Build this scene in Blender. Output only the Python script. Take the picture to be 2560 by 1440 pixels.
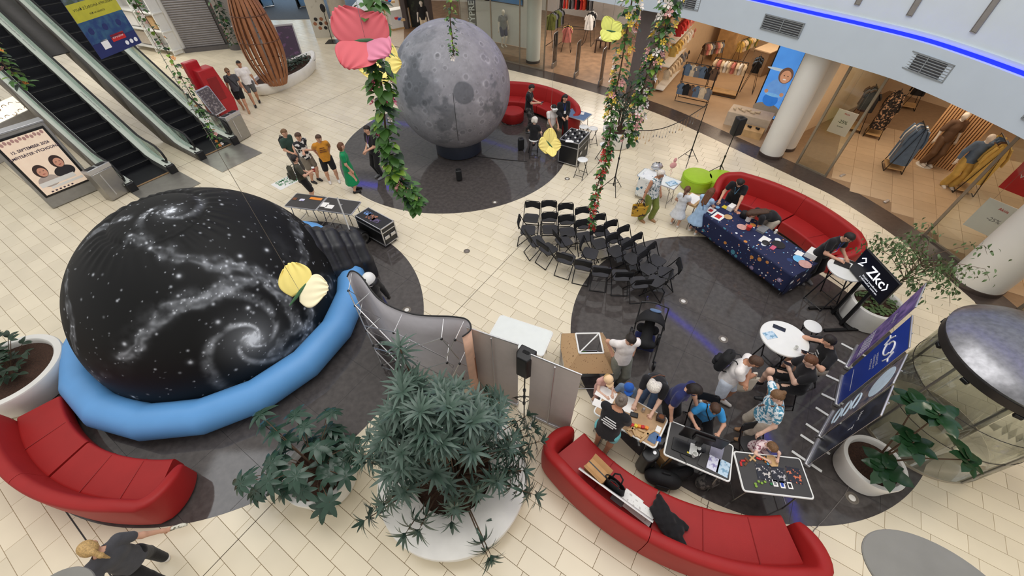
import bpy, math, random
import numpy as np
from mathutils import Matrix, Vector
random.seed(7); rng = np.random.default_rng(7)
for o in list(bpy.data.objects): bpy.data.objects.remove(o, do_unlink=True)
SC = bpy.context.scene
COL = SC.collection
PI = math.pi

# ------------------------------------------------------------------ camera
CAM_H, PITCH, ROLL, FPX = 7.35, math.radians(47.39), math.radians(-0.72), 1015.8
cd = bpy.data.cameras.new('camera'); cam = bpy.data.objects.new('camera', cd); COL.objects.link(cam)
cd.sensor_fit = 'HORIZONTAL'; cd.sensor_width = 36; cd.lens = FPX / 2560 * 36; cd.clip_start = .05; cd.clip_end = 200
_up = Vector((0, math.sin(PITCH), math.cos(PITCH))); _bk = Vector((0, -math.cos(PITCH), math.sin(PITCH)))
_m = Matrix(((1, _up.x, _bk.x), (0, _up.y, _bk.y), (0, _up.z, _bk.z))) @ Matrix.Rotation(ROLL, 3, 'Z')
cam.matrix_world = Matrix.Translation((0, 0, CAM_H)) @ _m.to_4x4()
SC.camera = cam
SC.view_settings.view_transform = 'Standard'; SC.view_settings.look = 'None'
SC.view_settings.gamma = 1; SC.view_settings.use_curve_mapping = False
SC.view_settings.exposure = 0.0

# ------------------------------------------------------------------ light: daylight from the glass atrium roof and the mall's ceiling lamps
def srgb(c):
    return tuple(((v / 255 / 12.92) if v / 255 <= .04045 else ((v / 255 + .055) / 1.055) ** 2.4) for v in c)
wd = bpy.data.worlds.new('mall_daylight'); SC.world = wd; wd.use_nodes = True
wd.node_tree.nodes['Background'].inputs[0].default_value = (1, .975, .94, 1)
wd.node_tree.nodes['Background'].inputs[1].default_value = .7
def area(name, loc, size, power, col, rot=(0, 0, 0), sy=None):
    l = bpy.data.lights.new(name, 'AREA'); l.energy = power; l.color = col; l.size = size
    if sy: l.shape = 'RECTANGLE'; l.size_y = sy
    o = bpy.data.objects.new(name, l); COL.objects.link(o); o.location = loc; o.rotation_euler = rot
    return o
area('atrium_skylight', (1, 6.5, 16), 15, 1350, (1, .985, .96), sy=10)
area('atrium_skylight_west', (-14, 6.5, 16), 6, 260, (.95, .98, 1), sy=5)
area('gallery_lamp', (10.0, 3.1, 5.0), .6, 60, (1, .86, .68))

# ------------------------------------------------------------------ helpers
def fp(px, py, z=0.0):
    """survey: world point at height z for a point measured in the 2560x1440 photograph"""
    x, y = px - 1280, 720 - py
    c, s = math.cos(ROLL), math.sin(ROLL)
    x, y = c * x - s * y, s * x + c * y
    dx, dy, dz = x, FPX * math.cos(PITCH) + y * math.sin(PITCH), -FPX * math.sin(PITCH) + y * math.cos(PITCH)
    t = (CAM_H - z) / -dz
    return (dx * t, dy * t, z)
GY = math.radians(-33.76)                      # the tile grid's bearing
GU = Vector((math.cos(GY), math.sin(GY), 0)); GV = Vector((-math.sin(GY), math.cos(GY), 0))

class MB:
    def __init__(s): s.v = []; s.f = []; s.m = []
    def add(s, vs, fs, m=0):
        n = len(s.v); s.v += [tuple(map(float, p)) for p in vs]; s.f += [tuple(i + n for i in f) for f in fs]; s.m += [m] * len(fs); return s
    def box(s, c, sz, rz=0, R=None, m=0):
        hx, hy, hz = sz[0] / 2, sz[1] / 2, sz[2] / 2
        R = R or Matrix.Rotation(rz, 3, 'Z')
        vs = [Vector(c) + R @ Vector((x * hx, y * hy, z * hz)) for x in (-1, 1) for y in (-1, 1) for z in (-1, 1)]
        return s.add(vs, [(0, 1, 3, 2), (4, 6, 7, 5), (0, 4, 5, 1), (2, 3, 7, 6), (0, 2, 6, 4), (1, 5, 7, 3)], m)
    def bar(s, p0, p1, w, h, m=0):
        p0, p1 = Vector(p0), Vector(p1); d = (p1 - p0); L = d.length; d.normalize()
        a = d.cross(Vector((0, 0, 1)));
        if a.length < 1e-4: a = Vector((1, 0, 0))
        a.normalize(); b = a.cross(d)
        return s.box((p0 + p1) / 2, (L, w, h), R=Matrix((d, a, b)).transposed(), m=m)
    def tube(s, pts, r, n=8, cap=True, closed=False, m=0, flat=1.0):
        pts = [Vector(p) for p in pts]; k = len(pts)
        rr = r if hasattr(r, '__len__') else [r] * k
        T = []
        for i in range(k):
            a = pts[(i - 1) % k] if (i or closed) else pts[0]; b = pts[(i + 1) % k] if (i < k - 1 or closed) else pts[-1]
            t = (b - a); T.append(t.normalized() if t.length > 1e-9 else Vector((0, 0, 1)))
        u = T[0].cross(Vector((0, 0, 1)))
        if u.length < 1e-3: u = T[0].cross(Vector((0, 1, 0)))
        u.normalize(); vs = []
        for i in range(k):
            u = (u - T[i] * u.dot(T[i])); u = u.normalized() if u.length > 1e-6 else T[i].orthogonal().normalized()
            w = T[i].cross(u)
            for j in range(n):
                a = 2 * PI * j / n; vs.append(pts[i] + rr[i] * (math.cos(a) * u + flat * math.sin(a) * w))
        fs = []
        for i in range(k if closed else k - 1):
            i2 = (i + 1) % k
            for j in range(n): fs.append((i * n + j, i * n + (j + 1) % n, i2 * n + (j + 1) % n, i2 * n + j))
        if cap and not closed: fs += [tuple(range(n))[::-1], tuple((k - 1) * n + j for j in range(n))]
        return s.add(vs, fs, m)
    def cyl(s, p0, p1, r0, r1=None, n=16, cap=True, m=0):
        return s.tube([p0, p1], [r0, r0 if r1 is None else r1], n, cap, m=m)
    def lathe(s, prof, n=32, c=(0, 0, 0), m=0, sx=1, sy=1, closed=False):
        vs = [(c[0] + sx * r * math.cos(2 * PI * j / n), c[1] + sy * r * math.sin(2 * PI * j / n), c[2] + z) for r, z in prof for j in range(n)]
        k = len(prof); fs = [(i * n + j, i * n + (j + 1) % n, ((i + 1) % k) * n + (j + 1) % n, ((i + 1) % k) * n + j) for i in range(k if closed else k - 1) for j in range(n)]
        if not closed:
            if prof[0][0] > 1e-5: fs.append(tuple(range(n))[::-1])
            if prof[-1][0] > 1e-5: fs.append(tuple((k - 1) * n + j for j in range(n)))
        return s.add(vs, fs, m)
    def ell(s, c, r, nu=12, nv=8, R=None, m=0):
        vs = []
        for i in range(nv + 1):
            a = -PI / 2 + PI * i / nv
            for j in range(nu):
                b = 2 * PI * j / nu; p = Vector((r[0] * math.cos(a) * math.cos(b), r[1] * math.cos(a) * math.sin(b), r[2] * math.sin(a)))
                vs.append(Vector(c) + (R @ p if R else p))
        return s.add(vs, [(i * nu + j, i * nu + (j + 1) % nu, (i + 1) * nu + (j + 1) % nu, (i + 1) * nu + j) for i in range(nv) for j in range(nu)], m)
    def prism(s, poly, z0, z1, m=0, M=None):
        n = len(poly); vs = [(x, y, z0) for x, y in poly] + [(x, y, z1) for x, y in poly]
        if M: vs = [M @ Vector(p) for p in vs]
        return s.add(vs, [tuple(range(n))[::-1], tuple(range(n, 2 * n))] + [(i, (i + 1) % n, n + (i + 1) % n, n + i) for i in range(n)], m)
    def grid(s, fn, nu, nv, m=0, wu=False):
        vs = [fn(i / nu, j / nv) for j in range(nv + 1) for i in range(nu + (0 if wu else 1))]
        w = nu if wu else nu + 1
        return s.add(vs, [(j * w + i, j * w + (i + 1) % w, (j + 1) * w + (i + 1) % w, (j + 1) * w + i) for j in range(nv) for i in range(nu)], m)
    def mesh(s, name, smooth=None):
        me = bpy.data.meshes.new(name); me.from_pydata(s.v, [], s.f)
        if smooth:
            me.shade_smooth(); me.set_sharp_from_angle(angle=math.radians(smooth))
        if any(s.m): me.polygons.foreach_set('material_index', s.m)
        me.update(); return me

def link(o, parent=None):
    COL.objects.link(o)
    if parent is not None: o.parent = parent
    return o
def part(name, mb, mats, parent=None, smooth=35, bevel=0, solid=0, loc=None, label=None, sub=0):
    me = mb if isinstance(mb, bpy.types.Mesh) else mb.mesh(name, smooth)
    if not me.materials:
        for m in (mats if isinstance(mats, (list, tuple)) else [mats]): me.materials.append(m)
    o = link(bpy.data.objects.new(name, me), parent)
    if loc is not None: o.location = loc
    if solid: q = o.modifiers.new('thickness', 'SOLIDIFY'); q.thickness = solid; q.offset = 0
    if sub: q = o.modifiers.new('sub', 'SUBSURF'); q.levels = q.render_levels = sub
    if bevel: q = o.modifiers.new('bevel', 'BEVEL'); q.width = bevel; q.segments = 2; q.limit_method = 'ANGLE'
    if label: o['label'] = label
    return o
def tag(o, label, cat, group=None):
    o['label'] = label; o['category'] = cat
    if group: o['group'] = group
    return o
def struct(o): o['kind'] = 'structure'; return o
def thing(name, label, cat, loc=(0, 0, 0), rz=0, group=None):
    o = link(bpy.data.objects.new(name, None)); o.empty_display_size = .1
    o.location = (loc[0], loc[1], loc[2] if len(loc) > 2 else 0); o.rotation_euler = (0, 0, rz)
    return tag(o, label, cat, group)
def dup(root, loc, rz, label, group=None):
    def cp(o, par):
        c = o.copy(); COL.objects.link(c); c.parent = par
        for ch in kids.get(o, ()): cp(ch, c)
        return c
    kids = {}
    for ch in root.children_recursive: kids.setdefault(ch.parent, []).append(ch)
    r = cp(root, None); r.location = (loc[0], loc[1], loc[2] if len(loc) > 2 else 0); r.rotation_euler = (0, 0, rz)
    r['label'] = label
    if group: r['group'] = group
    return r

# ------------------------------------------------------------------ materials
MATS = {}
def mat(key, col, rough=.5, metal=0, var=.08, vs=7., bump=0., bs=60., coat=0, emit=0, spec=.5, sheen=0, col2=None, thr=None, det=3, rnd=None, sss=0):
    if key in MATS: return MATS[key]
    m = bpy.data.materials.new(key); m.use_nodes = True; nt = m.node_tree; N = nt.nodes; L = nt.links
    b = N['Principled BSDF']; b.inputs['Roughness'].default_value = rough; b.inputs['Metallic'].default_value = metal
    b.inputs['Coat Weight'].default_value = coat; b.inputs['Specular IOR Level'].default_value = spec; b.inputs['Sheen Weight'].default_value = sheen
    c = srgb(col); c2 = srgb(col2) if col2 else None
    tc = N.new('ShaderNodeTexCoord'); nz = N.new('ShaderNodeTexNoise'); nz.inputs['Scale'].default_value = vs; nz.inputs['Detail'].default_value = det
    L.new(tc.outputs['Object'], nz.inputs['Vector'])
    rp = N.new('ShaderNodeValToRGB'); e = rp.color_ramp.elements
    if c2:
        t = thr or (.47, .53); e[0].position, e[1].position = t; e[0].color = (*c, 1); e[1].color = (*c2, 1)
    else:
        e[0].position, e[1].position = .3, .7
        e[0].color = (*[v * (1 - var) for v in c], 1); e[1].color = (*[min(1, v * (1 + var)) for v in c], 1)
    L.new(nz.outputs['Fac'], rp.inputs['Fac']); src = rp.outputs['Color']
    if rnd:
        if rnd == 'obj': rv = N.new('ShaderNodeObjectInfo').outputs['Random']
        else: rv = N.new('ShaderNodeNewGeometry').outputs['Random Per Island']
        r2 = N.new('ShaderNodeValToRGB'); r2.color_ramp.elements[0].color = (.93, .925, .92, 1); r2.color_ramp.elements[1].color = (1.03, 1.03, 1.03, 1)
        L.new(rv, r2.inputs['Fac']); mx = N.new('ShaderNodeMix'); mx.data_type = 'RGBA'; mx.blend_type = 'MULTIPLY'; mx.inputs[0].default_value = 1
        L.new(src, mx.inputs[6]); L.new(r2.outputs['Color'], mx.inputs[7]); src = mx.outputs[2]
    L.new(src, b.inputs['Base Color'])
    if emit:
        L.new(src, b.inputs['Emission Color']); b.inputs['Emission Strength'].default_value = emit
    if bump:
        n2 = N.new('ShaderNodeTexNoise'); n2.inputs['Scale'].default_value = bs; L.new(tc.outputs['Object'], n2.inputs['Vector'])
        bp = N.new('ShaderNodeBump'); bp.inputs['Strength'].default_value = bump; bp.inputs['Distance'].default_value = .01
        L.new(n2.outputs['Fac'], bp.inputs['Height']); L.new(bp.outputs['Normal'], b.inputs['Normal'])
    MATS[key] = m; return m
def vcol_mat(key, rough=.5, emit=0, attr='Col', bump=0, bs=60, sheen=0, spec=.25):
    if key in MATS: return MATS[key]
    m = mat(key, (200, 200, 200), rough, var=.0, bump=bump, bs=bs, sheen=sheen, spec=spec); nt = m.node_tree
    a = nt.nodes.new('ShaderNodeVertexColor'); a.layer_name = attr; b = nt.nodes['Principled BSDF']
    nt.links.new(a.outputs['Color'], b.inputs['Base Color'])
    if emit: nt.links.new(a.outputs['Color'], b.inputs['Emission Color']); b.inputs['Emission Strength'].default_value = emit
    return m
def glass(key, tint=(235, 245, 240), k=1.0):
    if key in MATS: return MATS[key]
    m = bpy.data.materials.new(key); m.use_nodes = True; nt = m.node_tree; N = nt.nodes; L = nt.links
    N.remove(N['Principled BSDF']); o = N['Material Output']
    t = N.new('ShaderNodeBsdfTransparent'); t.inputs[0].default_value = (*srgb(tint), 1)
    g = N.new('ShaderNodeBsdfGlossy'); g.inputs['Roughness'].default_value = .03
    f = N.new('ShaderNodeFresnel'); f.inputs[0].default_value = 1.45
    ml = N.new('ShaderNodeMath'); ml.operation = 'MULTIPLY'; ml.inputs[1].default_value = k; L.new(f.outputs[0], ml.inputs[0])
    x = N.new('ShaderNodeMixShader'); L.new(ml.outputs[0], x.inputs[0]); L.new(t.outputs[0], x.inputs[1]); L.new(g.outputs[0], x.inputs[2])
    L.new(x.outputs[0], o.inputs[0]); MATS[key] = m; return m
def setcol(me, cols):
    """per-vertex printed colours (linear rgb array)"""
    a = me.color_attributes.new('Col', 'FLOAT_COLOR', 'POINT'); c = np.ones((len(me.vertices), 4), np.float32); c[:, :3] = cols
    a.data.foreach_set('color', c.ravel())

# text as flat print: real letters a hair above their sheet
def text_mesh(s, size=.1, align='CENTER', bold=0):
    cu = bpy.data.curves.new('lettering', 'FONT'); cu.body = s; cu.size = size; cu.align_x = align; cu.align_y = 'CENTER'; cu.resolution_u = 2; cu.offset = bold
    o = bpy.data.objects.new('lettering', cu); COL.objects.link(o); bpy.context.view_layer.update()
    me = bpy.data.meshes.new_from_object(o.evaluated_get(bpy.context.evaluated_depsgraph_get())); bpy.data.objects.remove(o, do_unlink=True); return me
def lettering(s, size, M, m, parent, bold=0, name='lettering', align='CENTER'):
    me = text_mesh(s, size, align, bold); me.materials.clear(); me.materials.append(m)
    o = link(bpy.data.objects.new(name, me), parent); o.matrix_local = M if isinstance(M, Matrix) else Matrix.Translation(M)
    return o
def frame(o, x, y):
    """matrix whose local x,y run along the given directions from o"""
    x = Vector(x).normalized(); y = Vector(y); y = (y - x * y.dot(x)).normalized(); z = x.cross(y)
    M = Matrix((x, y, z)).transposed().to_4x4(); M.translation = Vector(o); return M
# ------------------------------------------------------------------ shared materials
mat('skin', (214, 165, 138), .55, var=.06, spec=.35); mat('skin_tan', (190, 138, 108), .55, var=.06, spec=.35); mat('skin_pale', (226, 186, 164), .55, var=.05, spec=.35)
mat('mannequin_white', (236, 226, 214), .4, var=.03); mat('eye_dark', (40, 30, 26), .2); mat('lip', (176, 104, 94), .5)
for k, c in dict(hair_dark=(34, 26, 23), hair_brown=(78, 54, 38), hair_light_brown=(120, 88, 58), hair_blonde=(196, 160, 104), hair_white=(222, 214, 204), hair_grey=(120, 108, 98), hair_auburn=(104, 66, 42)).items():
    mat(k, c, .45, var=.3, vs=60, bump=.6, bs=160, spec=.4)
for k, c in dict(tee_black=(30, 29, 32), cloth_black=(27, 26, 28), tee_green=(50, 72, 62), tee_olive=(66, 64, 52), tee_orange=(204, 138, 46), dress_green=(18, 138, 84), tee_white=(236, 230, 226), tee_navy=(38, 44, 92), tee_blue=(58, 150, 214),
                 cloth_grey=(96, 94, 94), cloth_khaki=(128, 118, 104), cloth_beige=(196, 184, 168), trousers_green=(124, 134, 62), cloth_greygreen=(132, 134, 122), cloth_denim=(92, 116, 150), cloth_white_blue=(214, 222, 234), shorts_turquoise=(112, 196, 200),
                 tee_pink=(206, 160, 150), tee_greyblue=(108, 130, 156), tee_charcoal=(74, 74, 78), dress_skyblue=(164, 192, 222), dress_pale=(222, 224, 228), cloth_olive=(108, 98, 78), cap_peach=(240, 204, 160), cap_blue=(40, 92, 178), leather_brown=(120, 74, 48)).items():
    mat(k, c, .85, var=.1, vs=14, bump=.35, bs=26, spec=.25, sheen=.15)
mat('print_floral', (234, 236, 234), .85, vs=24, col2=(84, 112, 120), thr=(.5, .56), det=2); mat('print_blue_floral', (232, 240, 244), .85, vs=22, col2=(72, 140, 168), thr=(.47, .53), det=3)
mat('print_camo', (96, 92, 88), .85, vs=12, col2=(48, 46, 46), thr=(.45, .52)); mat('print_monochrome', (236, 232, 226), .85, vs=9, col2=(38, 38, 42), thr=(.46, .5)); mat('print_pink_floral', (236, 214, 214), .85, vs=26, col2=(150, 92, 108), thr=(.52, .58))
mat('shoe_black', (26, 26, 28), .55); mat('shoe_white', (228, 224, 218), .6); mat('shoe_tan', (170, 128, 92), .6); mat('shoe_grey', (122, 122, 124), .6)
mat('plastic_black', (22, 22, 24), .4, var=.05, bump=.1, bs=120); mat('plastic_white', (232, 232, 228), .35, var=.02); mat('metal_black', (24, 24, 26), .38, .2, var=.05); mat('fabric_black', (20, 20, 23), .8, var=.15, bump=.3)
mat('vinyl_black', (44, 43, 44), .5, var=.1, bump=.15, bs=180); mat('chrome', (205, 205, 208), .18, 1, var=.02); mat('steel', (160, 158, 154), .32, .9, var=.05); mat('aluminium', (200, 200, 202), .35, .85, var=.03)
mat('soil', (66, 44, 32), .95, var=.4, vs=40, bump=1, bs=70); mat('paper_white', (240, 238, 234), .8, var=.02); mat('cardboard', (190, 146, 98), .85, var=.1); mat('wood_light', (196, 160, 112), .55, var=.15, vs=5)
mat('print_black', (24, 24, 26), .6); mat('print_white', (238, 238, 238), .6); mat('print_red', (196, 36, 34), .6); mat('print_blue', (28, 70, 170), .6); mat('print_grey', (128, 128, 130), .6); mat('print_orange', (232, 140, 48), .6); mat('print_yellow', (226, 204, 60), .6); mat('print_purple', (122, 82, 160), .6); mat('print_pink', (226, 120, 150), .6); mat('print_green', (40, 120, 66), .6); mat('print_skyblue', (116, 190, 232), .6)
# ------------------------------------------------------------------ figures: continuous surfaces from blended tapered limbs (surface nets)
def _sub(G, o, vox, a, b, r, pad):
    lo = np.minimum(a, b) - r - pad; hi = np.maximum(a, b) + r + pad
    i0 = np.maximum(np.floor((lo - o) / vox).astype(int), 0); i1 = np.minimum(np.ceil((hi - o) / vox).astype(int) + 1, G.shape)
    return i0, i1
def sdf_mesh(prims, vox, k=.03):
    """prims: (a, b, ra, rb[, axis, squash]) rounded cones, squashed along an axis"""
    P = [(np.array(p[0], float), np.array(p[1], float), p[2], p[3], (np.array(p[4], float) if len(p) > 4 and p[4] is not None else None), (p[5] if len(p) > 5 else 1.)) for p in prims]
    lo = np.min([np.minimum(p[0], p[1]) - max(p[2], p[3]) for p in P], 0) - 3 * vox
    hi = np.max([np.maximum(p[0], p[1]) + max(p[2], p[3]) for p in P], 0) + 3 * vox
    n = np.ceil((hi - lo) / vox).astype(int) + 1
    G = np.full(n, 1., np.float32)
    for a, b, ra, rb, ax, sq in P:
        i0, i1 = _sub(G, lo, vox, a, b, max(ra, rb), k + 2 * vox)
        X = np.stack(np.meshgrid(*[lo[d] + vox * np.arange(i0[d], i1[d]) for d in range(3)], indexing='ij'), -1).astype(np.float32)
        pa = X - a; ba = b - a
        if ax is not None:
            pa = pa + np.multiply.outer(pa @ ax, ax) * (1 / sq - 1); ba = ba + ax * (ba @ ax) * (1 / sq - 1)
        L2 = max(float(ba @ ba), 1e-9); h = np.clip((pa @ ba) / L2, 0, 1)
        d = np.sqrt(((pa - h[..., None] * ba) ** 2).sum(-1)) - (ra + (rb - ra) * h)
        if ax is not None: d = d * (.5 + .5 * sq)
        S = G[i0[0]:i1[0], i0[1]:i1[1], i0[2]:i1[2]]
        w = np.maximum(k - np.abs(S - d), 0) / k
        S[...] = np.minimum(S, d) - w * w * k * .25
    return nets(G, lo, vox)
def nets(G, lo, vox):
    s = G < 0
    c = np.stack([s[i:s.shape[0] - 1 + i, j:s.shape[1] - 1 + j, l:s.shape[2] - 1 + l] for i in (0, 1) for j in (0, 1) for l in (0, 1)])
    cnt = c.sum(0); act = np.argwhere((cnt > 0) & (cnt < 8))
    idx = -np.ones(cnt.shape, np.int64); idx[act[:, 0], act[:, 1], act[:, 2]] = np.arange(len(act))
    acc = np.zeros((len(act), 3)); num = np.zeros(len(act))
    cor = [(i, j, l) for i in (0, 1) for j in (0, 1) for l in (0, 1)]
    for p in cor:
        for d in range(3):
            if p[d]: continue
            q = list(p); q[d] = 1
            g0 = G[act[:, 0] + p[0], act[:, 1] + p[1], act[:, 2] + p[2]]; g1 = G[act[:, 0] + q[0], act[:, 1] + q[1], act[:, 2] + q[2]]
            m = (g0 < 0) != (g1 < 0); t = np.where(m, g0 / np.where(m, g0 - g1, 1), 0)
            e = np.tile(np.array(p, float), (len(act), 1)); e[:, d] += t
            acc += e * m[:, None]; num += m
    V = lo + vox * (act + acc / num[:, None])
    F = []
    for d in range(3):
        a, b = [(1, 2), (2, 0), (0, 1)][d]
        sl0 = [slice(None)] * 3; sl1 = [slice(None)] * 3; sl0[d] = slice(0, -1); sl1[d] = slice(1, None)
        s0, s1 = s[tuple(sl0)], s[tuple(sl1)]
        E = np.argwhere(s0 != s1); fl = s0[E[:, 0], E[:, 1], E[:, 2]]
        ok = (E[:, a] > 0) & (E[:, b] > 0) & (E[:, a] < idx.shape[a]) & (E[:, b] < idx.shape[b]); E = E[ok]; fl = fl[ok]
        def at(da, db):
            q = E.copy(); q[:, a] += da; q[:, b] += db; return idx[q[:, 0], q[:, 1], q[:, 2]]
        Q = np.stack([at(-1, -1), at(0, -1), at(0, 0), at(-1, 0)], 1); Q[~fl] = Q[~fl][:, ::-1]; F.append(Q)
    return V, np.concatenate(F)
def np_mesh(name, V, F, cut=None):
    """cut: list of (point, normal): drop faces beyond the plane"""
    if cut:
        keep = np.ones(len(F), bool); ce = V[F].mean(1)
        for p, nn in cut: keep &= ((ce - np.array(p)) @ np.array(nn)) < 0
        F = F[keep]; u, inv = np.unique(F, return_inverse=True); V = V[u]; F = inv.reshape(F.shape)
    me = bpy.data.meshes.new(name); me.from_pydata(V.tolist(), [], F.tolist()); me.shade_smooth(); me.update(); return me
def v3(*a): return np.array(a, float)
def unit(a): return a / max(np.linalg.norm(a), 1e-9)
def ik(a, t, l1, l2, hint):
    d = t - a; D = np.linalg.norm(d); D2 = min(max(D, abs(l1 - l2) + .01), (l1 + l2) * .999); d = d / max(D, 1e-6); t = a + d * D2
    x = (l1 * l1 - l2 * l2 + D2 * D2) / (2 * D2); h = math.sqrt(max(l1 * l1 - x * x, 0)); p = np.array(hint, float); p = unit(p - d * (p @ d))
    return a + d * x + p * h, t
def rotx(v, a): c, s = math.cos(a), math.sin(a); return v3(v[0], c * v[1] - s * v[2], s * v[1] + c * v[2])
def rotz(v, a): c, s = math.cos(a), math.sin(a); return v3(c * v[0] - s * v[1], s * v[0] + c * v[1], v[2])
def roty(v, a): c, s = math.cos(a), math.sin(a); return v3(c * v[0] + s * v[2], v[1], -s * v[0] + c * v[2])
PEOPLE = []
def person(label, loc, face, h=1.72, skin='skin', top='tee_black', sleeve=.55, bottom=('trousers', 'cloth_black'), shoes='shoe_black', hair=('short', 'hair_dark'),
           lean=0, side=0, twist=0, hipz=None, hip=(0, 0), feet=None, hands=None, elbow=None, head=(10, 0), wide=1., vox=.017, cat='person', name='person', group=None,
           knee=None, faceless=False, curl=.6, cap=None, glasses=None, rootz=0):
    """local frame: x to the figure's right, y forward, z up; face = bearing of y in degrees"""
    root = thing(name, label, cat, (0, 0, rootz), math.radians(face - 90), group)
    H = h; W = wide; hz = hipz if hipz is not None else .525 * H
    pel = v3(hip[0], hip[1], hz); la = math.radians(lean); ls = math.radians(side); tw = math.radians(twist)
    def T(v, f=1.): return roty(rotx(rotz(v, tw * f), -la * f), ls * f)      # torso-space offset, leaned forward
    spine = [pel, pel + T(v3(0, 0, .085 * H), .5)]; spine.append(spine[1] + T(v3(0, 0, .115 * H), .9)); spine.append(spine[2] + T(v3(0, 0, .1 * H)))
    neck = spine[3]; fwd = T(v3(0, 1, 0)); rgt = T(v3(1, 0, 0)); upv = T(v3(0, 0, 1))
    hp, hy = math.radians(head[0]), math.radians(head[1])
    def Hd(v): return rotz(rotx(v, -hp), hy + tw) if cat else v
    hu = Hd(v3(0, 0, 1)); hf = Hd(v3(0, 1, 0)); hr = Hd(v3(1, 0, 0))
    nk = neck + unit(upv + .6 * hu) * .052 * H
    hs = .066 * 1.72 * (.55 + .45 * H / 1.72)                                # head half-height
    hc = nk + hu * hs * .82 + hf * hs * .22
    x_, y_, _ = fp(loc[0], loc[1], hc[2] + rootz); o_ = rotz(hc, math.radians(face - 90)); root.location = (x_ - o_[0], y_ - o_[1], rootz)   # stand so that the head is where it was surveyed
    sh = [neck - upv * .022 * H + sx * rgt * .1 * H * (.55 + .45 * W) for sx in (-1, 1)]
    hj = [pel + rotz(v3(sx * .052 * H * W, 0, -.01 * H), 0) for sx in (-1, 1)]
    ft = feet or [(-.1, .02, 0), (.1, -.02, 0)]; ankles = []; knees = []; toes = []
    for i in (0, 1):
        f = ft[i]; yaw = math.radians(f[3]) if len(f) > 3 else 0; a = v3(f[0], f[1], f[2] + .052 * H)
        kn, an = ik(hj[i], a, .25 * H, .235 * H, (knee[i] if knee else ((-.15, .15)[i], 1, 0)))
        knees.append(kn); ankles.append(an); toes.append(an + rotz(v3(0, .085 * H, -.032 * H), -yaw))
    hd = hands or [(-.17 * H * W, .03, hz - .04), (.17 * H * W, .03, hz - .04)]; elb = []; wr = []
    for i in (0, 1):
        e, w = ik(sh[i], v3(*hd[i]), .165 * H, .15 * H, (elbow[i] if elbow else ((-.6, .6)[i], -1, -.3))); elb.append(e); wr.append(w)
    nb = -unit(fwd)
    R = lambda x: x * H
    torso = [(spine[0] - rgt * .035 * H * W - upv * .02 * H, spine[0] + rgt * .035 * H * W - upv * .02 * H, R(.062) * W, R(.062) * W, fwd, .92), (spine[0], spine[1], R(.085) * W, R(.078) * W, fwd, .78), (spine[1], spine[2], R(.078) * W, R(.092) * W, fwd, .74),
             (spine[2], spine[3] - upv * R(.04), R(.092) * W, R(.07) * W, fwd, .68), (sh[0] + rgt * R(.02), sh[1] - rgt * R(.02), R(.034), R(.034))]
    body = list(torso) + [(neck - upv * R(.01), hc - hu * hs * .3, R(.031), R(.03)), (hc - hu * hs * .18 - hf * hs * .1, hc + hu * hs * .2 - hf * hs * .06, hs * .74, hs * .78, hr, .93),
                          (hc - hu * hs * .62 + hf * hs * .3, hc - hu * hs * .1 + hf * hs * .25, hs * .34, hs * .52, hr, .95), (hc - hu * hs * .2 + hf * hs * .86, hc + hu * hs * .05 + hf * hs * .74, hs * .1, hs * .07)]
    for i, sx in ((0, -1), (1, 1)):
        body += [(hc + hr * sx * hs * .74 - hu * hs * .15, hc + hr * sx * hs * .76 + hu * hs * .12, hs * .1, hs * .13)]
        body += [(sh[i], elb[i], R(.03), R(.024)), (elb[i], wr[i], R(.0245), R(.0155)), (hj[i], knees[i], R(.054) * (.5 + .5 * W), R(.035)), (knees[i], knees[i] * .6 + ankles[i] * .4 - 0 * fwd, R(.034), R(.033)),
                 (knees[i] * .6 + ankles[i] * .4, ankles[i], R(.033), R(.021)), (ankles[i] - v3(0, 0, R(.02)), toes[i], R(.022), R(.018))]
        hdir = unit(wr[i] - elb[i]); body.append((wr[i], wr[i] + hdir * R(.042), R(.016), R(.02)))
    V, F = sdf_mesh(body, vox, .03 * H / 1.72)
    mb = MB(); mb.v = V.tolist(); mb.f = [tuple(q) for q in F.tolist()]; mb.m = [0] * len(mb.f)
    for i, sx in ((0, -1), (1, 1)):                                          # five fingers on each hand
        hdir = unit(wr[i] - elb[i]); pal = unit(np.cross(hdir, v3(0, 0, 1)) if abs(hdir[2]) < .8 else np.cross(hdir, fwd)); nrm = np.cross(pal, hdir)
        if nrm[2] > 0: nrm = -nrm
        tip = wr[i] + hdir * R(.046)
        for q, (off, ln) in enumerate(((-.018, .04), (-.006, .047), (.006, .045), (.018, .036))):
            b0 = tip + pal * R(off) * .95; b1 = b0 + unit(hdir + nrm * curl * .4) * R(ln) * .5; b2 = b1 + unit(hdir + nrm * curl * 1.6) * R(ln) * .5
            mb.tube([b0 - hdir * R(.01), b0, b1, b2], [R(.0052), R(.0055), R(.005), R(.004)], 6)
        ts = -pal * (1 if pal @ (pel - wr[i]) < 0 else -1); t0 = wr[i] + hdir * R(.018) + ts * R(.014); t1 = t0 + unit(hdir + ts * .9) * R(.022)
        mb.tube([wr[i] + hdir * R(.01), t0, t1, t1 + unit(hdir + ts * .1 + nrm * .5) * R(.018)], [R(.006), R(.0062), R(.0058), R(.0045)], 6)
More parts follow.
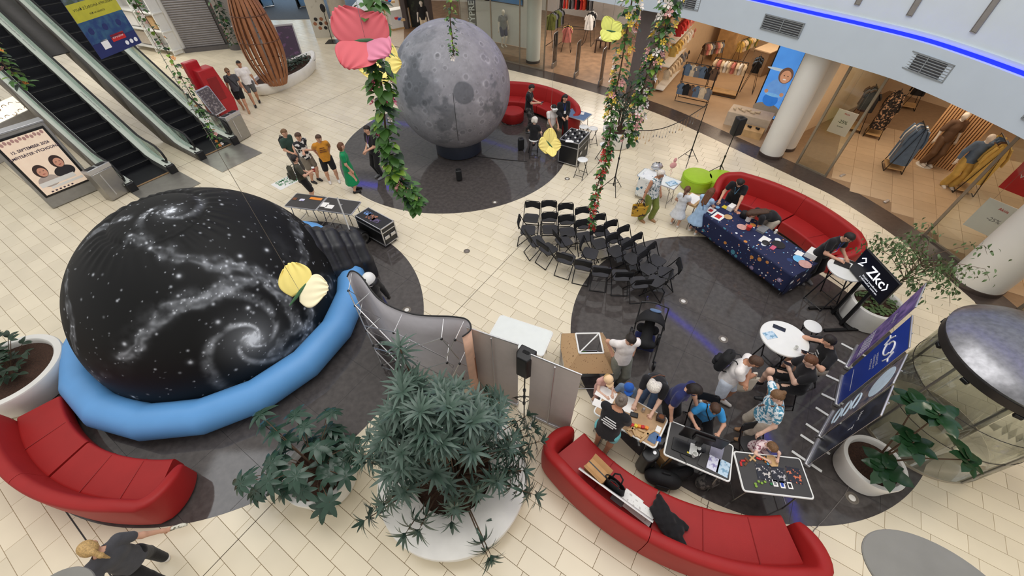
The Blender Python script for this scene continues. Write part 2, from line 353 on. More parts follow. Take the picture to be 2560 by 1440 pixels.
    if not faceless:
        for sx in (-1, 1):
            mb.ell(hc + hf * hs * .7 + hr * sx * hs * .29 + hu * hs * .08, (hs * .1, hs * .1, hs * .07), 8, 5, m=1)
            mb.tube([hc + hf * hs * .71 + hr * sx * hs * .14 + hu * hs * .25, hc + hf * hs * .7 + hr * sx * hs * .3 + hu * hs * .29, hc + hf * hs * .6 + hr * sx * hs * .44 + hu * hs * .24], hs * .035, 5, m=2)
        mb.tube([hc + hf * hs * .66 - hr * hs * .2 - hu * hs * .42, hc + hf * hs * .75 - hu * hs * .4, hc + hf * hs * .66 + hr * hs * .2 - hu * hs * .42], [hs * .03, hs * .05, hs * .03], 5, m=3)
    hm = MATS[hair[1]] if hair else MATS['hair_dark']
    part('body', mb.mesh('body', 180), [MATS[skin], MATS['eye_dark'], hm, MATS['lip']], root)
    # --- clothes
    g = .011
    if top:
        tp = [(a, b, ra + g, rb + g, *r) for a, b, ra, rb, *r in torso]
        cut = [(neck + upv * R(.03), unit(upv - .1 * fwd))]
        low = bottom[0] == 'dress'
        hem = spine[0] - upv * R(.03)
        if not low: dn = T(v3(0, 0, 1), .5); hem = spine[0] - dn * R(.03); tp.append((hem - dn * R(.03), spine[1], R(.1) * W + g, R(.083) * W + g, T(v3(0, 1, 0), .5), .82)); cut.append((hem, -dn))
        for i in (0, 1):
            if sleeve > 0:
                if sleeve <= 1: e = sh[i] + (elb[i] - sh[i]) * sleeve; tp.append((sh[i], e, R(.037) + g, R(.034) + g))
                else:
                    tp.append((sh[i], elb[i], R(.036) + g, R(.031) + g)); e = elb[i] + (wr[i] - elb[i]) * (sleeve - 1); tp.append((elb[i], e, R(.031) + g, R(.023) + g))
        if low:
            lo = v3(pel[0], pel[1], bottom[2] if len(bottom) > 2 else .27 * H); kx = .5 * (knees[0] + knees[1]) if hipz is not None else lo
            tp.append((spine[1], spine[0], R(.08) * W + g, R(.1) * W + g, fwd, .85)); fl = bottom[3] if len(bottom) > 3 else .17
            n6 = 9
            for q in range(n6):
                a = 2 * PI * q / n6; e = v3(kx[0] + R(fl) * .62 * math.cos(a), kx[1] + R(fl) * .5 * math.sin(a), kx[2]); tp.append((spine[0], e, R(.075) * W, R(.05) + R(fl) * .12))
            if hipz is None: cut.append((lo + v3(0, 0, -.01), v3(0, 0, -1)))
        V, F = sdf_mesh(tp, vox, .028); me = np_mesh('top', V, F, cut)
        if sleeve and sleeve < 1:
            pass
        part('dress' if low else 'top', me, MATS[top], root)
    if bottom[0] in ('trousers', 'shorts', 'leggings', 'skirt'):
        bt = [(a, b, ra + g * .8, rb + g * .8, *r) for a, b, ra, rb, *r in torso[:2]]; cut = [(spine[1] - T(v3(0, 0, 1), .5) * R(.02), T(v3(0, 0, 1), .5))]
        loose = bottom[2] if len(bottom) > 2 else .0
        for i in (0, 1):
            hx = hj[i]
            if bottom[0] == 'shorts': bt.append((hx, hx + (knees[i] - hx) * (.72 + loose), R(.059) * (.5 + .5 * W) + g, R(.05) + g))
            elif bottom[0] == 'skirt': bt.append((hx, hx + (knees[i] - hx) * .9, R(.07), R(.085)))
            else:
                bt += [(hx, knees[i], R(.058) * (.5 + .5 * W) + g, R(.042) + g * .8 + loose * .3), (knees[i], ankles[i] + v3(0, 0, .01), R(.042) + g * .8 + loose * .3, R(.028) + g * .8 + loose)]
        V, F = sdf_mesh(bt, vox, .02); part(bottom[0], np_mesh(bottom[0], V, F, cut), MATS[bottom[1]], root)
    if shoes:
        for i in (0, 1):
            yv = unit(toes[i] - ankles[i] + v3(0, 0, R(.032))); ak = ankles[i] - v3(0, 0, R(.03))
            sp = [(ak - yv * R(.012), ak + yv * R(.045), R(.026), R(.025)), (ak + yv * R(.045), ak + yv * R(.1) - v3(0, 0, R(.004)), R(.025), R(.02)), (ankles[i] - v3(0, 0, R(.012)), ak, R(.027), R(.026))]
            V, F = sdf_mesh(sp, .012, .02); zf = ft[i][2] + .001; V[:, 2] = np.maximum(V[:, 2], zf) if len(ft[i]) < 5 else V[:, 2]
            part('shoe', np_mesh('shoe', V, F), MATS[shoes], root)
    # --- hair
    if hair:
        st = hair[0]; hp_ = [(hc - hf * hs * .2 + hu * hs * .12, hc - hf * hs * .02 + hu * hs * .34, hs * .84, hs * .82, hr, .95)]; cut = []
        back = hc - hf * hs * .62
        if st == 'long': hp_ += [(hc - hf * hs * .45 + hr * sx * hs * .45, neck - unit(fwd) * R(.055) - upv * R(.1) + rgt * sx * R(.035), hs * .5, hs * .35) for sx in (-1, 1)] + [(back, neck - unit(fwd) * R(.065) - upv * R(.14), hs * .5, hs * .3)]
        if st == 'bob': hp_ += [(hc - hf * hs * .25 + hr * sx * hs * .55 + hu * hs * .1, hc - hf * hs * .2 + hr * sx * hs * .62 - hu * hs * .65, hs * .42, hs * .33) for sx in (-1, 1)] + [(back, back - hu * hs * .7, hs * .45, hs * .4)]
        if st == 'pony': q = back - hf * hs * .45 + hu * hs * .15; hp_ += [(back, q, hs * .3, hs * .24), (q, q - hf * hs * .35 - hu * hs * .8, hs * .24, hs * .27), (q - hf * hs * .35 - hu * hs * .8, q - hf * hs * .15 - hu * hs * 2.1, hs * .27, hs * .1)]
        if st == 'bun': hp_.append((back + hu * hs * .55, back + hu * hs * .75 - hf * hs * .25, hs * .33, hs * .33))
        if st == 'fluffy': hp_ += [(hc + hr * sx * hs * .4 + hu * hs * .3 - hf * hs * q, hc + hr * sx * hs * .5 - hu * hs * .3 - hf * hs * (q + .2), hs * .62, hs * .5) for sx in (-1, 1) for q in (0, .4)]
        V, F = sdf_mesh(hp_, vox * .8, .02)
        # leave the face free
        rel = V - hc; fr = rel @ hf; up_ = rel @ hu; lat = rel @ hr
        inface = (fr > hs * .22) & (up_ < hs * .45) if st not in ('fluffy',) else (fr > hs * .42) & (up_ < hs * .3)
        under = (up_ < -hs * .35) & (fr > -hs * .35) & (abs(lat) < hs * .8) if st in ('short', 'bun', 'pony') else np.zeros(len(V), bool)
        keep = ~(inface | under)[F].any(1); Fk = F[keep]; u, inv = np.unique(Fk, return_inverse=True)
        me = bpy.data.meshes.new('hair'); me.from_pydata(V[u].tolist(), [], inv.reshape(Fk.shape).tolist()); me.shade_smooth(); part('hair', me, hm, root)
    if cap:
        cm = MB(); q = hc + hu * hs * .22; Rm = Matrix((Vector(hr), Vector(hf), Vector(hu))).transposed()
        prof = [(hs * .93 * math.cos(a), hs * .95 * math.sin(a)) for a in np.linspace(0, PI / 2 - .03, 8)]
        cm.lathe([(hs * .9, -.005)] + prof, 20); cm.v = [tuple(Vector(q) + Rm @ Vector(p)) for p in cm.v]
        o = part('cap', cm, MATS[cap], root, 60)
        bm_ = MB(); bm_.grid(lambda u_, v_: Vector(q) + Rm @ Vector((hs * .85 * math.sin((u_ - .5) * 2.2) * (1 + .05 * v_), hs * (.55 + .35 * math.cos((u_ - .5) * 2.2) + v_ * .75 * math.cos((u_ - .5) * 2.6)), hs * (.02 - .12 * v_ * v_))), 10, 4)
        part('cap_peak', bm_, MATS[cap], root, 60, solid=.006)
    if glasses:
        gm = MB()
        for sx in (-1, 1):
            ce = hc + hf * hs * .86 + hr * sx * hs * .3 + hu * hs * .08
            gm.tube([ce + hr * math.cos(a) * hs * .22 + hu * math.sin(a) * hs * .17 for a in np.linspace(0, 2 * PI, 11)[:-1]], hs * .035, 5, closed=True)
            gm.tube([ce + hr * sx * hs * .22, hc + hr * sx * hs * .8 + hu * hs * .1], hs * .03, 5)
            if glasses == 'sun': gm.ell(ce, (hs * .2, hs * .05, hs * .15), 8, 5, Matrix((Vector(hr), Vector(hf), Vector(hu))).transposed())
        gm.tube([hc + hf * hs * .88 - hr * hs * .1 + hu * hs * .1, hc + hf * hs * .88 + hr * hs * .1 + hu * hs * .1], hs * .03, 5)
        part('sunglasses' if glasses == 'sun' else 'glasses', gm, MATS['plastic_black'], root, 60)
    J = dict(root=root, neck=neck, fwd=unit(fwd), rgt=unit(rgt), up=unit(upv), hc=hc, hs=hs, sh=sh, elb=elb, wr=wr, spine=spine, pel=pel, knees=knees, H=H, W=W, hf=hf, hu=hu, hr=hr)
    PEOPLE.append(J); return J
def wpt(J, p): return J['root'].matrix_basis @ Vector(p)
# ------------------------------------------------------------------ the mall floor
DISCS = [(-2.0, 13.84, 4.05), (4.82, 5.08, 3.54), (-5.98, 5.57, 3.94)]
OUT = [(-9.5, 25.2), (-4.5, 24.2), (0.04, 21.14), (3.1, 18.9), (5.65, 16.56), (7.2, 14.5), (8.48, 12.58), (9.4, 11.2), (9.98, 10.22), (10.58, 8.36), (10.87, 6.32), (10.86, 5.15), (10.7, 3.5), (10.3, 1.5), (9.7, -.5)]
def catmull(P, n=8):
    P = [Vector((*p, 0)) if len(p) == 2 else Vector(p) for p in P]; Q = []
    for i in range(len(P) - 1):
        a = P[max(i - 1, 0)]; b = P[i]; c = P[i + 1]; d = P[min(i + 2, len(P) - 1)]
        for k in range(n):
            t = k / n; Q.append(.5 * ((2 * b) + (c - a) * t + (2 * a - 5 * b + 4 * c - d) * t * t + (3 * b - a - 3 * c + d) * t ** 3))
    Q.append(P[-1]); return Q
OUTC = catmull(OUT, 6)
def offset(C, d):
    R = []
    for i, p in enumerate(C):
        t = (C[min(i + 1, len(C) - 1)] - C[max(i - 1, 0)]).normalized(); R.append(p + Vector((-t.y, t.x, 0)) * d)   # left of travel = shop side
    return R
mat('floor_tile', (231, 219, 193), .24, var=.05, vs=1.2, rnd='obj', spec=.4); mat('floor_tile_far', (231, 219, 193), .24, var=.05, vs=1.2, rnd='isl', spec=.4)
mat('grout', (136, 116, 88), .9); mat('granite_dark', (78, 73, 71), .06, var=.22, vs=9, bump=.012, bs=90, det=6); mat('granite_strip', (70, 60, 56), .25, var=.15, vs=8)
slab = MB(); slab.box((0, 14, -.06), (70, 60, .1)); FLOOR = struct(part('floor', slab, MATS['grout']))
def side_of_strip(x, y):
    best = None
    for i in range(len(OUTC) - 1):
        a, b = OUTC[i], OUTC[i + 1]; ab = b - a; t = max(0, min(1, ((x - a.x) * ab.x + (y - a.y) * ab.y) / max(ab.length_squared, 1e-9)))
        q = a + ab * t; d = math.hypot(x - q.x, y - q.y); s = ab.x * (y - a.y) - ab.y * (x - a.x)
        if best is None or d < best[0]: best = (d, s)
    return best[0] * (1 if best[1] > 0 else -1)       # >0 shop side
tw = .30; tiles = []
def project(p):
    x, y, z = p[0], p[1], p[2] - CAM_H
    yy = y * math.sin(PITCH) + z * math.cos(PITCH); zz = y * math.cos(PITCH) - z * math.sin(PITCH)
    if zz < .05: return None
    u, v = x / zz * FPX, yy / zz * FPX; c, s = math.cos(ROLL), math.sin(ROLL)
    return 1280 + c * u + s * v, 720 - (-s * u + c * v)
for j in range(-45, 110):
    vc = (j + .47) * tw
    for i in range(-62, 40):
        uc = (i * 2 + (j * 1.61) % 2) * tw + .26 * tw
        p = GU * uc + GV * vc
        if p.y < -1 or p.y > 34 or abs(p.x) > 26: continue
        q = project(p)
        if q is None or not (-320 < q[0] < 2880 and -220 < q[1] < 1760): continue
        if any(math.hypot(p.x - a, p.y - b) < r - .36 for a, b, r in DISCS): continue
        if p.x > -6 and side_of_strip(p.x, p.y) > .25: continue
        inview = 10 < q[0] < 2550 and 10 < q[1] < 1430
        tiles.append((math.hypot(p.x, p.y) if inview else 1e3, p.x, p.y))
tiles.sort()
def tile_mb(cx=0, cy=0, mb=None):
    mb = mb or MB(); a = GU * (tw - .0022); b = GV * (tw / 2 - .0022); c = Vector((cx, cy, 0)); e = .002
    lo = [c + sx * a + sy * b + Vector((0, 0, -.012)) for sx, sy in ((-1, -1), (1, -1), (1, 1), (-1, 1))]
    hi = [c + sx * (a - GU * e) + sy * (b - GV * e) for sx, sy in ((-1, -1), (1, -1), (1, 1), (-1, 1))]
    return mb.add(lo + hi, [(4, 5, 6, 7), (0, 1, 5, 4), (1, 2, 6, 5), (2, 3, 7, 6), (3, 0, 4, 7)])
tm = tile_mb().mesh('tile'); tm.materials.append(MATS['floor_tile'])
for d, x, y in tiles[:300]:
    o = link(bpy.data.objects.new('tile', tm), FLOOR); o.location = (x, y, 0)
rest = MB()
for d, x, y in tiles[300:]: tile_mb(x, y, rest)
o = part('tiles', rest, MATS['floor_tile_far'], FLOOR, smooth=None); o['kind'] = 'stuff'
# movement joints across the floor
mat('joint', (92, 80, 66), .8); mat('joint_black', (40, 36, 34), .6)
def joint(n, a, b, w, m='joint'):
    q = MB(); d = (Vector(b) - Vector(a)); q.box((Vector(a) + Vector(b)) / 2 + Vector((0, 0, -.003)), (d.length, w, .008), rz=math.atan2(d.y, d.x)); struct(part(n, q, MATS[m]))
A = Vector(fp(1133, 788)); joint('trim_1', A - GV * 11, A + GV * 16, .012)
B = Vector(fp(767, 275)); joint('trim_2', B - GV * 9, B + GV * 14, .014); joint('trim_3', B - GU * 7, B + GU * 7.5, .014)
C0 = Vector(fp(180, 1300)); joint('trim_4', C0 - GU * 3, C0 + GU * 3, .02, 'joint_black')
C1 = Vector(fp(1772, 1254)); joint('trim_5', C1 - GV * 3, C1 + GV * .35, .012)
# three dark polished stone discs let into the tiles
mat('inlay_edge', (176, 168, 152), .35)
for k, (x, y, r) in enumerate(DISCS):
    q = MB(); q.lathe([(0, -.01), (r, -.01), (r, .003), (0, .003)][1:3], 128)
    q = MB(); q.prism([(r * math.cos(2 * PI * j / 160), r * math.sin(2 * PI * j / 160)) for j in range(160)], -.01, .003)
    o = part('floor_disc', q, MATS['granite_dark'], None, loc=(x, y, 0)); struct(o); DISCS[k] = (x, y, r)
    # sawn joints of the disc's big slabs
    for t in range(-5, 6):
        for D1, D2 in ((GU, GV), (GV, GU)):
            off = t * 1.2 + .37 * k
            if abs(off) > r - .3: continue
            hl = math.sqrt(r * r - off * off) - .03; c = D2 * off
            jm = MB(); jm.bar(c - D1 * hl + Vector((0, 0, .0029)), c + D1 * hl + Vector((0, 0, .0029)), .007, .0012); part('slab_joint', jm, mat('slab_joint', (48, 44, 43), .5), o)
def ribbon(C0, C1, z0, z1):
    q = MB(); n = len(C0); vs = [(p.x, p.y, z1) for p in C0] + [(p.x, p.y, z1) for p in C1] + [(p.x, p.y, z0) for p in C0] + [(p.x, p.y, z0) for p in C1]
    fs = []
    for i in range(n - 1): fs += [(i, i + 1, n + i + 1, n + i), (2 * n + i, 3 * n + i, 3 * n + i + 1, 2 * n + i + 1), (i, 2 * n + i, 2 * n + i + 1, i + 1), (n + i, n + i + 1, 3 * n + i + 1, 3 * n + i)]
    q.add(vs, fs); return q
INC = offset(OUTC, .82)
struct(part('floor_strip', ribbon(OUTC, INC, -.01, .004), MATS['granite_strip']))
# small round lamps let into the floor
for k, (px, py, r, lb) in enumerate([(1167, 628, .085, 'in cream tiles between the moon and the dome'), (1418, 447, .085, 'in the cream tiles by the folding stool'), (1017, 775, .1, 'in the dark disc beside the curved display wall'), (1708, 753, .1, 'in the dark disc before the folding chairs'),
                                     (1808, 848, .1, 'in the dark disc left of the round white table'), (2130, 1245, .1, 'in the dark disc below the fiddle leaf fig'), (1237, 506, .085, 'in the dark disc below the moon')]):
    x, y, _ = fp(px, py); t = thing('floor_lamp', 'round floor lamp ' + lb, 'floor lamp', (x, y, 0))
    q = MB(); q.lathe([(r, -.005), (r, .006), (r * .8, .0075), (r * .8, .004), (r * .62, .004), (r * .62, .007)], 28); part('rim', q, mat('lamp_rim', (120, 112, 102), .4, .3), t)
    q = MB(); q.lathe([(r * .6, .004), (r * .5, .008), (0.0001, .009)], 24); part('lens', q, mat('lamp_lens' if k > 0 else 'lamp_lens_off', (226, 222, 214) if k > 0 else (128, 118, 112), .3), t)
# letters stuck on the floor
# ------------------------------------------------------------------ bulkhead, columns and shops along the curved strip
FASC = catmull([(-12, 26.6), (-7, 25.4), (-3, 23.9), (1.2, 21.2), (4.85, 18.2), (6.2, 17.0), (7.4, 15.3), (8.4, 13.76), (9.34, 12.37), (10.04, 11.18), (10.36, 10.15), (10.58, 8.94), (10.69, 7.92), (10.72, 6.4), (10.6, 4.6), (10.2, 2.6), (9.6, .8)], 6)
FASC = [p * .964 for p in FASC]
mat('plaster_white', (196, 208, 219), .6, var=.02, vs=2); mat('plaster_upper', (208, 218, 224), .6, var=.02, vs=2); mat('vent_dark', (58, 60, 64), .6); mat('vent_slat', (148, 154, 158), .45, .3)
def curtain(C, z0, z1, th):
    return ribbon(C, offset(C, th), z0, z1)
FZ0, FZ1 = 3.28, 4.14
struct(part('wall_bulkhead', curtain(FASC, FZ0, FZ1, .3), MATS['plaster_white']))
struct(part('wall_bulkhead_soffit', ribbon(offset(FASC, .3), offset(FASC, 9.5), 3.3, 3.42), mat('ceiling_shop', (206, 190, 166), .8)))
struct(part('wall_upper', curtain(offset(FASC, .16), FZ1 + .16, 7.2, .35), MATS['plaster_upper']))
led = part('led_strip', curtain(offset(FASC, .1), FZ1, FZ1 + .075, .03), mat('led_blue', (3, 12, 255), .5, emit=8, var=0)); tag(led, 'glowing blue light strip running along the top of the white bulkhead', 'light strip')
part('led_ledge', curtain(offset(FASC, .12), FZ1 + .0, FZ1 + .16, .06), MATS['plaster_white'], led)
struct(part('wall_gallery_bulkhead', curtain(FASC, 8.1, 9.0, .3), MATS['plaster_white']))
led2 = part('led_strip', curtain(offset(FASC, -.03), 8.98, 9.1, .03), MATS['led_blue']); tag(led2, 'blue light strip of the gallery above, seen mirrored in the dark floor', 'light strip')
def along(C, p):
    """nearest spot on a curve to p: (point, tangent)"""
    i = min(range(1, len(C) - 1), key=lambda i: (C[i].x - p[0]) ** 2 + (C[i].y - p[1]) ** 2); t = (C[i + 1] - C[i - 1]).normalized(); return C[i] + t * ((Vector((p[0], p[1], 0)) - C[i]).dot(t)), t
def vent(px, py, w, lb):
    p, t = along(FASC, fp(px, py, 3.75)); n = Vector((t.y, -t.x, 0)); z = 3.75
    v = thing('ceiling_vent', lb, 'vent', (p.x, p.y, z), math.atan2(t.y, t.x), 'vents in the white bulkhead')
    q = MB(); q.box((0, -.004, 0), (w, .02, .34)); part('backing', q, MATS['vent_dark'], v)
    q = MB()
    for a, b, c, d in ((0, .18, w + .06, .03), (0, -.18, w + .06, .03), (-w / 2 - .015, 0, .03, .36), (w / 2 + .015, 0, .03, .36), (0, 0, .02, .34)): q.box((a, -.015, b), (c, .03, d))
    part('frame', q, MATS['vent_slat'], v)
    for k in range(6):
        q = MB(); q.box((0, -.014, -.14 + k * .056), (w, .02, .014), R=Matrix.Rotation(.5, 3, 'X')); part('slat', q, MATS['vent_slat'], v)
vent(1938, 70, 1.15, 'long slatted air vent in the white bulkhead above the childrens clothes shop'); vent(2252, 172, 1.15, 'long slatted air vent in the white bulkhead right of the second column'); vent(1690, 12, 1.0, 'slatted air vent in the bulkhead at the top behind the flower garlands'); vent(2580, 305, 1.0, 'slatted air vent cut off by the right edge of the picture')
for k, (px, py) in enumerate([(2111, 18), (2236, 46), (2366, 84), (2510, 128), (1990, -8), (2640, 170)]):
    p, t = along(offset(FASC, .16), fp(px, py, 4.56)); q = MB(); q.box((0, -.01, 1.2), (.1, .03, 2.4)); q.box((-.06, -.012, 1.2), (.012, .045, 2.44)); q.box((.06, -.012, 1.2), (.012, .045, 2.44)); q.box((0, -.012, -.012), (.13, .045, .012))
    o = part('trim_slot', q, mat('slot_grey', (136, 132, 126), .6), None, loc=(p.x, p.y, 4.54)); o.rotation_euler.z = math.atan2(t.y, t.x); struct(o)
# columns
mat('column_paint', (222, 220, 214), .45, var=.03, vs=1.5)
def column(x, y, r, z1, lb, nm='column_round'):
    t = thing(nm, lb, 'column', (x, y, 0)); q = MB(); q.lathe([(r, .1), (r, z1)], 48); part('shaft', q, MATS['column_paint'], t)
    q = MB(); q.lathe([(r + .015, 0), (r + .015, .11), (r, .12)], 48); part('base_ring', q, MATS['granite_strip'], t); struct(t)
    return t
column(9.05, 12.92, .37, 3.4, 'white round column beside the blue beach poster'); column(11.38, 6.75, .52, 3.4, 'thick white round column at the right edge behind the weeping fig tree'); cs0 = fp(1328, 160); column(cs0[0] + .1, cs0[1] + .3, .34, 3.4, 'white round column at the sports shop window behind the moon')
column(9.75, 13.4, .34, 3.3, 'beige round column behind the shop glass')
# shop floors, backs and partitions
mat('floor_wood', (148, 116, 88), .45, var=.25, vs=3); mat('floor_tan', (176, 148, 118), .4, var=.06, vs=3); mat('floor_beige', (202, 174, 140), .32, var=.05, vs=2)
def shop_floor(name, i0, i1, m):
    a = INC[i0:i1 + 1]; b = offset(INC, 9.0)[i0:i1 + 1]; struct(part(name, ribbon(a, b, -.01, .006), MATS[m]))
def nearest(C, x, y): return min(range(len(C)), key=lambda i: (C[i].x - x) ** 2 + (C[i].y - y) ** 2)
i1, i2, i3 = nearest(INC, 5.35, 18.2), nearest(INC, 9.0, 13.3), len(INC) - 1
shop_floor('floor_sports_shop', 0, i1, 'floor_wood'); shop_floor('floor_kids_shop', i1, i2, 'floor_tan'); shop_floor('floor_fashion_shop', i2, i3, 'floor_beige')
FSH = bpy.data.objects['floor_fashion_shop']; tq = MB(); g6 = .55
tq.add([(x * (g6 / 2 - e), y * (g6 / 2 - e), z) for z, e in ((0, .003), (.008, .005)) for x, y in ((-1, -1), (1, -1), (1, 1), (-1, 1))], [(4, 5, 6, 7), (0, 1, 5, 4), (1, 2, 6, 5), (2, 3, 7, 6), (3, 0, 4, 7)]); tq = tq.mesh('tile'); tq.materials.append(mat('shop_tile', (194, 170, 140), .35, var=.05, vs=3, rnd='obj')); FSH.data.materials[0] = mat('shop_grout', (150, 124, 96), .8)
for i in range(30):
    for j in range(30):
        x, y = 6 + i * g6, 2 + j * g6; p = Matrix.Rotation(GY, 3, 'Z') @ Vector((x - 4, y - 8, 0)) + Vector((6, 8, 0)); q = project(p); d_ = side_of_strip(p.x, p.y)
        if q and 1900 < q[0] < 2640 and 60 < q[1] < 980 and 1.0 < d_ < 7.5 and (p - INC[i2]).dot((INC[i2 + 1] - INC[i2]).normalized()) > .35: o = link(bpy.data.objects.new('tile', tq), FSH); o.location = (p.x, p.y, .005); o.rotation_euler.z = GY
mat('wall_cream', (214, 190, 158), .7, var=.03); mat('wall_white', (232, 230, 226), .7, var=.02); mat('wall_grey', (92, 84, 84), .6, var=.05); mat('wall_brown', (120, 92, 70), .6)
BK = offset(INC, 9.0)
for nm, a, b, m in (('wall_sports_back', 0, i1, 'wall_white'), ('wall_kids_back', i1, i2, 'wall_cream'), ('wall_fashion_back', i2, i3, 'wall_cream')):
    struct(part(nm, curtain(BK[a:b + 1], 0, 3.25, .15), MATS[m]))
def wallseg(nm, a, b, m, z0=0, z1=3.2, th=.2):
    q = MB(); a = Vector(a); b = Vector(b); d = b - a; q.box(((a.x + b.x) / 2, (a.y + b.y) / 2, (z0 + z1) / 2), (d.length, th, z1 - z0), rz=math.atan2(d.y, d.x)); return struct(part(nm, q, MATS[m]))
# dark pier and party wall between the sports shop and the kids shop
e1 = INC[i1]; n1 = (BK[i1] - INC[i1]).normalized()
q = MB(); q.box((0, 0, 1.6), (.8, .5, 3.2)); o = struct(part('wall_pier', q, MATS['wall_grey'], None, bevel=.01, loc=(e1.x, e1.y, 0))); o.rotation_euler.z = math.atan2(n1.y, n1.x) + PI / 2
wallseg('wall_party', e1 + n1 * .3, e1 + n1 * 9, 'wall_cream')
e2 = INC[i2]; n2 = (BK[i2] - INC[i2]).normalized(); wallseg('wall_party_fashion', e2 + n2 * 1.2, e2 + n2 * 9, 'wall_cream')
# plate glass fronts: every pane a piece of its own
MG = glass('shop_glass', (246, 250, 248), .8); mat('glass_post', (150, 138, 120), .4, .5)
def shopfront(nm, pts, lb, z1=3.1):
    t = thing(nm, lb, 'shop window')
    for a, b in zip(pts[:-1], pts[1:]):
        a, b = Vector((a[0], a[1], 0)), Vector((b[0], b[1], 0)); d = b - a
        q = MB(); q.box(((a.x + b.x) / 2, (a.y + b.y) / 2, z1 / 2 + .02), (d.length - .05, .014, z1 - .06), rz=math.atan2(d.y, d.x)); part('pane', q, MG, t)
    for a in pts:
        q = MB(); q.box((a[0], a[1], z1 / 2), (.05, .07, z1), rz=.4); part('post', q, MATS['glass_post'], t, bevel=.006)
    for a, b in zip(pts[:-1], pts[1:]):
        a, b = Vector((a[0], a[1], .03)), Vector((b[0], b[1], .03)); q = MB(); q.bar(a, b, .05, .05); part('bottom_rail', q, MATS['glass_post'], t)
    struct(t); return t
P = lambda i, d=0: tuple((INC[i] + (BK[i] - INC[i]).normalized() * d)[:2])
NI = lambda px, py: nearest(INC, *fp(px, py)[:2])
shopfront('window_fashion', [P(NI(1975, 410)), P(NI(2062, 448))], 'tall clear glass shop pane right of the white column'); shopfront('window_fashion_corner', [P(NI(2292, 590)), P(NI(2420, 690))], 'tall clear glass pane behind the weeping fig')
shopfront('window_fashion_right', [P(NI(2500, 770)), P(min(NI(2560, 830) + 5, len(INC) - 1))], 'glass shop pane behind the right column')
shopfront('window_sports', [P(NI(1150, 118)), P(NI(1240, 142)), P(NI(1300, 157)), P(NI(1362, 176))], 'tall clear glass panes of the sports shop behind the moon')
# warm lamps on the shops' ceilings
for i, (k, d, pw) in enumerate([(nearest(INC, 3, 20.2), 3, 620), (nearest(INC, -1, 22.4), 3, 460), (nearest(INC, 7, 16.2), 2.4, 300), (nearest(INC, 7, 16.2), 6, 260), (nearest(INC, 10.2, 11), 2.6, 330), (nearest(INC, 10.4, 10.2), 6.5, 260), (nearest(INC, 11.4, 7), 2.6, 300), (nearest(INC, 11.5, 4), 2.6, 200)]):
    p = P(k, d); area('shop_ceiling_lamp', (p[0], p[1], 3.1), 2.4, pw * (.26 if i < 4 else .2), (1, .8, .6) if i > 1 else (1, .93, .85))
# ------------------------------------------------------------------ printed inflatables
def vnoise(P, seed=0):
    P = np.asarray(P, np.float64); i = np.floor(P).astype(np.int64); f = P - i; f = f * f * (3 - 2 * f); out = 0
    for dx in (0, 1):
        for dy in (0, 1):
            for dz in (0, 1):
                h = (i[:, 0] + dx) * 374761393 + (i[:, 1] + dy) * 668265263 + (i[:, 2] + dz) * 2147483647 + seed * 974711
                h = (h ^ (h >> 13)) * 1274126177; h = ((h ^ (h >> 16)) & 0xffff) / 65535.
                out = out + h * (f[:, 0] if dx else 1 - f[:, 0]) * (f[:, 1] if dy else 1 - f[:, 1]) * (f[:, 2] if dz else 1 - f[:, 2])
    return out
def fbm(P, o=4, seed=0): return sum(vnoise(P * 2 ** k, seed + k) * .5 ** k for k in range(o)) / sum(.5 ** k for k in range(o))
def sphere_mesh(name, C, R3, nu, nv, v0=-PI / 2, v1=PI / 2):
    u = np.linspace(0, 2 * PI, nu, endpoint=False); v = np.linspace(v0, v1, nv); Vv, U = np.meshgrid(v, u, indexing='ij')
    N = np.stack([np.cos(Vv) * np.cos(U), np.cos(Vv) * np.sin(U), np.sin(Vv)], -1).reshape(-1, 3)
    i, j = np.meshgrid(np.arange(nv - 1), np.arange(nu), indexing='ij'); j2 = (j + 1) % nu
    F = np.stack([i * nu + j, i * nu + j2, (i + 1) * nu + j2, (i + 1) * nu + j], -1).reshape(-1, 4)
    return N, F
def raw_mesh(name, V, F):
    me = bpy.data.meshes.new(name); me.vertices.add(len(V)); me.vertices.foreach_set('co', np.asarray(V, np.float32).ravel())
    me.loops.add(F.size); me.polygons.add(len(F)); me.loops.foreach_set('vertex_index', F.astype(np.int32).ravel()); me.polygons.foreach_set('loop_start', np.arange(0, F.size, 4, dtype=np.int32))
    me.update(calc_edges=True); me.shade_smooth(); return me
MC, MR = Vector((-1.83, 13.55, 0)), 1.85; mz = .3 + MR
moon = thing('moon_balloon', 'huge inflatable grey moon globe standing on the dark stone disc', 'inflatable', (MC.x, MC.y, 0))
N, F = sphere_mesh('moon', 0, 0, 520, 260)
d = Vector((0, 0, CAM_H)) - Vector((MC.x, MC.y, mz)); d.normalize(); r_ = Vector((0, 0, 1)).cross(d).normalized(); u_ = d.cross(r_)
a, b, f = N @ np.array(r_), N @ np.array(u_), N @ np.array(d)
wob = np.stack([fbm(N * 5, 4, 1), fbm(N * 5, 4, 5), fbm(N * 5, 4, 9)], 1) - .5
w2 = np.stack([fbm(N * 14, 4, 61), fbm(N * 14, 4, 65)], 1) - .5; A, B = a + wob[:, 0] * .55 + w2[:, 0] * .22, b + wob[:, 1] * .55 + w2[:, 1] * .22
base = .33 + .16 * (fbm(N * 9, 5, 20) - .5) + .1 * (fbm(N * 34, 3, 33) - .5)
mare = np.zeros(len(N))
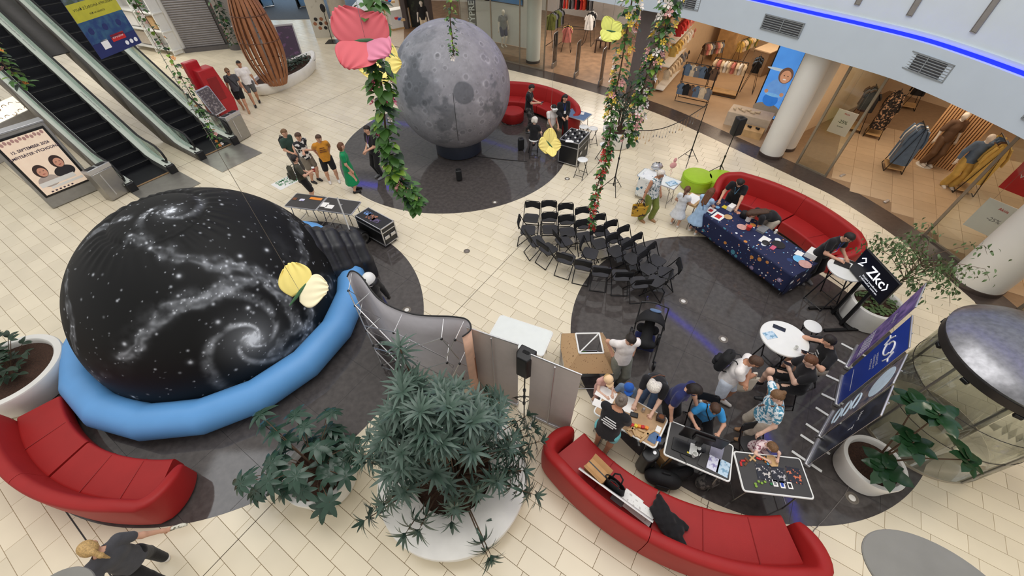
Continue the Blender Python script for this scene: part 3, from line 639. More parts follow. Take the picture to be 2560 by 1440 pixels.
for cx, cy, rx, ry, s in ((-.52, .02, .2, .45, 1), (-.82, .55, .16, .35, .9), (-.18, -.42, .3, .2, .9), (.68, -.05, .12, .1, .7), (.68, -.34, .13, .17, .8), (.24, .76, .09, .06, .6), (-.28, .68, .2, .12, .45), (-.3, -.1, .14, .3, .5), (.1, -.62, .14, .12, .4), (.9, .3, .06, .25, .4), (-.2, -.72, .2, .08, .5)):
    q = 1 - np.hypot((A - cx) / rx, (B - cy) / ry); mare = np.maximum(mare, s * np.clip(q * 2.2 + .15, 0, 1) * (f > -.1))
back = np.clip((fbm(N * 2.2, 4, 50) - .52) * 8, 0, 1) * np.clip(-f * 4, 0, 1); mare = np.maximum(mare, back)
q = 1 - np.hypot((a + wob[:, 0] * .03 - .16), (b + wob[:, 1] * .03 + .09)) / .165; mare = np.maximum(mare, np.clip(q * 12, 0, 1) * (f > 0))
val = base * (1 - .5 * mare) + .02
rc = np.random.default_rng(3)
for k in range(900):
    c = rc.normal(size=3); c /= np.linalg.norm(c); rad = .01 + .05 * rc.random() ** 4
    cs = N @ c; m = cs > math.cos(rad * 1.9); ang = np.arccos(np.clip(cs[m], -1, 1)) / rad
    fade = 1 - .65 * mare[m]; val[m] += fade * (.1 * np.exp(-((ang - 1) / .22) ** 2) - .07 * (ang < .85))
    if k < 7: val[m] += .12 * np.exp(-ang * 1.4)
for k in range(22):                                                # bright rayed craters
    c = rc.normal(size=3); c /= np.linalg.norm(c); ang = np.arccos(np.clip(N @ c, -1, 1)); val += .16 * np.exp(-(ang / .035) ** 2)
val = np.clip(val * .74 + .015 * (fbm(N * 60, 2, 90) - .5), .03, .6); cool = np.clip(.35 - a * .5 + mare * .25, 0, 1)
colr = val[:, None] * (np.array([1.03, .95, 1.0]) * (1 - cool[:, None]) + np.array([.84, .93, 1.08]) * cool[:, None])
me = raw_mesh('globe', N * MR + np.array([0, 0, mz]), F); setcol(me, colr); me.materials.append(vcol_mat('moon_print', .42, bump=.05, bs=3)); part('globe', me, None, moon)
q = MB(); q.lathe([(.74, .0), (.8, .04), (.8, .46), (.78, .5), (.6, .52)], 40); part('base_drum', q, mat('drum_navy', (38, 44, 58), .55), moon)
q = MB(); q.tube([(0, 0, .01), (.6, -.5, .012), (1.6, -.75, .012), (2.4, -.9, .012)], .012, 6); part('power_cord', q, MATS['plastic_black'], moon)
o = MB(); o.tube([Vector(N_) for N_ in [d * MR * 1.001 + Vector((0, 0, mz)) - u_ * .15 + Vector((0, 0, 0))]] + [Vector((0, 0, mz)) + (d * math.cos(t) - u_ * math.sin(t)) * MR * 1.002 for t in np.linspace(.1, .95, 12)], .006, 5); part('seam_cord', o, MATS['fabric_black'], moon)

# ------------------------------------------------------------------ planetarium dome
DC, DR, DZ, DZ0 = Vector((-6.45, 6.0, 0)), 2.45, 2.5, .5
dome = thing('planetarium_dome', 'black inflatable planetarium dome printed with galaxies inside a blue air ring', 'inflatable', (DC.x, DC.y, 0))
def dome_hit(px, py):
    o = Vector((0, 0, CAM_H)); p = Vector(fp(px, py)); dv = (p - o); s = Vector((1 / DR, 1 / DR, 1 / DZ)); c = Vector((DC.x, DC.y, DZ0))
    o2 = Vector([(o[i] - c[i]) * s[i] for i in range(3)]); d2 = Vector([dv[i] * s[i] for i in range(3)]); aa = d2.dot(d2); bb = o2.dot(d2); cc = o2.dot(o2) - 1; D = bb * bb - aa * cc
    t = (-bb - math.sqrt(max(D, 0))) / aa; return np.array(o2 + d2 * t)          # unit-sphere direction
N, F = sphere_mesh('dome', 0, 0, 760, 300, -.2, PI / 2 - .002)
X = N * np.array([DR, DR, DZ]); az = np.arctan2(N[:, 1], N[:, 0]); rho = np.hypot(X[:, 0], X[:, 1])
val = np.full(len(N), .003)
nz1 = fbm(X * 2.2, 5, 70); nz2 = fbm(X * 6, 4, 80)
def band(pts, w, s, sd):
    H = [dome_hit(*p) * np.array([DR, DR, DZ]) for p in pts]; D = np.full(len(N), 9.)
    Y = X + (np.stack([fbm(X * 3, 3, sd), fbm(X * 3, 3, sd + 9), fbm(X * 3, 3, sd + 18)], 1) - .5) * .4
    for p, q in zip(H[:-1], H[1:]):
        pq = q - p; t = np.clip(((Y - p) @ pq) / (pq @ pq), 0, 1); D = np.minimum(D, np.linalg.norm(Y - p - t[:, None] * pq, axis=1))
    core = np.exp(-(D / w) ** 2); edge = np.exp(-((D - w * .75) / (w * .32)) ** 2)
    return s * (core * .5 * nz2 + edge * np.clip(nz2 * 1.8 - .55, 0, 1))
val += band([(230, 950), (330, 890), (440, 775), (520, 735), (590, 700), (660, 700), (712, 745), (728, 810), (700, 870)], .12, .26, 101) + band([(320, 600), (430, 640), (560, 665), (650, 690), (700, 715)], .11, .22, 131) + band([(690, 500), (745, 590), (770, 690), (765, 800), (745, 930)], .1, .22, 151) + band([(165, 700), (180, 800), (190, 880)], .1, .18, 171) + band([(210, 610), (250, 570), (320, 540)], .1, .14, 181)
def galaxy(px, py, rad, s, arms, wind, rot, tilt=1.):
    c = dome_hit(px, py); e1 = np.cross([0, 0, 1], c); e1 /= np.linalg.norm(e1); e2 = np.cross(c, e1); x = (N @ e1) * DR / rad; y = (N @ e2) * DR / rad / tilt
    r = np.hypot(x, y) + 1e-4; th = np.arctan2(y, x) + rot; fr = (N @ c) > .3
    arm = np.clip(np.cos(arms * (th - wind * np.log(r + .06))), 0, 1) ** 4.5
    v = (arm * np.exp(-r * 1.9) * np.clip(nz2 * 2.6 - .75, 0, 1.3) + np.exp(-(r / .09) ** 2) * 1.3 + np.exp(-(r / .3) ** 2) * .25) * s; return np.where(fr & (r < 1.6), v * np.clip(1.6 - r, 0, 1), 0)
val += galaxy(632, 848, 1.3, .62, 3, 2.2, 2.2) + galaxy(425, 528, .62, .4, 2, 2.2, .4) + galaxy(826, 716, .5, .14, 2, 2.2, 1.)
rs = np.random.default_rng(11); pts = [dome_hit(px, py) for px, py in ((667, 625), (447, 690), (311, 860), (476, 906), (333, 992), (545, 805), (600, 640), (375, 620), (620, 770), (300, 550))]; big = len(pts)
for k in range(520):
    c = rs.normal(size=3); c[2] = abs(c[2]); pts.append(c / np.linalg.norm(c))
dens = val.copy()
for k in range(500):                                               # more stars inside the milky bands
    i = rs.choice(len(N), p=dens ** 1.3 / (dens ** 1.3).sum()); pts.append(N[i])
for k, c in enumerate(pts):
    w = (.026 if k < big else .007 + .014 * rs.random() ** 3) / DR; cs = N @ np.asarray(c); m = cs > math.cos(w * 4); ang = np.arccos(np.clip(cs[m], -1, 1)) / w
    val[m] += (.6 if k < big else .12 + .5 * rs.random()) * (np.exp(-ang ** 2) + (.18 * np.exp(-ang * .9) if k < big else 0))
colr = np.clip(val, .004, .85)[:, None] * np.array([.93, .98, 1.06])
fold = np.exp(-((rho - 1.0) / .22) ** 2) * .013 * np.sin(az * 34 + 3 * np.sin(az * 3)) * np.clip(1.2 * fbm(N * 3, 2, 7), 0, 1) - .04 * np.exp(-((rho - .78) / .07) ** 2)
me = raw_mesh('canopy', X + N * fold[:, None] + np.array([0, 0, DZ0]), F); setcol(me, colr); me.materials.append(vcol_mat('dome_print', .6, bump=.04, bs=4)); part('canopy', me, None, dome)
q = MB(); q.tube([(2.74 * math.cos(2 * PI * k / 18 + .1), 2.74 * math.sin(2 * PI * k / 18 + .1), .325) for k in range(18)], .33, 22, closed=True); part('air_ring', q, mat('ring_blue', (98, 160, 220), .45, var=.04, vs=2), dome, 22)
tn = fp(838, 600, 1.0); tx, ty = tn[0] - DC.x, tn[1] - DC.y; e = Vector((tx, ty, 0)).normalized(); s_ = Vector((-e.y, e.x, 0))
pr = []
for k in range(5):
    for t in range(7):
        a = PI * t / 6; r0 = .78 - .05 * k; c = e * (2.15 + .24 * k); p = c + s_ * r0 * math.cos(a) + Vector((0, 0, .1 + (1.35 - .14 * k) * math.sin(a))); a2 = PI * (t + 1) / 6; p2 = c + s_ * r0 * math.cos(a2) + Vector((0, 0, .1 + (1.35 - .14 * k) * math.sin(a2)))
        if t < 6: pr.append((np.array(p), np.array(p2), (.17, .12)[k % 2], (.17, .12)[k % 2]))
V, F = sdf_mesh(pr, .03, .04); V[:, 2] = np.maximum(V[:, 2], .005); part('entrance_tunnel', np_mesh('entrance_tunnel', V, F), mat('dome_black', (30, 31, 36), .45, var=.1), dome)
# ------------------------------------------------------------------ curved red sofas
mat('leather_red', (160, 34, 33), .5, spec=.3, var=.06, vs=2.5, bump=.06, bs=120); mat('sofa_seam', (140, 22, 22), .6); mat('sofa_plinth', (40, 26, 26), .6)
def rounded(pts, r=.05, n=4):
    out = []; k = len(pts)
    for i in range(k):
        p, a, b = Vector(pts[i]), Vector(pts[i - 1]), Vector(pts[(i + 1) % k]); da = (a - p); db = (b - p); q = min(r, da.length * .45, db.length * .45)
        A, B = p + da.normalized() * q, p + db.normalized() * q
        for j in range(n + 1): t = j / n; out.append((1 - t) ** 2 * A + 2 * t * (1 - t) * p + t * t * B)
    return out
def sweep(mb, prof, path, z=lambda t: 1, cap=True):
    """prof(t) -> list of (across, up); path(t) -> (point, across-direction)"""
    n = 40; ring = []
    for i in range(n + 1):
        t = i / n; c, a = path(t); pr = prof(t); ring.append([c + a * p[0] + Vector((0, 0, p[1])) for p in pr])
    k = len(ring[0]); vs = [p for r in ring for p in r]; fs = [(i * k + j, (i + 1) * k + j, (i + 1) * k + (j + 1) % k, i * k + (j + 1) % k) for i in range(n) for j in range(k)]
    if cap: fs += [tuple(range(k)), tuple(n * k + j for j in range(k))[::-1]]
    mb.add(vs, fs)
def sofa(label, C, Rf, a0, a1, split, ends=(1, 1), depth=.62, hb=.82, cuts=5, group=None):
    """arc sofa about C: seat front radius Rf, back outside; ends: 1 = back wraps round as an arm"""
    C = Vector((C[0], C[1], 0)); root = thing('curved_sofa', label, 'sofa', (C.x, C.y, 0), 0, group)
    rad = lambda a: Vector((math.cos(a), math.sin(a), 0)); a0, a1, sp = math.radians(a0), math.radians(a1), [math.radians(x) for x in split]
    Rs = Rf + depth; L = (a1 - a0)
    bounds = [a0] + sp + [a1]
    for b0, b1 in zip(bounds[:-1], bounds[1:]):
        e0 = .16 / Rs if b0 == a0 and ends[0] else .006; e1 = .16 / Rs if b1 == a1 and ends[1] else .006
        mb = MB(); pr = rounded([(Rf, .1), (Rs + .05, .1), (Rs + .05, .40), (Rf, .43)], .06)
        sweep(mb, lambda t: pr, lambda t: (Vector((0, 0, 0)), rad(b0 + e0 + (b1 - e1 - b0 - e0) * t))); seat = part('seat', mb, MATS['leather_red'], root, 50)
        nc = max(1, round((b1 - b0) * Rf / .72))
        for k in range(1, nc):
            a = b0 + (b1 - b0) * k / nc; q = MB(); q.tube([rad(a) * (Rf - .003) + Vector((0, 0, .2)), rad(a) * (Rf + .004) + Vector((0, 0, .4)), rad(a) * (Rf + .05) + Vector((0, 0, .428)), rad(a) * (Rs + .04) + Vector((0, 0, .408))], .007, 5); part('seam', q, MATS['sofa_seam'], seat)
        q = MB(); pp = [(Rf + .1, .0), (Rs + .18, .0), (Rs + .18, .1), (Rf + .1, .1)]; sweep(q, lambda t: pp, lambda t: (Vector((0, 0, 0)), rad(b0 + .02 + (b1 - b0 - .04) * t))); part('plinth', q, MATS['sofa_plinth'], root)
    # back: follows the arc and turns forward at the wrapped ends
    Rb = Rs + .15; path = []
    na = 60; et = .34
    def arm(a, s):
        P = []; c = rad(a) * (Rb - et); t = Vector((-math.sin(a), math.cos(a), 0)) * s
        for j in range(1, 13): q = PI * .5 * j / 12; P.append(c + rad(a) * et * math.cos(q) + t * et * .55 * math.sin(q))
        P.append(c + t * et * .55 - rad(a) * (.12)); P.append(c + t * et * .52 - rad(a) * .3); return P
    i0 = a0 + (et * .55 / Rb if ends[0] else 0); i1 = a1 - (et * .55 / Rb if ends[1] else 0)
    core = [rad(i0 + (i1 - i0) * k / na) * Rb for k in range(na + 1)]
    pts = (arm(i0, -1)[::-1] if ends[0] else []) + core + (arm(i1, 1) if ends[1] else [])
    cum = [0]
    for p, q in zip(pts[:-1], pts[1:]): cum.append(cum[-1] + (q - p).length)
    T = cum[-1]
    def at(s):
        s = max(0, min(T, s)); i = max(0, min(len(pts) - 2, next((k for k in range(len(cum) - 1) if cum[k + 1] >= s), len(pts) - 2))); f = (s - cum[i]) / max(cum[i + 1] - cum[i], 1e-6); p = pts[i].lerp(pts[i + 1], f)
        a = pts[max(i - 1, 0)]; b = pts[min(i + 2, len(pts) - 1)]; t = (b - a).normalized(); return p, Vector((t.y, -t.x, 0))
    sb = [0] + [cum[min(range(len(pts)), key=lambda i: (pts[i] - rad(a) * Rb).length)] for a in sp] + [T]
    for s0, s1 in zip(sb[:-1], sb[1:]):
        def height(s):
            d = min(s if ends[0] else 9, T - s if ends[1] else 9); d2 = min(s, T - s); h = .46 + (hb - .46) * min(1, max(0, d / .95)) ** .7 if d < .95 else hb
            if d2 < .5 and d == 9: h = min(h, .5 + (hb - .5) * min(1, d2 / .4) ** .5)
            return h
        def prof(t):
            s = s0 + .004 + (s1 - s0 - .008) * t; h = height(s); de = min(s, T - s); w = .14 if de > .25 else .06 + .08 * max(0, min(1, de / .25)) ** .5
            return rounded([(-w, .02), (w * 1.0, .02), (w * 1.05, h * .6), (w * .95, h), (-w * .35, h), (-w * .9, h * .55)], min(.075, w * .6), 4)
        mb = MB(); sweep(mb, prof, lambda t: at(s0 + .004 + (s1 - s0 - .008) * t)); part('backrest', mb, MATS['leather_red'], root, 50)
    return root
sofa('curved red leather sofa in the lower right holding a jacket and a white board', (3.8, 4.75), 3.14, -147, -83, [-118.5])
sofa('curved red leather sofa in the lower left corner beside the dome', (-5.95, 5.95), 3.38, -140, -84, [-115], ends=(0, 1))
sofa('curved red leather sofa behind the table with the space-print cloth', (4.75, 7.1), 3.0, 2, 66, [32], ends=(1, 1), hb=.9, depth=.6)
sofa('curved red leather sofa behind the moon globe', (-.2, 14.6), 1.95, 0, 96, [50], ends=(1, 0), hb=.9, depth=.58)
# ------------------------------------------------------------------ furniture
def dots_mat(key, base, cols, scale=9, thr=.33, rough=.8, vary=.5, size2=None):
    if key in MATS: return MATS[key]
    m = mat(key, base, rough, var=.05); nt = m.node_tree; N = nt.nodes; L = nt.links; b = N['Principled BSDF']
    tc = N.new('ShaderNodeTexCoord'); src = b.inputs['Base Color'].links[0].from_socket
    for sc, th, seed in ((scale, thr, 0.), (scale * 2.7, thr * .75, 3.3)):
        mp = N.new('ShaderNodeMapping'); mp.inputs['Location'].default_value = (seed, seed, seed); L.new(tc.outputs['Object'], mp.inputs[0])
        v = N.new('ShaderNodeTexVoronoi'); v.inputs['Scale'].default_value = sc; L.new(mp.outputs[0], v.inputs['Vector'])
        rp = N.new('ShaderNodeValToRGB'); rp.color_ramp.interpolation = 'CONSTANT'; e = rp.color_ramp.elements
        while len(e) < len(cols): e.new(.5)
        for i, c in enumerate(cols): e[i].position = i / len(cols); e[i].color = (*srgb(c), 1)
        sp = N.new('ShaderNodeSeparateColor'); L.new(v.outputs['Color'], sp.inputs[0]); L.new(sp.outputs[0], rp.inputs['Fac'])
        mu = N.new('ShaderNodeMath'); mu.operation = 'MULTIPLY_ADD'; mu.inputs[1].default_value = -vary * th; mu.inputs[2].default_value = th; L.new(sp.outputs[1], mu.inputs[0])
        lt = N.new('ShaderNodeMath'); lt.operation = 'LESS_THAN'; L.new(v.outputs['Distance'], lt.inputs[0]); L.new(mu.outputs[0], lt.inputs[1])
        mx = N.new('ShaderNodeMix'); mx.data_type = 'RGBA'; L.new(lt.outputs[0], mx.inputs[0]); L.new(src, mx.inputs[6]); L.new(rp.outputs['Color'], mx.inputs[7]); src = mx.outputs[2]
    L.new(src, b.inputs['Base Color']); return m
def rrect(w, h, r, n=4):
    P = []
    for cx, cy, a in ((w / 2 - r, h / 2 - r, 0), (-w / 2 + r, h / 2 - r, PI / 2), (-w / 2 + r, -h / 2 + r, PI), (w / 2 - r, -h / 2 + r, 1.5 * PI)):
        P += [(cx + r * math.cos(a + PI / 2 * k / n), cy + r * math.sin(a + PI / 2 * k / n)) for k in range(n + 1)]
    return P
# --- folding chairs: built once, then copied
def make_chair(label):
    t = thing('folding_chair', label, 'chair', group='black folding chairs in the oval')
    q = MB(); q.prism(rrect(.40, .38, .07), .43, .46); part('seat', q, MATS['vinyl_black'], t, bevel=.008)
    q = MB()
    def back(u, v): x = (u - .5) * .40; return (x, -.205 - .03 * math.cos((u - .5) * 2.4) - .035 * v, .63 + .17 * v - .015 * (2 * u - 1) ** 2 * v + .02 * (1 - v) * math.cos((u - .5) * PI * 2))
    q.grid(back, 10, 4); part('backrest', q, MATS['fabric_black'], t, 60, solid=.028, bevel=.006)
    r = .0115
    for sx in (-1, 1):
        x = sx * .215; q = MB(); q.tube([(x, .24, .01), (x, .05, .3), (x, -.12, .52), (x * .98, -.22, .72), (x * .95, -.245, .79)], r, 7); part('front_leg', q, MATS['metal_black'], t)
        q = MB(); q.tube([(sx * .19, -.27, .01), (sx * .19, -.05, .25), (sx * .19, .12, .43)], r, 7); part('rear_leg', q, MATS['metal_black'], t)
    q = MB(); q.tube([(-.19, -.265, .015), (.19, -.265, .015)], r, 7); part('rear_bar', q, MATS['metal_black'], t)
    q = MB(); q.tube([(-.215, .19, .09), (.215, .19, .09)], .009, 6); part('front_bar', q, MATS['metal_black'], t)
    q = MB(); q.tube([(-.205, -.245, .785), (-.17, -.265, .815), (.17, -.265, .815), (.205, -.245, .785)], r, 7); part('top_bar', q, MATS['metal_black'], t)
    return t
ch = [(1328, 545, -100), (1372, 543, -92), (1416, 550, -86), (1460, 560, -80), (1502, 578, -73), (1535, 594, -66), (1568, 608, -60), (1603, 628, -55), (1641, 652, -48),
      (1375, 573, -90), (1418, 580, -84), (1462, 592, -76), (1500, 609, -70), (1541, 628, -62), (1581, 646, -56), (1621, 671, -50),
      (1320, 575, -8), (1341, 603, 22), (1371, 622, 42), (1416, 646, 64), (1459, 662, 72), (1501, 678, 80), (1552, 688, 88), (1596, 706, 95), (1640, 703, 150), (1664, 682, 172), (1410, 603, 25), (1475, 633, -22)]
rows = ['row of black folding chairs facing the camera', 'second row', 'row with its back to the camera']
ordw = ['first', 'second', 'third', 'fourth', 'fifth', 'sixth', 'seventh', 'eighth', 'ninth', 'tenth', 'eleventh', 'twelfth', 'thirteenth', 'fourteenth', 'fifteenth', 'sixteenth']
CL = ['black folding chair, %s from the left in the back row by the moon disc' % w for w in ordw[:9]] + ['black folding chair, %s from the left in the middle row' % w for w in ordw[:7]] + \
     ['black folding chair at the left end of the oval, facing right', 'black folding chair at the left end, just below the one facing right'] + ['black folding chair turned from the camera, %s from the left in the nearest row' % w for w in ordw[:6]] + \
     ['black folding chair at the right end by the blue floor reflection', 'black folding chair at the right end, its back to the red sofa', 'black folding chair alone inside the oval, left of centre', 'black folding chair alone inside the oval, at its centre']
chair0 = make_chair(CL[0])
for k, (px, py, hd) in enumerate(ch):
    x, y, _ = fp(px, py, .45)
    if k == 0: chair0.location = (x, y, 0); chair0.rotation_euler.z = math.radians(hd - 90)
    else: dup(chair0, (x, y, 0), math.radians(hd - 90), CL[k])
x, y, _ = fp(1905, 1115, .5); CH29 = dup(chair0, (x + .02, y + .0, 0), math.radians(-78 - 90), 'black folding chair at the card table with a small girl on it', 'black folding chairs at the tables')
x, y, _ = fp(1772, 1075, .5); CH30 = dup(chair0, (x, y + .05, 0), math.radians(-118 - 90), 'black folding chair under the boy in the blue t-shirt', 'black folding chairs at the tables')
# --- tables
def table(label, corners, z, top, edge='plastic_white', legs='steel', nm='folding_table', rad=.03, edge_w=.016):
    c = [Vector((*p[:2], 0)) for p in corners]; ce = sum(c, Vector()) / 4; ax = ((c[1] - c[0]) + (c[2] - c[3])) / 2; ay = ((c[3] - c[0]) + (c[2] - c[1])) / 2; w, d = ax.length, ay.length
    rz = math.atan2(ax.y, ax.x); t = thing(nm, label, 'table', ce, rz); sy = -1
    q = MB(); q.prism(rrect(w - .02, d - .02, rad), z - .03, z - .001); part('table_top', q, MATS[top], t)
    q = MB(); o1 = rrect(w, d, rad + .008); q.tube([(x, y, z - .014) for x, y in o1], edge_w, 6, closed=True); part('edge_trim', q, MATS[edge], t)
    for sx in (-1, 1):
        xx = sx * (w / 2 - .14)
        for s2 in (-1, 1):
            q = MB(); q.tube([(xx, s2 * (d / 2 - .06), z - .03), (xx + sx * .05, s2 * (d / 2 - .05), .005)], .011, 7); part('leg', q, MATS[legs], t)
        q = MB(); q.tube([(xx + sx * .04, -(d / 2 - .05), .14), (xx + sx * .04, d / 2 - .05, .14)], .009, 6); part('cross_bar', q, MATS[legs], t)
        q = MB(); q.tube([(xx + sx * .02, 0, z * .5), (xx - sx * .3, 0, z - .03)], .007, 6); part('brace', q, MATS[legs], t)
    return t, rz, w, d
mat('top_wood', (176, 142, 104), .45, var=.18, vs=4); mat('top_black', (58, 56, 55), .55, var=.06); mat('top_white', (226, 230, 226), .45, var=.02)
F_ = lambda z, *p: [fp(*q, z) for q in p]
T_white = table('empty white folding table behind the grey partition backs', F_(.74, (1250, 785), (1380, 830), (1360, 890), (1222, 845)), .74, 'top_white', rad=.05)
T_wood = table('wood-topped camping table with building blocks and drawings', F_(.75, (1530, 965), (1668, 1050), (1640, 1118), (1475, 1030)), .75, 'top_wood', rad=.05)
T_comp = table('black table with white edges carrying a monitor', F_(.75, (1678, 1052), (1835, 1115), (1822, 1203), (1660, 1135)), .75, 'top_black')
T_puz = table('black table with white edges covered in puzzle cards', F_(.75, (1837, 1130), (2000, 1145), (2035, 1248), (1858, 1225)), .75, 'top_black')
T_l1 = table('narrow dark table with leaflets behind the dome, left of the pair', F_(.75, (740, 483), (815, 492), (790, 525), (712, 515)), .75, 'top_black', 'aluminium')
T_l2 = table('narrow dark table with leaflets behind the dome, right of the pair', F_(.75, (818, 492), (900, 505), (880, 536), (793, 525)), .75, 'top_black', 'aluminium')
T_vr = table('small folding table with a blue cloth beside the dark-haired woman', F_(.72, (1420, 268), (1475, 285), (1465, 302), (1418, 290)), .72, 'cloth_denim', 'aluminium')
T_dot = table('folding table with a dotted cloth behind the lady with green trousers', F_(.72, (1607, 418), (1700, 452), (1690, 475), (1598, 440)), .72, 'top_white', 'aluminium')
# dotted cloth hanging off that table
mdot = dots_mat('cloth_dotted', (228, 230, 230), [(52, 96, 128), (90, 140, 168), (228, 230, 230), (44, 64, 84)], 5.5, .36)
def drape(label, T, z, over, m, skip=(), nm='tablecloth', dx=0, w=None):
    t, rz, w0, d = T; w = w or w0; q = MB(); e = .02
    def P(u, v):                                       # v along depth with hanging flaps front and back
        L = over[0] + d + over[1] + 2 * e; s = v * L; x = (u - .5) * (w + 2 * e) + dx
        if s < over[0]: h = over[0] - s; return (x, -d / 2 - e - .03 * h + .012 * math.sin(x * 22) * h, z + .006 - h)
        if s > over[0] + d + 2 * e: h = s - over[0] - d - 2 * e; return (x, d / 2 + e + .03 * h + .012 * math.sin(x * 19) * h, z + .006 - h)
        return (x, -d / 2 - e + (s - over[0]), z + .006)
    q.grid(P, 48, 40)
    for sx, ov in ((-1, over[2]), (1, over[3])):
        if ov: q.grid(lambda u, v: (dx + sx * (w / 2 + e + .02 * v * ov + .012 * v * math.sin(u * 30)), (u - .5) * (d + 2 * e), z + .006 - ov * v), 24, 10)
    o = part(nm, q, m, None, 60, solid=.004); o.location = t.location; o.rotation_euler = t.rotation_euler; return tag(o, label, 'tablecloth')
drape('white cloth with blue dots hanging off the table behind the old lady', T_dot, .72, (.62, .3, .62, 0), mdot, w=.55, dx=-.2)
# --- long table under the space cloth
T_sp = table('long trestle table hidden under the space-print cloth', F_(.75, (1752, 522), (1800, 497), (2055, 655), (1975, 690)), .75, 'top_white')
c = [Vector(p) for p in (fp(1740, 530, .75), fp(1788, 500, .75), fp(2058, 655, .75), fp(1978, 692, .75))]
t, rz, w, d = T_sp
msp = dots_mat('cloth_space', (26, 34, 72), [(206, 136, 64), (116, 168, 206), (232, 236, 240), (214, 150, 120), (38, 60, 110), (70, 130, 150), (150, 130, 160), (26, 34, 72)], 4.4, .34)
drape('navy blue tablecloth printed with planets and rockets on the long table', (t, rz, w, d), .75, (.62, .62, .55, .55), msp)
# --- high round tables and stools
def high_table(label, px, py, r, z):
    x, y, _ = fp(px, py, z); t = thing('bar_table', label, 'table', (x, y, 0), .4)
    q = MB(); q.lathe([(r - .012, z - .045), (r, z - .035), (r, z - .01), (r - .012, z)], 48); part('table_top', q, MATS['plastic_white'], t)
    for s2 in (-1, 1):
        for sx in (-1, 1):
            q = MB(); q.tube([(sx * .22, s2 * .2, z - .05), (-sx * .28, s2 * .22, .01)], .014, 7); part('leg', q, MATS['metal_black'], t)
    for s2 in (-1, 1):
        q = MB(); q.tube([(s2 * .28, -.22, .05), (s2 * .28, .22, .05)], .012, 7); part('foot_bar', q, MATS['metal_black'], t)
        q = MB(); q.tube([(s2 * .12, -.21, z * .72), (s2 * .12, .21, z * .72)], .01, 7); part('cross_bar', q, MATS['metal_black'], t)
    return t
high_table('round white high table where two men in black sit', 1962, 845, .42, 1.08); high_table('round white high table with laptop in front of the man with glasses', 2118, 672, .37, 1.08)
STOOLS = {}
def stool(label, px, py, z=.62, r=.165, group=None):
    x, y, _ = fp(px, py, z); t = thing('folding_stool', label, 'stool', (x, y, 0), random.random() * 3, group); STOOLS[label] = t
    q = MB(); q.lathe([(r - .01, z - .03), (r, z - .02), (r, z - .008), (r - .012, z)], 32); part('seat', q, MATS['plastic_white'], t)
    for s2 in (-1, 1):
        for sx in (-1, 1):
            q = MB(); q.tube([(sx * .1, s2 * .12, z - .03), (-sx * .2, s2 * .15, .008)], .011, 6); part('leg', q, MATS['metal_black'], t)
    for sx in (-1, 1):
        q = MB(); q.tube([(sx * .16, -.145, .1), (sx * .16, .145, .1)], .009, 6); part('foot_bar', q, MATS['metal_black'], t)
    return t
for lb, px, py, z in (('white folding stool standing alone by the dark moon disc', 1457, 398, .62), ('white folding stool behind the headset case, left of two', 1460, 316, .62), ('white folding stool behind the headset case, beside the planter', 1483, 320, .62), ('white folding stool half hidden by the red flower strand', 1512, 360, .62), ('white folding stool under the white-haired child', 1334, 358, .62), ('white folding stool under the woman with the headset', 1380, 330, .5), ('empty white stool beside the round high table', 2033, 815, .78)): stool(lb, px, py, z)
for lb, px, py in (('white bar stool under the man with phone and brown hair', 2015, 985), ('white bar stool under the man resting his hand on his face', 2078, 905)): stool(lb, px, py, .6)
# --- poufs
mat('leather_lime', (158, 196, 38), .45, var=.05)
def pouf(label, px, py, r, z, m, cat='pouf'):
    x, y, _ = fp(px, py, z); t = thing('pouf', label, cat, (x, y, 0)); q = MB(); q.lathe([(r * .96, .03), (r, .06), (r * 1.01, z * .6), (r, z - .05), (r * .95, z - .01), (r * .85, z)], 40); part('cushion', q, MATS[m], t)
    q = MB(); q.lathe([(r * .9, 0), (r * .9, .035)], 32); part('base', q, MATS['chrome'], t); q = MB(); q.tube([(r * 1.003 * math.cos(a), r * 1.003 * math.sin(a), z - .045) for a in np.linspace(0, 2 * PI, 40, endpoint=False)], .006, 5, closed=True); part('piping', q, MATS[m], t)
pouf('round red leather pouf at the foot of the moon globe', 1281, 275, .44, .42, 'leather_red'); pouf('round lime green pouf in front, next to the speaker stand', 1747, 437, .46, .42, 'leather_lime'); pouf('round lime green pouf half hidden behind the speaker stand', 1808, 442, .46, .42, 'leather_lime')
# ------------------------------------------------------------------ display walls, banners, stands
mat('wall_fabric_grey', (196, 193, 198), .85, var=.04); mat('rollup_back', (196, 186, 180), .8, var=.03); mat('peach', (236, 190, 162), .7); mat('bronze_print', (150, 96, 66), .7)
# curved pop-up wall seen from behind
cp = catmull([fp(*p, 2.2)[:2] for p in [(868, 692), (878, 678), (902, 690), (950, 750), (1030, 785), (1130, 792), (1168, 800)]] + [(-.66, 3.86), (-.78, 3.72)], 8)
pw = thing('popup_wall', 'curved grey pop-up display wall seen from behind with its lattice frame', 'display wall')
n = len(cp)
for i0, i1, m, nm in ((0, n - 13, 'wall_fabric_grey', 'fabric_panel'), (n - 13, n - 1, 'peach', 'end_panel')):
    q = MB(); C = cp[i0:i1 + 1]; q.grid(lambda u, v: (lambda f, k: tuple((C[k].lerp(C[min(k + 1, len(C) - 1)], f - k))[:2]) + (.02 + 2.18 * v,))(u * (len(C) - 1), min(int(u * (len(C) - 1)), len(C) - 1)), len(C) - 1, 4)
    part(nm, q, MATS[m], pw, 60, solid=.006)
q = MB(); q.tube([(p.x, p.y, 2.205) for p in cp], .014, 6); part('top_edge', q, MATS['plastic_black'], pw)
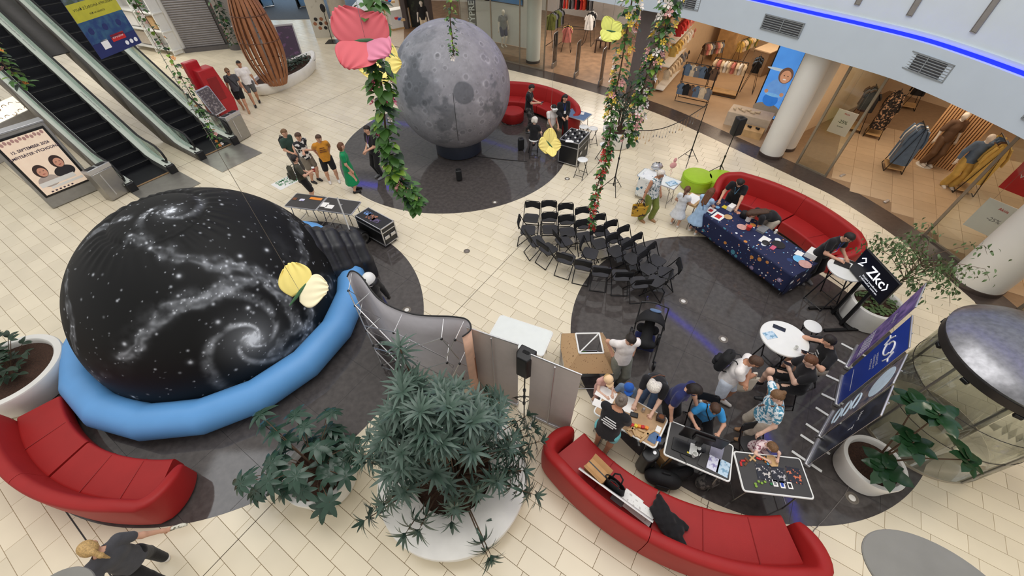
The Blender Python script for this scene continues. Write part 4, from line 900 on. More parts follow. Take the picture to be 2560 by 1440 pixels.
q = MB(); C = cp[n - 13:]; q.grid(lambda u, v: (lambda f, k: tuple((C[k].lerp(C[min(k + 1, len(C) - 1)], f - k))[:2]) + (.7 + .7 * v,))(u * (len(C) - 1), min(int(u * (len(C) - 1)), len(C) - 1)), 12, 1); q.v = [(x + .006, y + .006, z) for x, y, z in q.v]; part('print_band', q, MATS['bronze_print'], pw, 60)
ks = [9, 21, 30, 38, 46]; nodes = []
for k in ks:
    p = cp[k]; t = (cp[k + 1] - cp[k - 1]).normalized(); nn = Vector((t.y, -t.x, 0)); nn = nn if nn.dot(-p) > 0 else -nn; nodes.append((p + nn * .03, p + nn * .34))
zs = [.05, .76, 1.47, 2.17]
for a, (f, b) in enumerate(nodes):
    for z in zs:
        q = MB(); q.tube([(*f[:2], z), (*b[:2], z + (-.12 if z > 1 else .1))], .009, 6); part('strut', q, MATS['aluminium'], pw)
        q = MB(); q.ell((*b[:2], z + (-.12 if z > 1 else .1)), (.025, .025, .025), 8, 6); part('hub', q, MATS['plastic_black'], pw)
    if a < len(nodes) - 1:
        g, c2 = nodes[a + 1]
        for z, z2 in zip(zs[:-1], zs[1:]):
            for u, v in (((*b[:2], z + .02), (*c2[:2], z2 - .1)), ((*b[:2], z2 - .1), (*c2[:2], z + .02))):
                q = MB(); q.tube([u, v], .011, 6); part('lattice_bar', q, MATS['aluminium'], pw)
    for z, z2 in zip(zs[:-1], zs[1:]):
        q = MB(); q.tube([(*f[:2], z), (*b[:2], z2 - .1)], .006, 6); part('lattice_bar', q, MATS['aluminium'], pw)
# roll-up banners
def rollup(label, a, b, h, front, back='rollup_back', side=1):
    """a,b floor ends; printed front faces left of a->b when side=1"""
    a, b = Vector((*a[:2], 0)), Vector((*b[:2], 0)); d = b - a; w = d.length; rz = math.atan2(d.y, d.x); t = thing('rollup_banner', label, 'banner', (a + b) / 2, rz)
    q = MB(); q.box((0, 0, .05), (w, .1, .08)); part('base', q, MATS['aluminium'], t, bevel=.02)
    for sx in (-1, 1):
        q = MB(); q.box((sx * w * .32, -.02, .015), (.05, .5, .02)); part('foot', q, MATS['plastic_white'], t, bevel=.008)
    q = MB(); q.box((0, side * .004, (h + .09) / 2), (w * .97, .004, h - .09)); part('print_sheet', q, MATS[front], t)
    q = MB(); q.box((0, -side * .002, (h + .09) / 2), (w * .972, .004, h - .092)); part('back_sheet', q, MATS[back], t)
    q = MB(); q.cyl((0, -side * .035, .08), (0, -side * .035, h - .02), .011, n=8); part('support_pole', q, MATS['aluminium'], t)
    q = MB(); q.box((0, 0, h), (w * .99, .022, .03)); part('top_rail', q, MATS['aluminium'], t, bevel=.006)
    return t, w, h
rollup('grey back of a roll-up banner, the one touching the pop-up wall', fp(1165, 818, 2.05), fp(1297, 862, 2.05), 2.05, 'paper_white'); rollup('grey back of a roll-up banner beside the loudspeaker, nearer the red sofa', fp(1326, 886, 2.05), fp(1456, 938, 2.05), 2.05, 'paper_white')
mat('banner_purple', (86, 70, 130), .55, vs=5, col2=(150, 120, 186), thr=(.4, .65)); mat('banner_blue', (22, 58, 156), .5, var=.05); mat('banner_photo', (72, 76, 96), .55, vs=7, col2=(134, 120, 116), thr=(.35, .65)); mat('banner_dark', (20, 24, 34), .3, vs=3, col2=(52, 62, 84), thr=(.45, .75)); mat('banner_pale', (206, 226, 240), .55)
RB = []
for lb, a, b, m in (('purple roll-up banner furthest from the camera in the slanted row', (2142, 868), (2113, 925), 'banner_purple'), ('bright blue roll-up banner with white lettering in the slanted row', (2104, 943), (2088, 1018), 'banner_blue'), ('roll-up banner with a pale round logo field below the blue one', (2082, 1032), (2045, 1098), 'banner_photo'), ('dark navy roll-up banner nearest the puzzle table', (2045, 1102), (2012, 1168), 'banner_dark')):
    RB.append(rollup(lb, fp(*a), fp(*b), 2.0, m, side=-1))
# fronts look towards -y of each banner
def on_banner(i, x, z): return frame((x, -.009, z), (1, 0, 0), (0, 0, 1))
t, w, h = RB[1]
for s, z, sz in (('VEDECKÉ', 1.18, .075), ('CENTRUM', 1.09, .075), ('KYSUCE', 1.0, .075)): lettering(s, sz, on_banner(1, 0, z), MATS['print_white'], t)
q = MB()
for k in range(2):
    a0 = .3 + k * PI; q.tube([(.17 * math.cos(a0 + a) * (1 - .1 * a), -.009, 1.5 + .17 * math.sin(a0 + a) * (1 - .1 * a)) for a in np.linspace(0, 3.0, 16)], .016, 6)
for sx in (-1, 1): q.tube([(sx * .2, -.009, 1.64), (sx * .25, -.009, 1.5), (sx * .2, -.009, 1.36)], .014, 6); q.tube([(sx * .25, -.009, 1.5), (sx * .33, -.009, 1.5)], .014, 6)
part('emblem', q, MATS['print_white'], t); q = MB(); q.box((0, -.009, .45), (w * .7, .002, .012)); part('print_line', q, MATS['print_white'], t)
t, w, h = RB[0]; lettering('Astro', .13, on_banner(0, 0, 1.35), MATS['print_white'], t)
for k in range(6): q = MB(); q.box((0, -.009, .35 + .07 * k), (w * .75, .002, .014)); part('print_line', q, MATS['print_white'], t)
t, w, h = RB[2]; q = MB(); q.lathe([(.3, 0), (.3, .003)], 36); q.v = [(x, -.008 - z, 1.6 + y) for x, y, z in q.v]; part('logo_field', q, MATS['banner_pale'], t); lettering('ZKC', .15, on_banner(2, 0, 1.6), MATS['print_blue'], t, bold=.002)
for k in range(3):
    q = MB(); q.tube([(.2 * math.cos(a), -.01, .95 - .28 * k + .1 * math.sin(a)) for a in np.linspace(.2, 5.6, 20)], .014, 6); part('print_ring', q, MATS['banner_pale'], t)
t, w, h = RB[3]; lettering('T', .2, on_banner(3, .1, 1.2), MATS['print_white'], t); lettering('Noc', .12, on_banner(3, -.1, 1.35), MATS['print_white'], t)
# --- loudspeakers on tripods
def tripod(label, x, y, h, nm='tripod_stand', cat='stand', foot=.42, rz=0.):
    t = thing(nm, label, cat, (x, y, 0), rz); q = MB(); q.tube([(0, 0, .2), (0, 0, h * .55)], .019, 8); part('lower_pole', q, MATS['metal_black'], t)
    q = MB(); q.tube([(0, 0, h * .5), (0, 0, h)], .013, 8); part('upper_pole', q, MATS['metal_black'], t)
    for z in (.26, .5, h * .55): q = MB(); q.cyl((0, 0, z - .025), (0, 0, z + .025), .03, n=10); part('collar', q, MATS['plastic_black'], t)
    for k in range(3):
        a = 2 * PI * k / 3; q = MB(); q.tube([(.02 * math.cos(a), .02 * math.sin(a), .5), (foot * math.cos(a), foot * math.sin(a), .012)], .011, 6); lg = part('leg', q, MATS['metal_black'], t)
        q = MB(); q.tube([(.02 * math.cos(a), .02 * math.sin(a), .26), (foot * .5 * math.cos(a), foot * .5 * math.sin(a), .258)], .008, 6); part('brace', q, MATS['metal_black'], lg)
    return t
def speaker(label, x, y, z0, rz, s=1.):
    t = thing('loudspeaker', label, 'loudspeaker', (x, y, z0), rz); w, d, h = .3 * s, .28 * s, .56 * s
    q = MB(); q.prism([(-w / 2, -d / 2), (w / 2, -d / 2), (w / 2, d * .15), (w * .33, d / 2), (-w * .33, d / 2), (-w / 2, d * .15)], 0, h); part('cabinet', q, MATS['plastic_black'], t, bevel=.02)
    q = MB(); q.box((0, -d / 2 - .004, h * .5), (w * .88, .012, h * .9)); part('grille', q, mat('grille', (16, 16, 17), .6, bump=.6, bs=300), t, bevel=.006)
    q = MB(); q.prism(rrect(w * .42, .06, .02), 0, .006); q.v = [(x, y - .02, z + h - .001) for x, y, z in q.v]; part('handle_recess', q, mat('recess', (8, 8, 8), .9), t); q = MB(); q.cyl((0, 0, -.04), (0, 0, .01), .025, n=12); part('socket', q, MATS['plastic_black'], t)
tripod('black speaker tripod between the two grey banner backs', .2, 3.58, 1.36, rz=.5); speaker('black loudspeaker on a tripod between the grey banner backs', .2, 3.58, 1.4, 2.6, .95)
tripod('black speaker tripod beside the lime green poufs', 6.62, 11.4, 1.5, rz=.2); speaker('black loudspeaker on a tall stand above the lime poufs', 6.62, 11.4, 1.54, .3, .9)
for lb, px, py in (('black floor loudspeaker on the dark disc in front of the moon', 1148, 455), ('small black loudspeaker on the floor beside the white-haired child', 1302, 378)):
    x, y, _ = fp(px, py); speaker(lb, x, y + .1, .04, .2, .62 if px < 1200 else .7)
a = fp(1531, 478); b = fp(1718, 408); tripod('thin black light stand in front of the white planter', a[0], a[1], 2.05, foot=.38, rz=.6); tripod('thin black light stand in front of the childrens clothes shop', b[0], b[1], 2.0, foot=.38, rz=.1)
st = thing('tag_garland', 'thin line of little hanging tags strung between the two light stands', 'garland', (0, 0, 0)); A = Vector((a[0], a[1], 2.03)); B = Vector((b[0], b[1], 1.98))
L_ = [A.lerp(B, k / 24) - Vector((0, 0, .35 * math.sin(PI * k / 24))) for k in range(25)]; q = MB(); q.tube(L_, .012, 6); part('rope', q, mat('rope_black', (50, 42, 36), .8), st)
for k in range(4, 23):
    q = MB(); ln = .16 + .22 * random.random(); p = L_[k]; q.tube([p, p - Vector((0, 0, ln))], .003, 4); q.ell(p - Vector((0, 0, ln + .03)), (.014, .014, .035), 6, 5); part('hanging_tag', q, MATS[random.choice(['wood_light', 'print_grey', 'aluminium', 'cardboard'])], st)
# --- television on its stand
tv = Vector(fp(2130, 855)); T = thing('screen_stand', 'black screen on a tall stand showing white letters', 'screen', (tv.x, tv.y, 0)); P0 = [Vector(fp(*p, z)) for p, z in (((2172, 628), 1.72), ((2242, 703), 1.72), ((2195, 762), 1.02), ((2128, 682), 1.02))]
ax = (P0[1] - P0[0]); ax.z = 0; wd_ = 1.0; ax.normalize(); nn = Vector((ax.y, -ax.x, 0)); nn = nn if nn.dot(-tv) > 0 else -nn
T.location = ((P0[0] + P0[1] + P0[2] + P0[3]) / 4).to_2d().to_3d(); rz = math.atan2(ax.y, ax.x); T.rotation_euler.z = rz; tilt = Matrix.Rotation(-.12, 3, 'X')
q = MB(); q.box((0, 0, 1.4), (1.02, .05, .6)); part('bezel', q, MATS['plastic_black'], T, bevel=.008); q = MB(); q.box((0, -.027, 1.4), (.98, .004, .56)); part('screen', q, mat('screen_navy', (8, 10, 22), .2, emit=.25), T)
mat('screen_white', (235, 238, 245), .5, emit=.9)
lettering('Zkc', .3, frame((.08, -.031, 1.44), (1, 0, 0), (0, 0, 1)), MATS['screen_white'], T, bold=.004); q = MB(); q.tube([(.34, -.031, 1.53), (.39, -.031, 1.44), (.34, -.031, 1.35)], .012, 6); part('chevron', q, MATS['screen_white'], T)
for s, z in (('Krajské hvezdárske', 1.26), ('a informačné centrum', 1.2)): lettering(s, .06, frame((.06, -.031, z), (1, 0, 0), (0, 0, 1)), MATS['screen_white'], T)
q = MB(); q.tube([(-.42, -.031, 1.5), (-.36, -.031, 1.56), (-.3, -.031, 1.5), (-.36, -.031, 1.43), (-.42, -.031, 1.36), (-.3, -.031, 1.4)], .014, 6); part('emblem', q, MATS['screen_white'], T)
for sx in (-.16, .16): q = MB(); q.box((sx, .04, .62), (.07, .04, 1.2)); part('upright', q, MATS['metal_black'], T)
q = MB(); q.box((0, .1, .04), (.7, .06, .06)); q.box((-.32, -.05, .03), (.06, .75, .05)); q.box((.32, -.05, .03), (.06, .75, .05)); part('base_frame', q, MATS['metal_black'], T)
# ------------------------------------------------------------------ planters and plants
mat('pot_white', (232, 230, 224), .3, var=.03, vs=3); mat('stone_white', (240, 237, 230), .5, var=.05, vs=4); mat('bark', (92, 72, 54), .85, var=.2)
def leaf_mat(k, c, rough=.4): return mat(k, c, rough, var=.18, vs=6, rnd='obj', spec=.45)
leaf_mat('leaf_oleander', (72, 94, 82), .38); leaf_mat('leaf_schefflera', (48, 74, 60), .3); leaf_mat('leaf_fig', (30, 62, 34), .28); leaf_mat('leaf_ficus', (86, 110, 66), .45); leaf_mat('leaf_ivy', (66, 108, 44), .45); leaf_mat('leaf_dark', (36, 58, 40), .45); leaf_mat('leaf_lime', (128, 164, 58), .45)
def leaf_mesh(key, L, W, mat_, droop=.25, fold=.18, wavy=0, tip=1., n=6):
    q = MB(); vs = []
    for i in range(n + 1):
        t = i / n; w = W * (math.sin(PI * min(1, t ** .8)) ** .8 if tip == 1. else (math.sin(PI * t ** tip) ** .7)) * .5 + .001; x = L * t; z = -droop * L * t * t
        for s in (-1, 0, 1): vs.append((x * (1 - .1 * t * droop), s * w * (1 + wavy * math.sin(i * 2.1)), z + abs(s) * fold * w + wavy * .2 * W * math.sin(i * 1.7 + s)))
    fs = [(i * 3 + j, (i + 1) * 3 + j, (i + 1) * 3 + j + 1, i * 3 + j + 1) for i in range(n) for j in (0, 1)]
    q.add(vs, fs); me = q.mesh(key, 80); me.materials.append(MATS[mat_]); return me
def orient(p, d, up=(0, 0, 1), s=1.):
    x = Vector(d).normalized(); y = Vector(up).cross(x); y = y.normalized() if y.length > 1e-3 else Vector((0, 1, 0)); z = x.cross(y)
    M = Matrix((x, y, z)).transposed().to_4x4() @ Matrix.Scale(s, 4); M.translation = Vector(p); return M
def put_leaves(root, meshes, mats4, cap=300, name='leaf'):
    """first `cap` leaves singly, the rest joined as stuff"""
    for M in mats4[:cap]:
        o = link(bpy.data.objects.new(name, random.choice(meshes)), root); o.matrix_local = M
    if len(mats4) > cap:
        q = MB()
        for M in mats4[cap:]:
            me = random.choice(meshes); q.add([M @ v.co for v in me.vertices], [tuple(p.vertices) for p in me.polygons])
        o = part('leaves', q, meshes[0].materials[0], root, 80); o['kind'] = 'stuff'
def soil_disc(t, r, z, sx=1, sy=1):
    q = MB(); q.grid(lambda u, v: (sx * r * v * math.cos(2 * PI * u), sy * r * v * math.sin(2 * PI * u), z + .02 * math.sin(u * 40) * v * (1 - v) + .02 * (1 - v)), 28, 6); part('soil', q, MATS['soil'], t)
# round white bench planter with the tall whorled shrub
bp = thing('bench_planter', 'low round white stone planter bench under the tall shrub', 'planter', (-1.0, 2.27, 0))
q = MB(); q.lathe([(1.12, 0), (1.16, .06), (1.21, .4), (1.2, .45), (1.17, .47), (.68, .49), (.63, .47), (.62, .3)], 72); part('bench', q, MATS['stone_white'], bp, 40); soil_disc(bp, .64, .36)
TR = thing('shrub', 'tall shrub with whorls of narrow grey-green leaves in the round bench planter', 'plant', (-1.0, 2.27, .36))
def whorl_shrub(root, stems, meshes, per, L):
    M4 = []; q = MB()
    for pts, r in stems:
        q.tube(pts, [r * (1 - .7 * i / (len(pts) - 1)) for i in range(len(pts))], 6)
        end = Vector(pts[-1]); d = (end - Vector(pts[-2])).normalized(); tot = len(pts)
        for back in range(3):
            c = end - d * back * L * .42; n = per - back * 2; a0 = random.random() * 6
            for k in range(n):
                a = a0 + 2 * PI * k / n; s1 = d.orthogonal().normalized(); s2 = d.cross(s1); e = (s1 * math.cos(a) + s2 * math.sin(a)) * (.75 + .2 * back) + d * (.85 - .5 * back) + Vector((0, 0, -.12 * back))
                M4.append(orient(c, e, d, .75 + .45 * random.random()))
    part('branches', q, MATS['bark'], root); random.shuffle(M4); return M4
random.seed(21); stems = []
for k in range(120):
    lay = random.random(); z = .3 + 2.5 * lay ** 1.1; a = random.random() * 2 * PI; sp = max(.12, (1.75 - .52 * z) * (.3 + .7 * random.random() ** .5))
    e = Vector((sp * math.cos(a) * 1.1, sp * math.sin(a) * .85, z)); s = Vector((.1 * math.cos(a), .1 * math.sin(a), .1)); mid = s.lerp(e, .55) + Vector((0, 0, .16)); stems.append(([s, mid, e - (e - mid) * .2, e], .014))
stems += [([(0, 0, 0), (-.08, .1, 1.0), (-.2, .28, 1.8), (-.35, .5, 2.95)], .03)]
lm = [leaf_mesh('leaf', .22, .036, 'leaf_oleander', .45), leaf_mesh('leaf', .2, .034, 'leaf_oleander', .7), leaf_mesh('leaf', .24, .04, 'leaf_oleander', .3)]
put_leaves(TR, lm, whorl_shrub(TR, stems, lm, 12, .22))
for px, py, rz in ((1215, 1303, .3), (1192, 1335, 1.4)):
    o = link(bpy.data.objects.new('fallen_leaf', lm[0])); o.location = fp(px, py, .495); o.rotation_euler = (0, 0, rz); tag(o, 'single fallen narrow leaf on the white planter bench, %s' % ('lying crosswise' if rz < 1 else 'pointing at the camera'), 'leaf')
# white bowl planters
def pot(label, x, y, r, h, rb=.7, soil=.82, sx=1, nm='planter_pot'):
    t = thing(nm, label, 'planter', (x, y, 0)); q = MB(); q.lathe([(r * rb, 0), (r * (rb + .08), .03), (r * .95, h * .6), (r, h - .03), (r * .985, h), (r * .86, h + .005), (r * .83, h - .02), (r * .81, h - .12)], 56, sx=sx); part('pot', q, MATS['pot_white'], t, 40); soil_disc(t, r * .83, h - .1, sx); return t
pot('white round planter with glossy umbrella-leaved shrub beside the bench planter', -3.2, 2.33, .56, .52, .8)
SF = thing('umbrella_plant', 'glossy dark umbrella plant with radiating leaflets in a white pot', 'plant', (-3.2, 2.33, .44)); random.seed(5); q = MB(); M4 = []
for k in range(40):
    a = random.random() * 2 * PI; z = .12 + .75 * random.random(); sp = (.25 + .5 * random.random()) * (1.25 - .3 * z); hub = Vector((sp * math.cos(a) * 1.15 - .22, sp * math.sin(a) + .08, z)); q.tube([(0.05 * math.cos(a), .05 * math.sin(a), 0), (hub * .5) + Vector((0, 0, .15)), hub], .007, 5)
    d = (hub.normalized() * .6 + Vector((0, 0, .8))).normalized(); s1 = d.orthogonal().normalized(); s2 = d.cross(s1); n = random.choice((7, 8, 9))
    for j in range(n):
        b = 2 * PI * j / n; M4.append(orient(hub, (s1 * math.cos(b) + s2 * math.sin(b)) + d * .1, d, .75 + .4 * random.random()))
part('stalks', q, MATS['bark'], SF); lm2 = [leaf_mesh('leaflet', .25, .085, 'leaf_schefflera', .35, tip=.9), leaf_mesh('leaflet', .22, .08, 'leaf_schefflera', .5, tip=.9)]; put_leaves(SF, lm2, M4, name='leaflet')
pot('large white bowl planter at the left edge of the picture', -9.75, 4.2, .88, .62, .72)
LP = thing('broadleaf_plant', 'dark glossy broad-leaved plant in the white bowl at the left edge', 'plant', (-9.9, 4.25, .5)); q = MB(); M4 = []; random.seed(9)
for k in range(46):
    a = random.random() * 2 * PI; sp = .1 + .5 * random.random(); hub = Vector((sp * math.cos(a), sp * math.sin(a), .1 + .5 * random.random())); q.tube([(0.1 * math.cos(a), .1 * math.sin(a), 0), hub], .006, 5)
    for j in range(4): b = a + random.uniform(-1.3, 1.3); M4.append(orient(hub, (math.cos(b), math.sin(b), .35), (0, 0, 1), .8 + .5 * random.random()))
part('stalks', q, MATS['bark'], LP); put_leaves(LP, [leaf_mesh('leaf', .19, .08, 'leaf_dark', .3)], M4)
pot('white round planter with the fiddle leaf fig near the glass lift', 5.93, 2.36, .46, .46, .8)
FG = thing('fiddle_leaf_fig', 'fiddle leaf fig with big wavy glossy leaves in a white pot', 'plant', (5.97, 2.38, .38)); random.seed(14); M4 = []; q = MB()
tips = [Vector((*[a - b for a, b in zip(fp(px, py, z), (5.97, 2.38, .38))],)) for px, py, z in ((2215, 1170, .75), (2285, 1105, 1.35), (2350, 1035, 1.9), (2425, 1150, 1.25), (2290, 1010, 1.7))]
for tp in tips:
    q.tube([(0, 0, 0), tp * .5 + Vector((0, 0, .12)), tp], [.016, .013, .008], 7); d = (tp.normalized() * .5 + Vector((0, 0, .8))).normalized(); s1 = d.orthogonal().normalized(); s2 = d.cross(s1)
    for j in range(7): b = 2 * PI * j / 7 + random.random() * .4; M4.append(orient(tp - d * .04 * j * .4, s1 * math.cos(b) + s2 * math.sin(b) + d * (.15 + .08 * j), d, .8 + .45 * random.random()))
part('stem', q, MATS['bark'], FG); put_leaves(FG, [leaf_mesh('leaf', .34, .2, 'leaf_fig', .3, .25, .1, .75, 9), leaf_mesh('leaf', .3, .19, 'leaf_fig', .45, .2, .12, .75, 9)], M4)
# weeping fig at the right
pot('big white planter behind the screen stand on the dark disc edge', 7.93, 5.68, .52, .6, .78)
def bushy(root, branches, meshes, per, sp, cap=300, down=.4, bark='bark'):
    q = MB(); M4 = []
    for pts, r in branches:
        q.tube(pts, [r * (1 - .75 * i / (len(pts) - 1)) for i in range(len(pts))], 5)
        for k in range(per):
            t = .3 + .7 * random.random(); f = t * (len(pts) - 1); i = min(int(f), len(pts) - 2); p = Vector(pts[i]).lerp(Vector(pts[i + 1]), f - i) + Vector((random.gauss(0, sp), random.gauss(0, sp), random.gauss(0, sp * .7)))
            a = random.random() * 2 * PI; M4.append(orient(p, (math.cos(a), math.sin(a), random.uniform(-1, .3) - down), (random.gauss(0, .4), random.gauss(0, .4), 1), .7 + .6 * random.random()))
    part('branches', q, MATS[bark], root); random.shuffle(M4); put_leaves(root, meshes, M4, cap)
random.seed(31); FC = thing('weeping_fig', 'airy weeping fig tree with small leaves in the planter behind the screen', 'tree', (7.93, 5.68, .5)); br = [([(0, 0, 0), (.1, .05, .5), (.25, .12, 1.0), (.35, .15, 1.3)], .025)]
for k in range(34):
    a = random.random() * 2 * PI; z = .75 + 1.15 * random.random(); sp = .35 + .5 * random.random(); c = Vector((.25, .12, z * .7)); e = c + Vector((sp * math.cos(a), sp * math.sin(a), .35)); br.append(([c, c.lerp(e, .6) + Vector((0, 0, .1)), e, e + Vector((.2 * math.cos(a), .2 * math.sin(a), -.2))], .008))
bushy(FC, br, [leaf_mesh('leaf', .085, .035, 'leaf_ficus', .4, n=3)], 26, .09)
UG = thing('ground_cover', 'low leafy ground cover in the planter behind the screen', 'plant', (7.93, 5.68, .5)); M4 = [orient((r * math.cos(a), r * math.sin(a), .01 + .07 * random.random()), (math.cos(a * 3), math.sin(a * 3), .4), (0, 0, 1), .8 + .5 * random.random()) for r, a in [(.38 * random.random() ** .5, random.random() * 6.28) for _ in range(160)]]; put_leaves(UG, [leaf_mesh('leaf', .09, .05, 'leaf_ficus', .3, n=3)], M4)
# planter by the moon
pot('white planter holding a thin dark tree behind the flower garlands', 3.83, 13.75, .56, .62, .72)
random.seed(41); MT = thing('ficus_tree', 'thin dark-leaved tree in the planter behind the flower garlands', 'tree', (3.83, 13.75, .52)); br = []
for k in range(22):
    a = random.random() * 2 * PI; z = .8 + 1.1 * random.random(); sp = .3 + .55 * random.random(); c = Vector((.08 * math.cos(a), .08 * math.sin(a), 0)); e = Vector((sp * math.cos(a), sp * math.sin(a), z)); br.append(([c, Vector((c.x, c.y, z * .5)), e * .7 + Vector((0, 0, .25)), e], .012))
bushy(MT, br, [leaf_mesh('leaf', .11, .045, 'leaf_dark', .35, n=4)], 22, .1)
# --- flower garlands
mat('petal_pink', (232, 170, 166), .6, var=.1); mat('petal_red', (208, 60, 50), .6, var=.1); mat('petal_yellow', (240, 206, 80), .6, var=.1); mat('petal_white', (238, 228, 220), .6, var=.05); mat('petal_magenta', (206, 90, 120), .6, var=.1); mat('petal_orange', (232, 146, 60), .6)
def flower_mesh(m, r=.05):
    q = MB()
    for k in range(5):
        a = 2 * PI * k / 5; d = Vector((math.cos(a), math.sin(a), 0)); s = Vector((-d.y, d.x, 0))
        q.add([d * .1 * r, d * .7 * r + s * .36 * r + Vector((0, 0, .3 * r)), d * 1.1 * r + Vector((0, 0, .38 * r)), d * .7 * r - s * .36 * r + Vector((0, 0, .3 * r))], [(0, 1, 2, 3)])
    q.ell((0, 0, .12 * r), (.2 * r, .2 * r, .16 * r), 6, 4); me = q.mesh('flower', 60); me.materials.append(MATS[m]); return me
FM = {m: flower_mesh(m, .055) for m in ('petal_pink', 'petal_red', 'petal_yellow', 'petal_white', 'petal_magenta', 'petal_orange')}
IV = [leaf_mesh('leaf', .12, .085, k, .3, tip=.8, n=4) for k in ('leaf_ivy', 'leaf_dark', 'leaf_ivy', 'leaf_lime')]
def garland(label, pts, nleaf, nflow, spread, flowers, leaves=IV, seed=1, ls=1., cap=220, taper=.5, fs=.85, tail=None):
    random.seed(seed); C = catmull(pts, 8); base = C[-1] if C[-1].z < C[0].z else C[0]; root = thing('flower_garland', label, 'garland', base); q = MB(); q.tube([p - base for p in C], .012, 5); part('cord', q, MATS['bark'], root)
    def spot(k=1.):
        t = random.random(); f = t * (len(C) - 1); i = min(int(f), len(C) - 2); p = C[i].lerp(C[i + 1], f - i); tl = 1 - taper * t; a = random.random() * 2 * PI
        o = Vector((math.cos(a), math.sin(a), random.uniform(-.5, .5))); return p - base, o, spread * tl, t
    M4 = []
    for _ in range(nleaf): p, o, s, _ = spot(); M4.append(orient(p + o * s * random.random() ** .6, o + Vector((0, 0, -.5 + random.random() * .6)), (o.x, o.y, 1), ls * (.7 + .7 * random.random())))
    put_leaves(root, leaves, M4, cap)
    for _ in range(nflow):
        p, o, s, t_ = spot(); me = FM[tail if tail and t_ > .62 else random.choice(flowers)]; ob = link(bpy.data.objects.new('flower', me), root); z = (o + Vector((0, 0, .6))).normalized(); x = z.orthogonal().normalized(); M = Matrix((x, z.cross(x), z)).transposed().to_4x4() @ Matrix.Scale(fs * (.8 + .7 * random.random()), 4); M.translation = p + o * s * 1.05; ob.matrix_local = M
    return root
def gp(px, py, d):
    """point along the sight line at ground distance d: garlands hang free in the hall"""
    p = Vector(fp(px, py)); k = d / math.hypot(p.x, p.y); return Vector((p.x * k, p.y * k, CAM_H * (1 - k)))
dg = 5.0
garland('thick leafy garland with pink flowers hanging before the moon', [gp(925, -60, dg), gp(930, 120, dg), gp(955, 220, dg), gp(965, 330, dg), gp(985, 430, dg), gp(1015, 470, dg), gp(1045, 515, dg)], 480, 40, .125, ['petal_pink', 'petal_magenta', 'petal_white', 'petal_pink'], seed=3, taper=.45)
dg = 7.5
garland('colourful flower garland hanging left of the dark pier, ending in red blossoms', [gp(1585, -30, dg), gp(1570, 60, dg), gp(1550, 180, dg), gp(1530, 270, dg), gp(1525, 340, dg), gp(1515, 400, dg), gp(1490, 480, dg), gp(1480, 570, dg)], 520, 150, .15, ['petal_yellow', 'petal_pink', 'petal_orange', 'petal_white', 'petal_yellow'], seed=4, taper=.72, tail='petal_red', ls=.72)
garland('colourful flower garland hanging right of the dark pier', [gp(1685, -30, dg), gp(1665, 60, dg), gp(1635, 140, dg), gp(1610, 210, dg), gp(1590, 300, dg), gp(1570, 350, dg)], 520, 105, .15, ['petal_white', 'petal_pink', 'petal_yellow', 'petal_white'], seed=6, taper=.25, ls=.72)
garland('thin pale garland hanging over the top of the moon', [gp(1130, -20, 9), gp(1125, 40, 9), gp(1130, 90, 9), gp(1135, 140, 9)], 90, 6, .1, ['petal_white'], seed=8, ls=.6)
# ------------------------------------------------------------------ the visitors and staff
def hp(px, py, z=0): return px, py
def strap(J, m, nm='strap', s=1, w=.012):
    """shoulder strap across the chest to the opposite hip"""
    sh, sp, f, r, H = J['sh'], J['spine'], J['fwd'], J['rgt'], J['H']; d = .07 * H * J['W'] + .008
    a = sh[1 if s > 0 else 0] * .55 + J['neck'] * .45; P = [sp[1] - f * d * .95 - r * s * .05 * H, sp[2] - f * d, a - f * .042 * H + J['up'] * .02 * H, a + J['up'] * .042 * H, a + f * .045 * H + J['up'] * .01 * H, sp[2] + f * d, sp[1] + f * d * .95 - r * s * .05 * H, sp[0] - r * s * .09 * H * J['W']]
    q = MB(); q.tube([Vector(p) for p in P], w, 5); part(nm, q, MATS[m], J['root'])
def wear_pack(label, J, m='fabric_black', k=1.):
    """a backpack on the figure's back: a thing of its own"""
    f, u, r, H = J['fwd'], J['up'], J['rgt'], J['H']; c = J['spine'][2] - f * (.085 * H * J['W'] + .075 * k) - u * .02; M = J['root'].matrix_basis
    t = thing('backpack', label, 'backpack', M @ Vector(c)); R = (M.to_3x3() @ Matrix((Vector(r), Vector(f), Vector(u))).transposed())
    pr = [((-.07 * k, 0, -.14 * k), (-.07 * k, 0, .1 * k), .075 * k, .07 * k), ((.07 * k, 0, -.14 * k), (.07 * k, 0, .1 * k), .075 * k, .07 * k), ((0, 0, -.12 * k), (0, 0, .14 * k), .08 * k, .075 * k)]
    V, F = sdf_mesh([(np.array(a), np.array(b), x, y) for a, b, x, y in pr], .016, .04); V = V @ np.array(R).T; part('bag_body', np_mesh('bag_body', V, F), MATS[m], t)
    V, F = sdf_mesh([(v3(-.05 * k, -.085 * k, -.12 * k), v3(.05 * k, -.085 * k, -.12 * k), .045 * k, .045 * k), (v3(-.05 * k, -.085 * k, -.04 * k), v3(.05 * k, -.085 * k, -.04 * k), .04 * k, .04 * k)], .016, .03); V = V @ np.array(R).T; part('front_pocket', np_mesh('front_pocket', V, F), MATS[m], t)
    for s in (-1, 1):
        Q = [(s * .07, .03, .16), (s * .085, .12, .2), (s * .09, .25, .1), (s * .09, .24, -.06), (s * .1, .1, -.16), (s * .08, .0, -.18)]; q = MB(); q.tube([R @ Vector((x * H / 1.7, y * H / 1.7, z * H / 1.7)) for x, y, z in Q], .014, 5, flat=.5); part('strap', q, MATS[m], t)
    q = MB(); q.tube([R @ Vector((x, -.02, .2 * k + z)) for x, z in ((-.04, 0), (-.02, .04), (.02, .04), (.04, 0))], .008, 5); part('grab_handle', q, MATS[m], t)
    return t
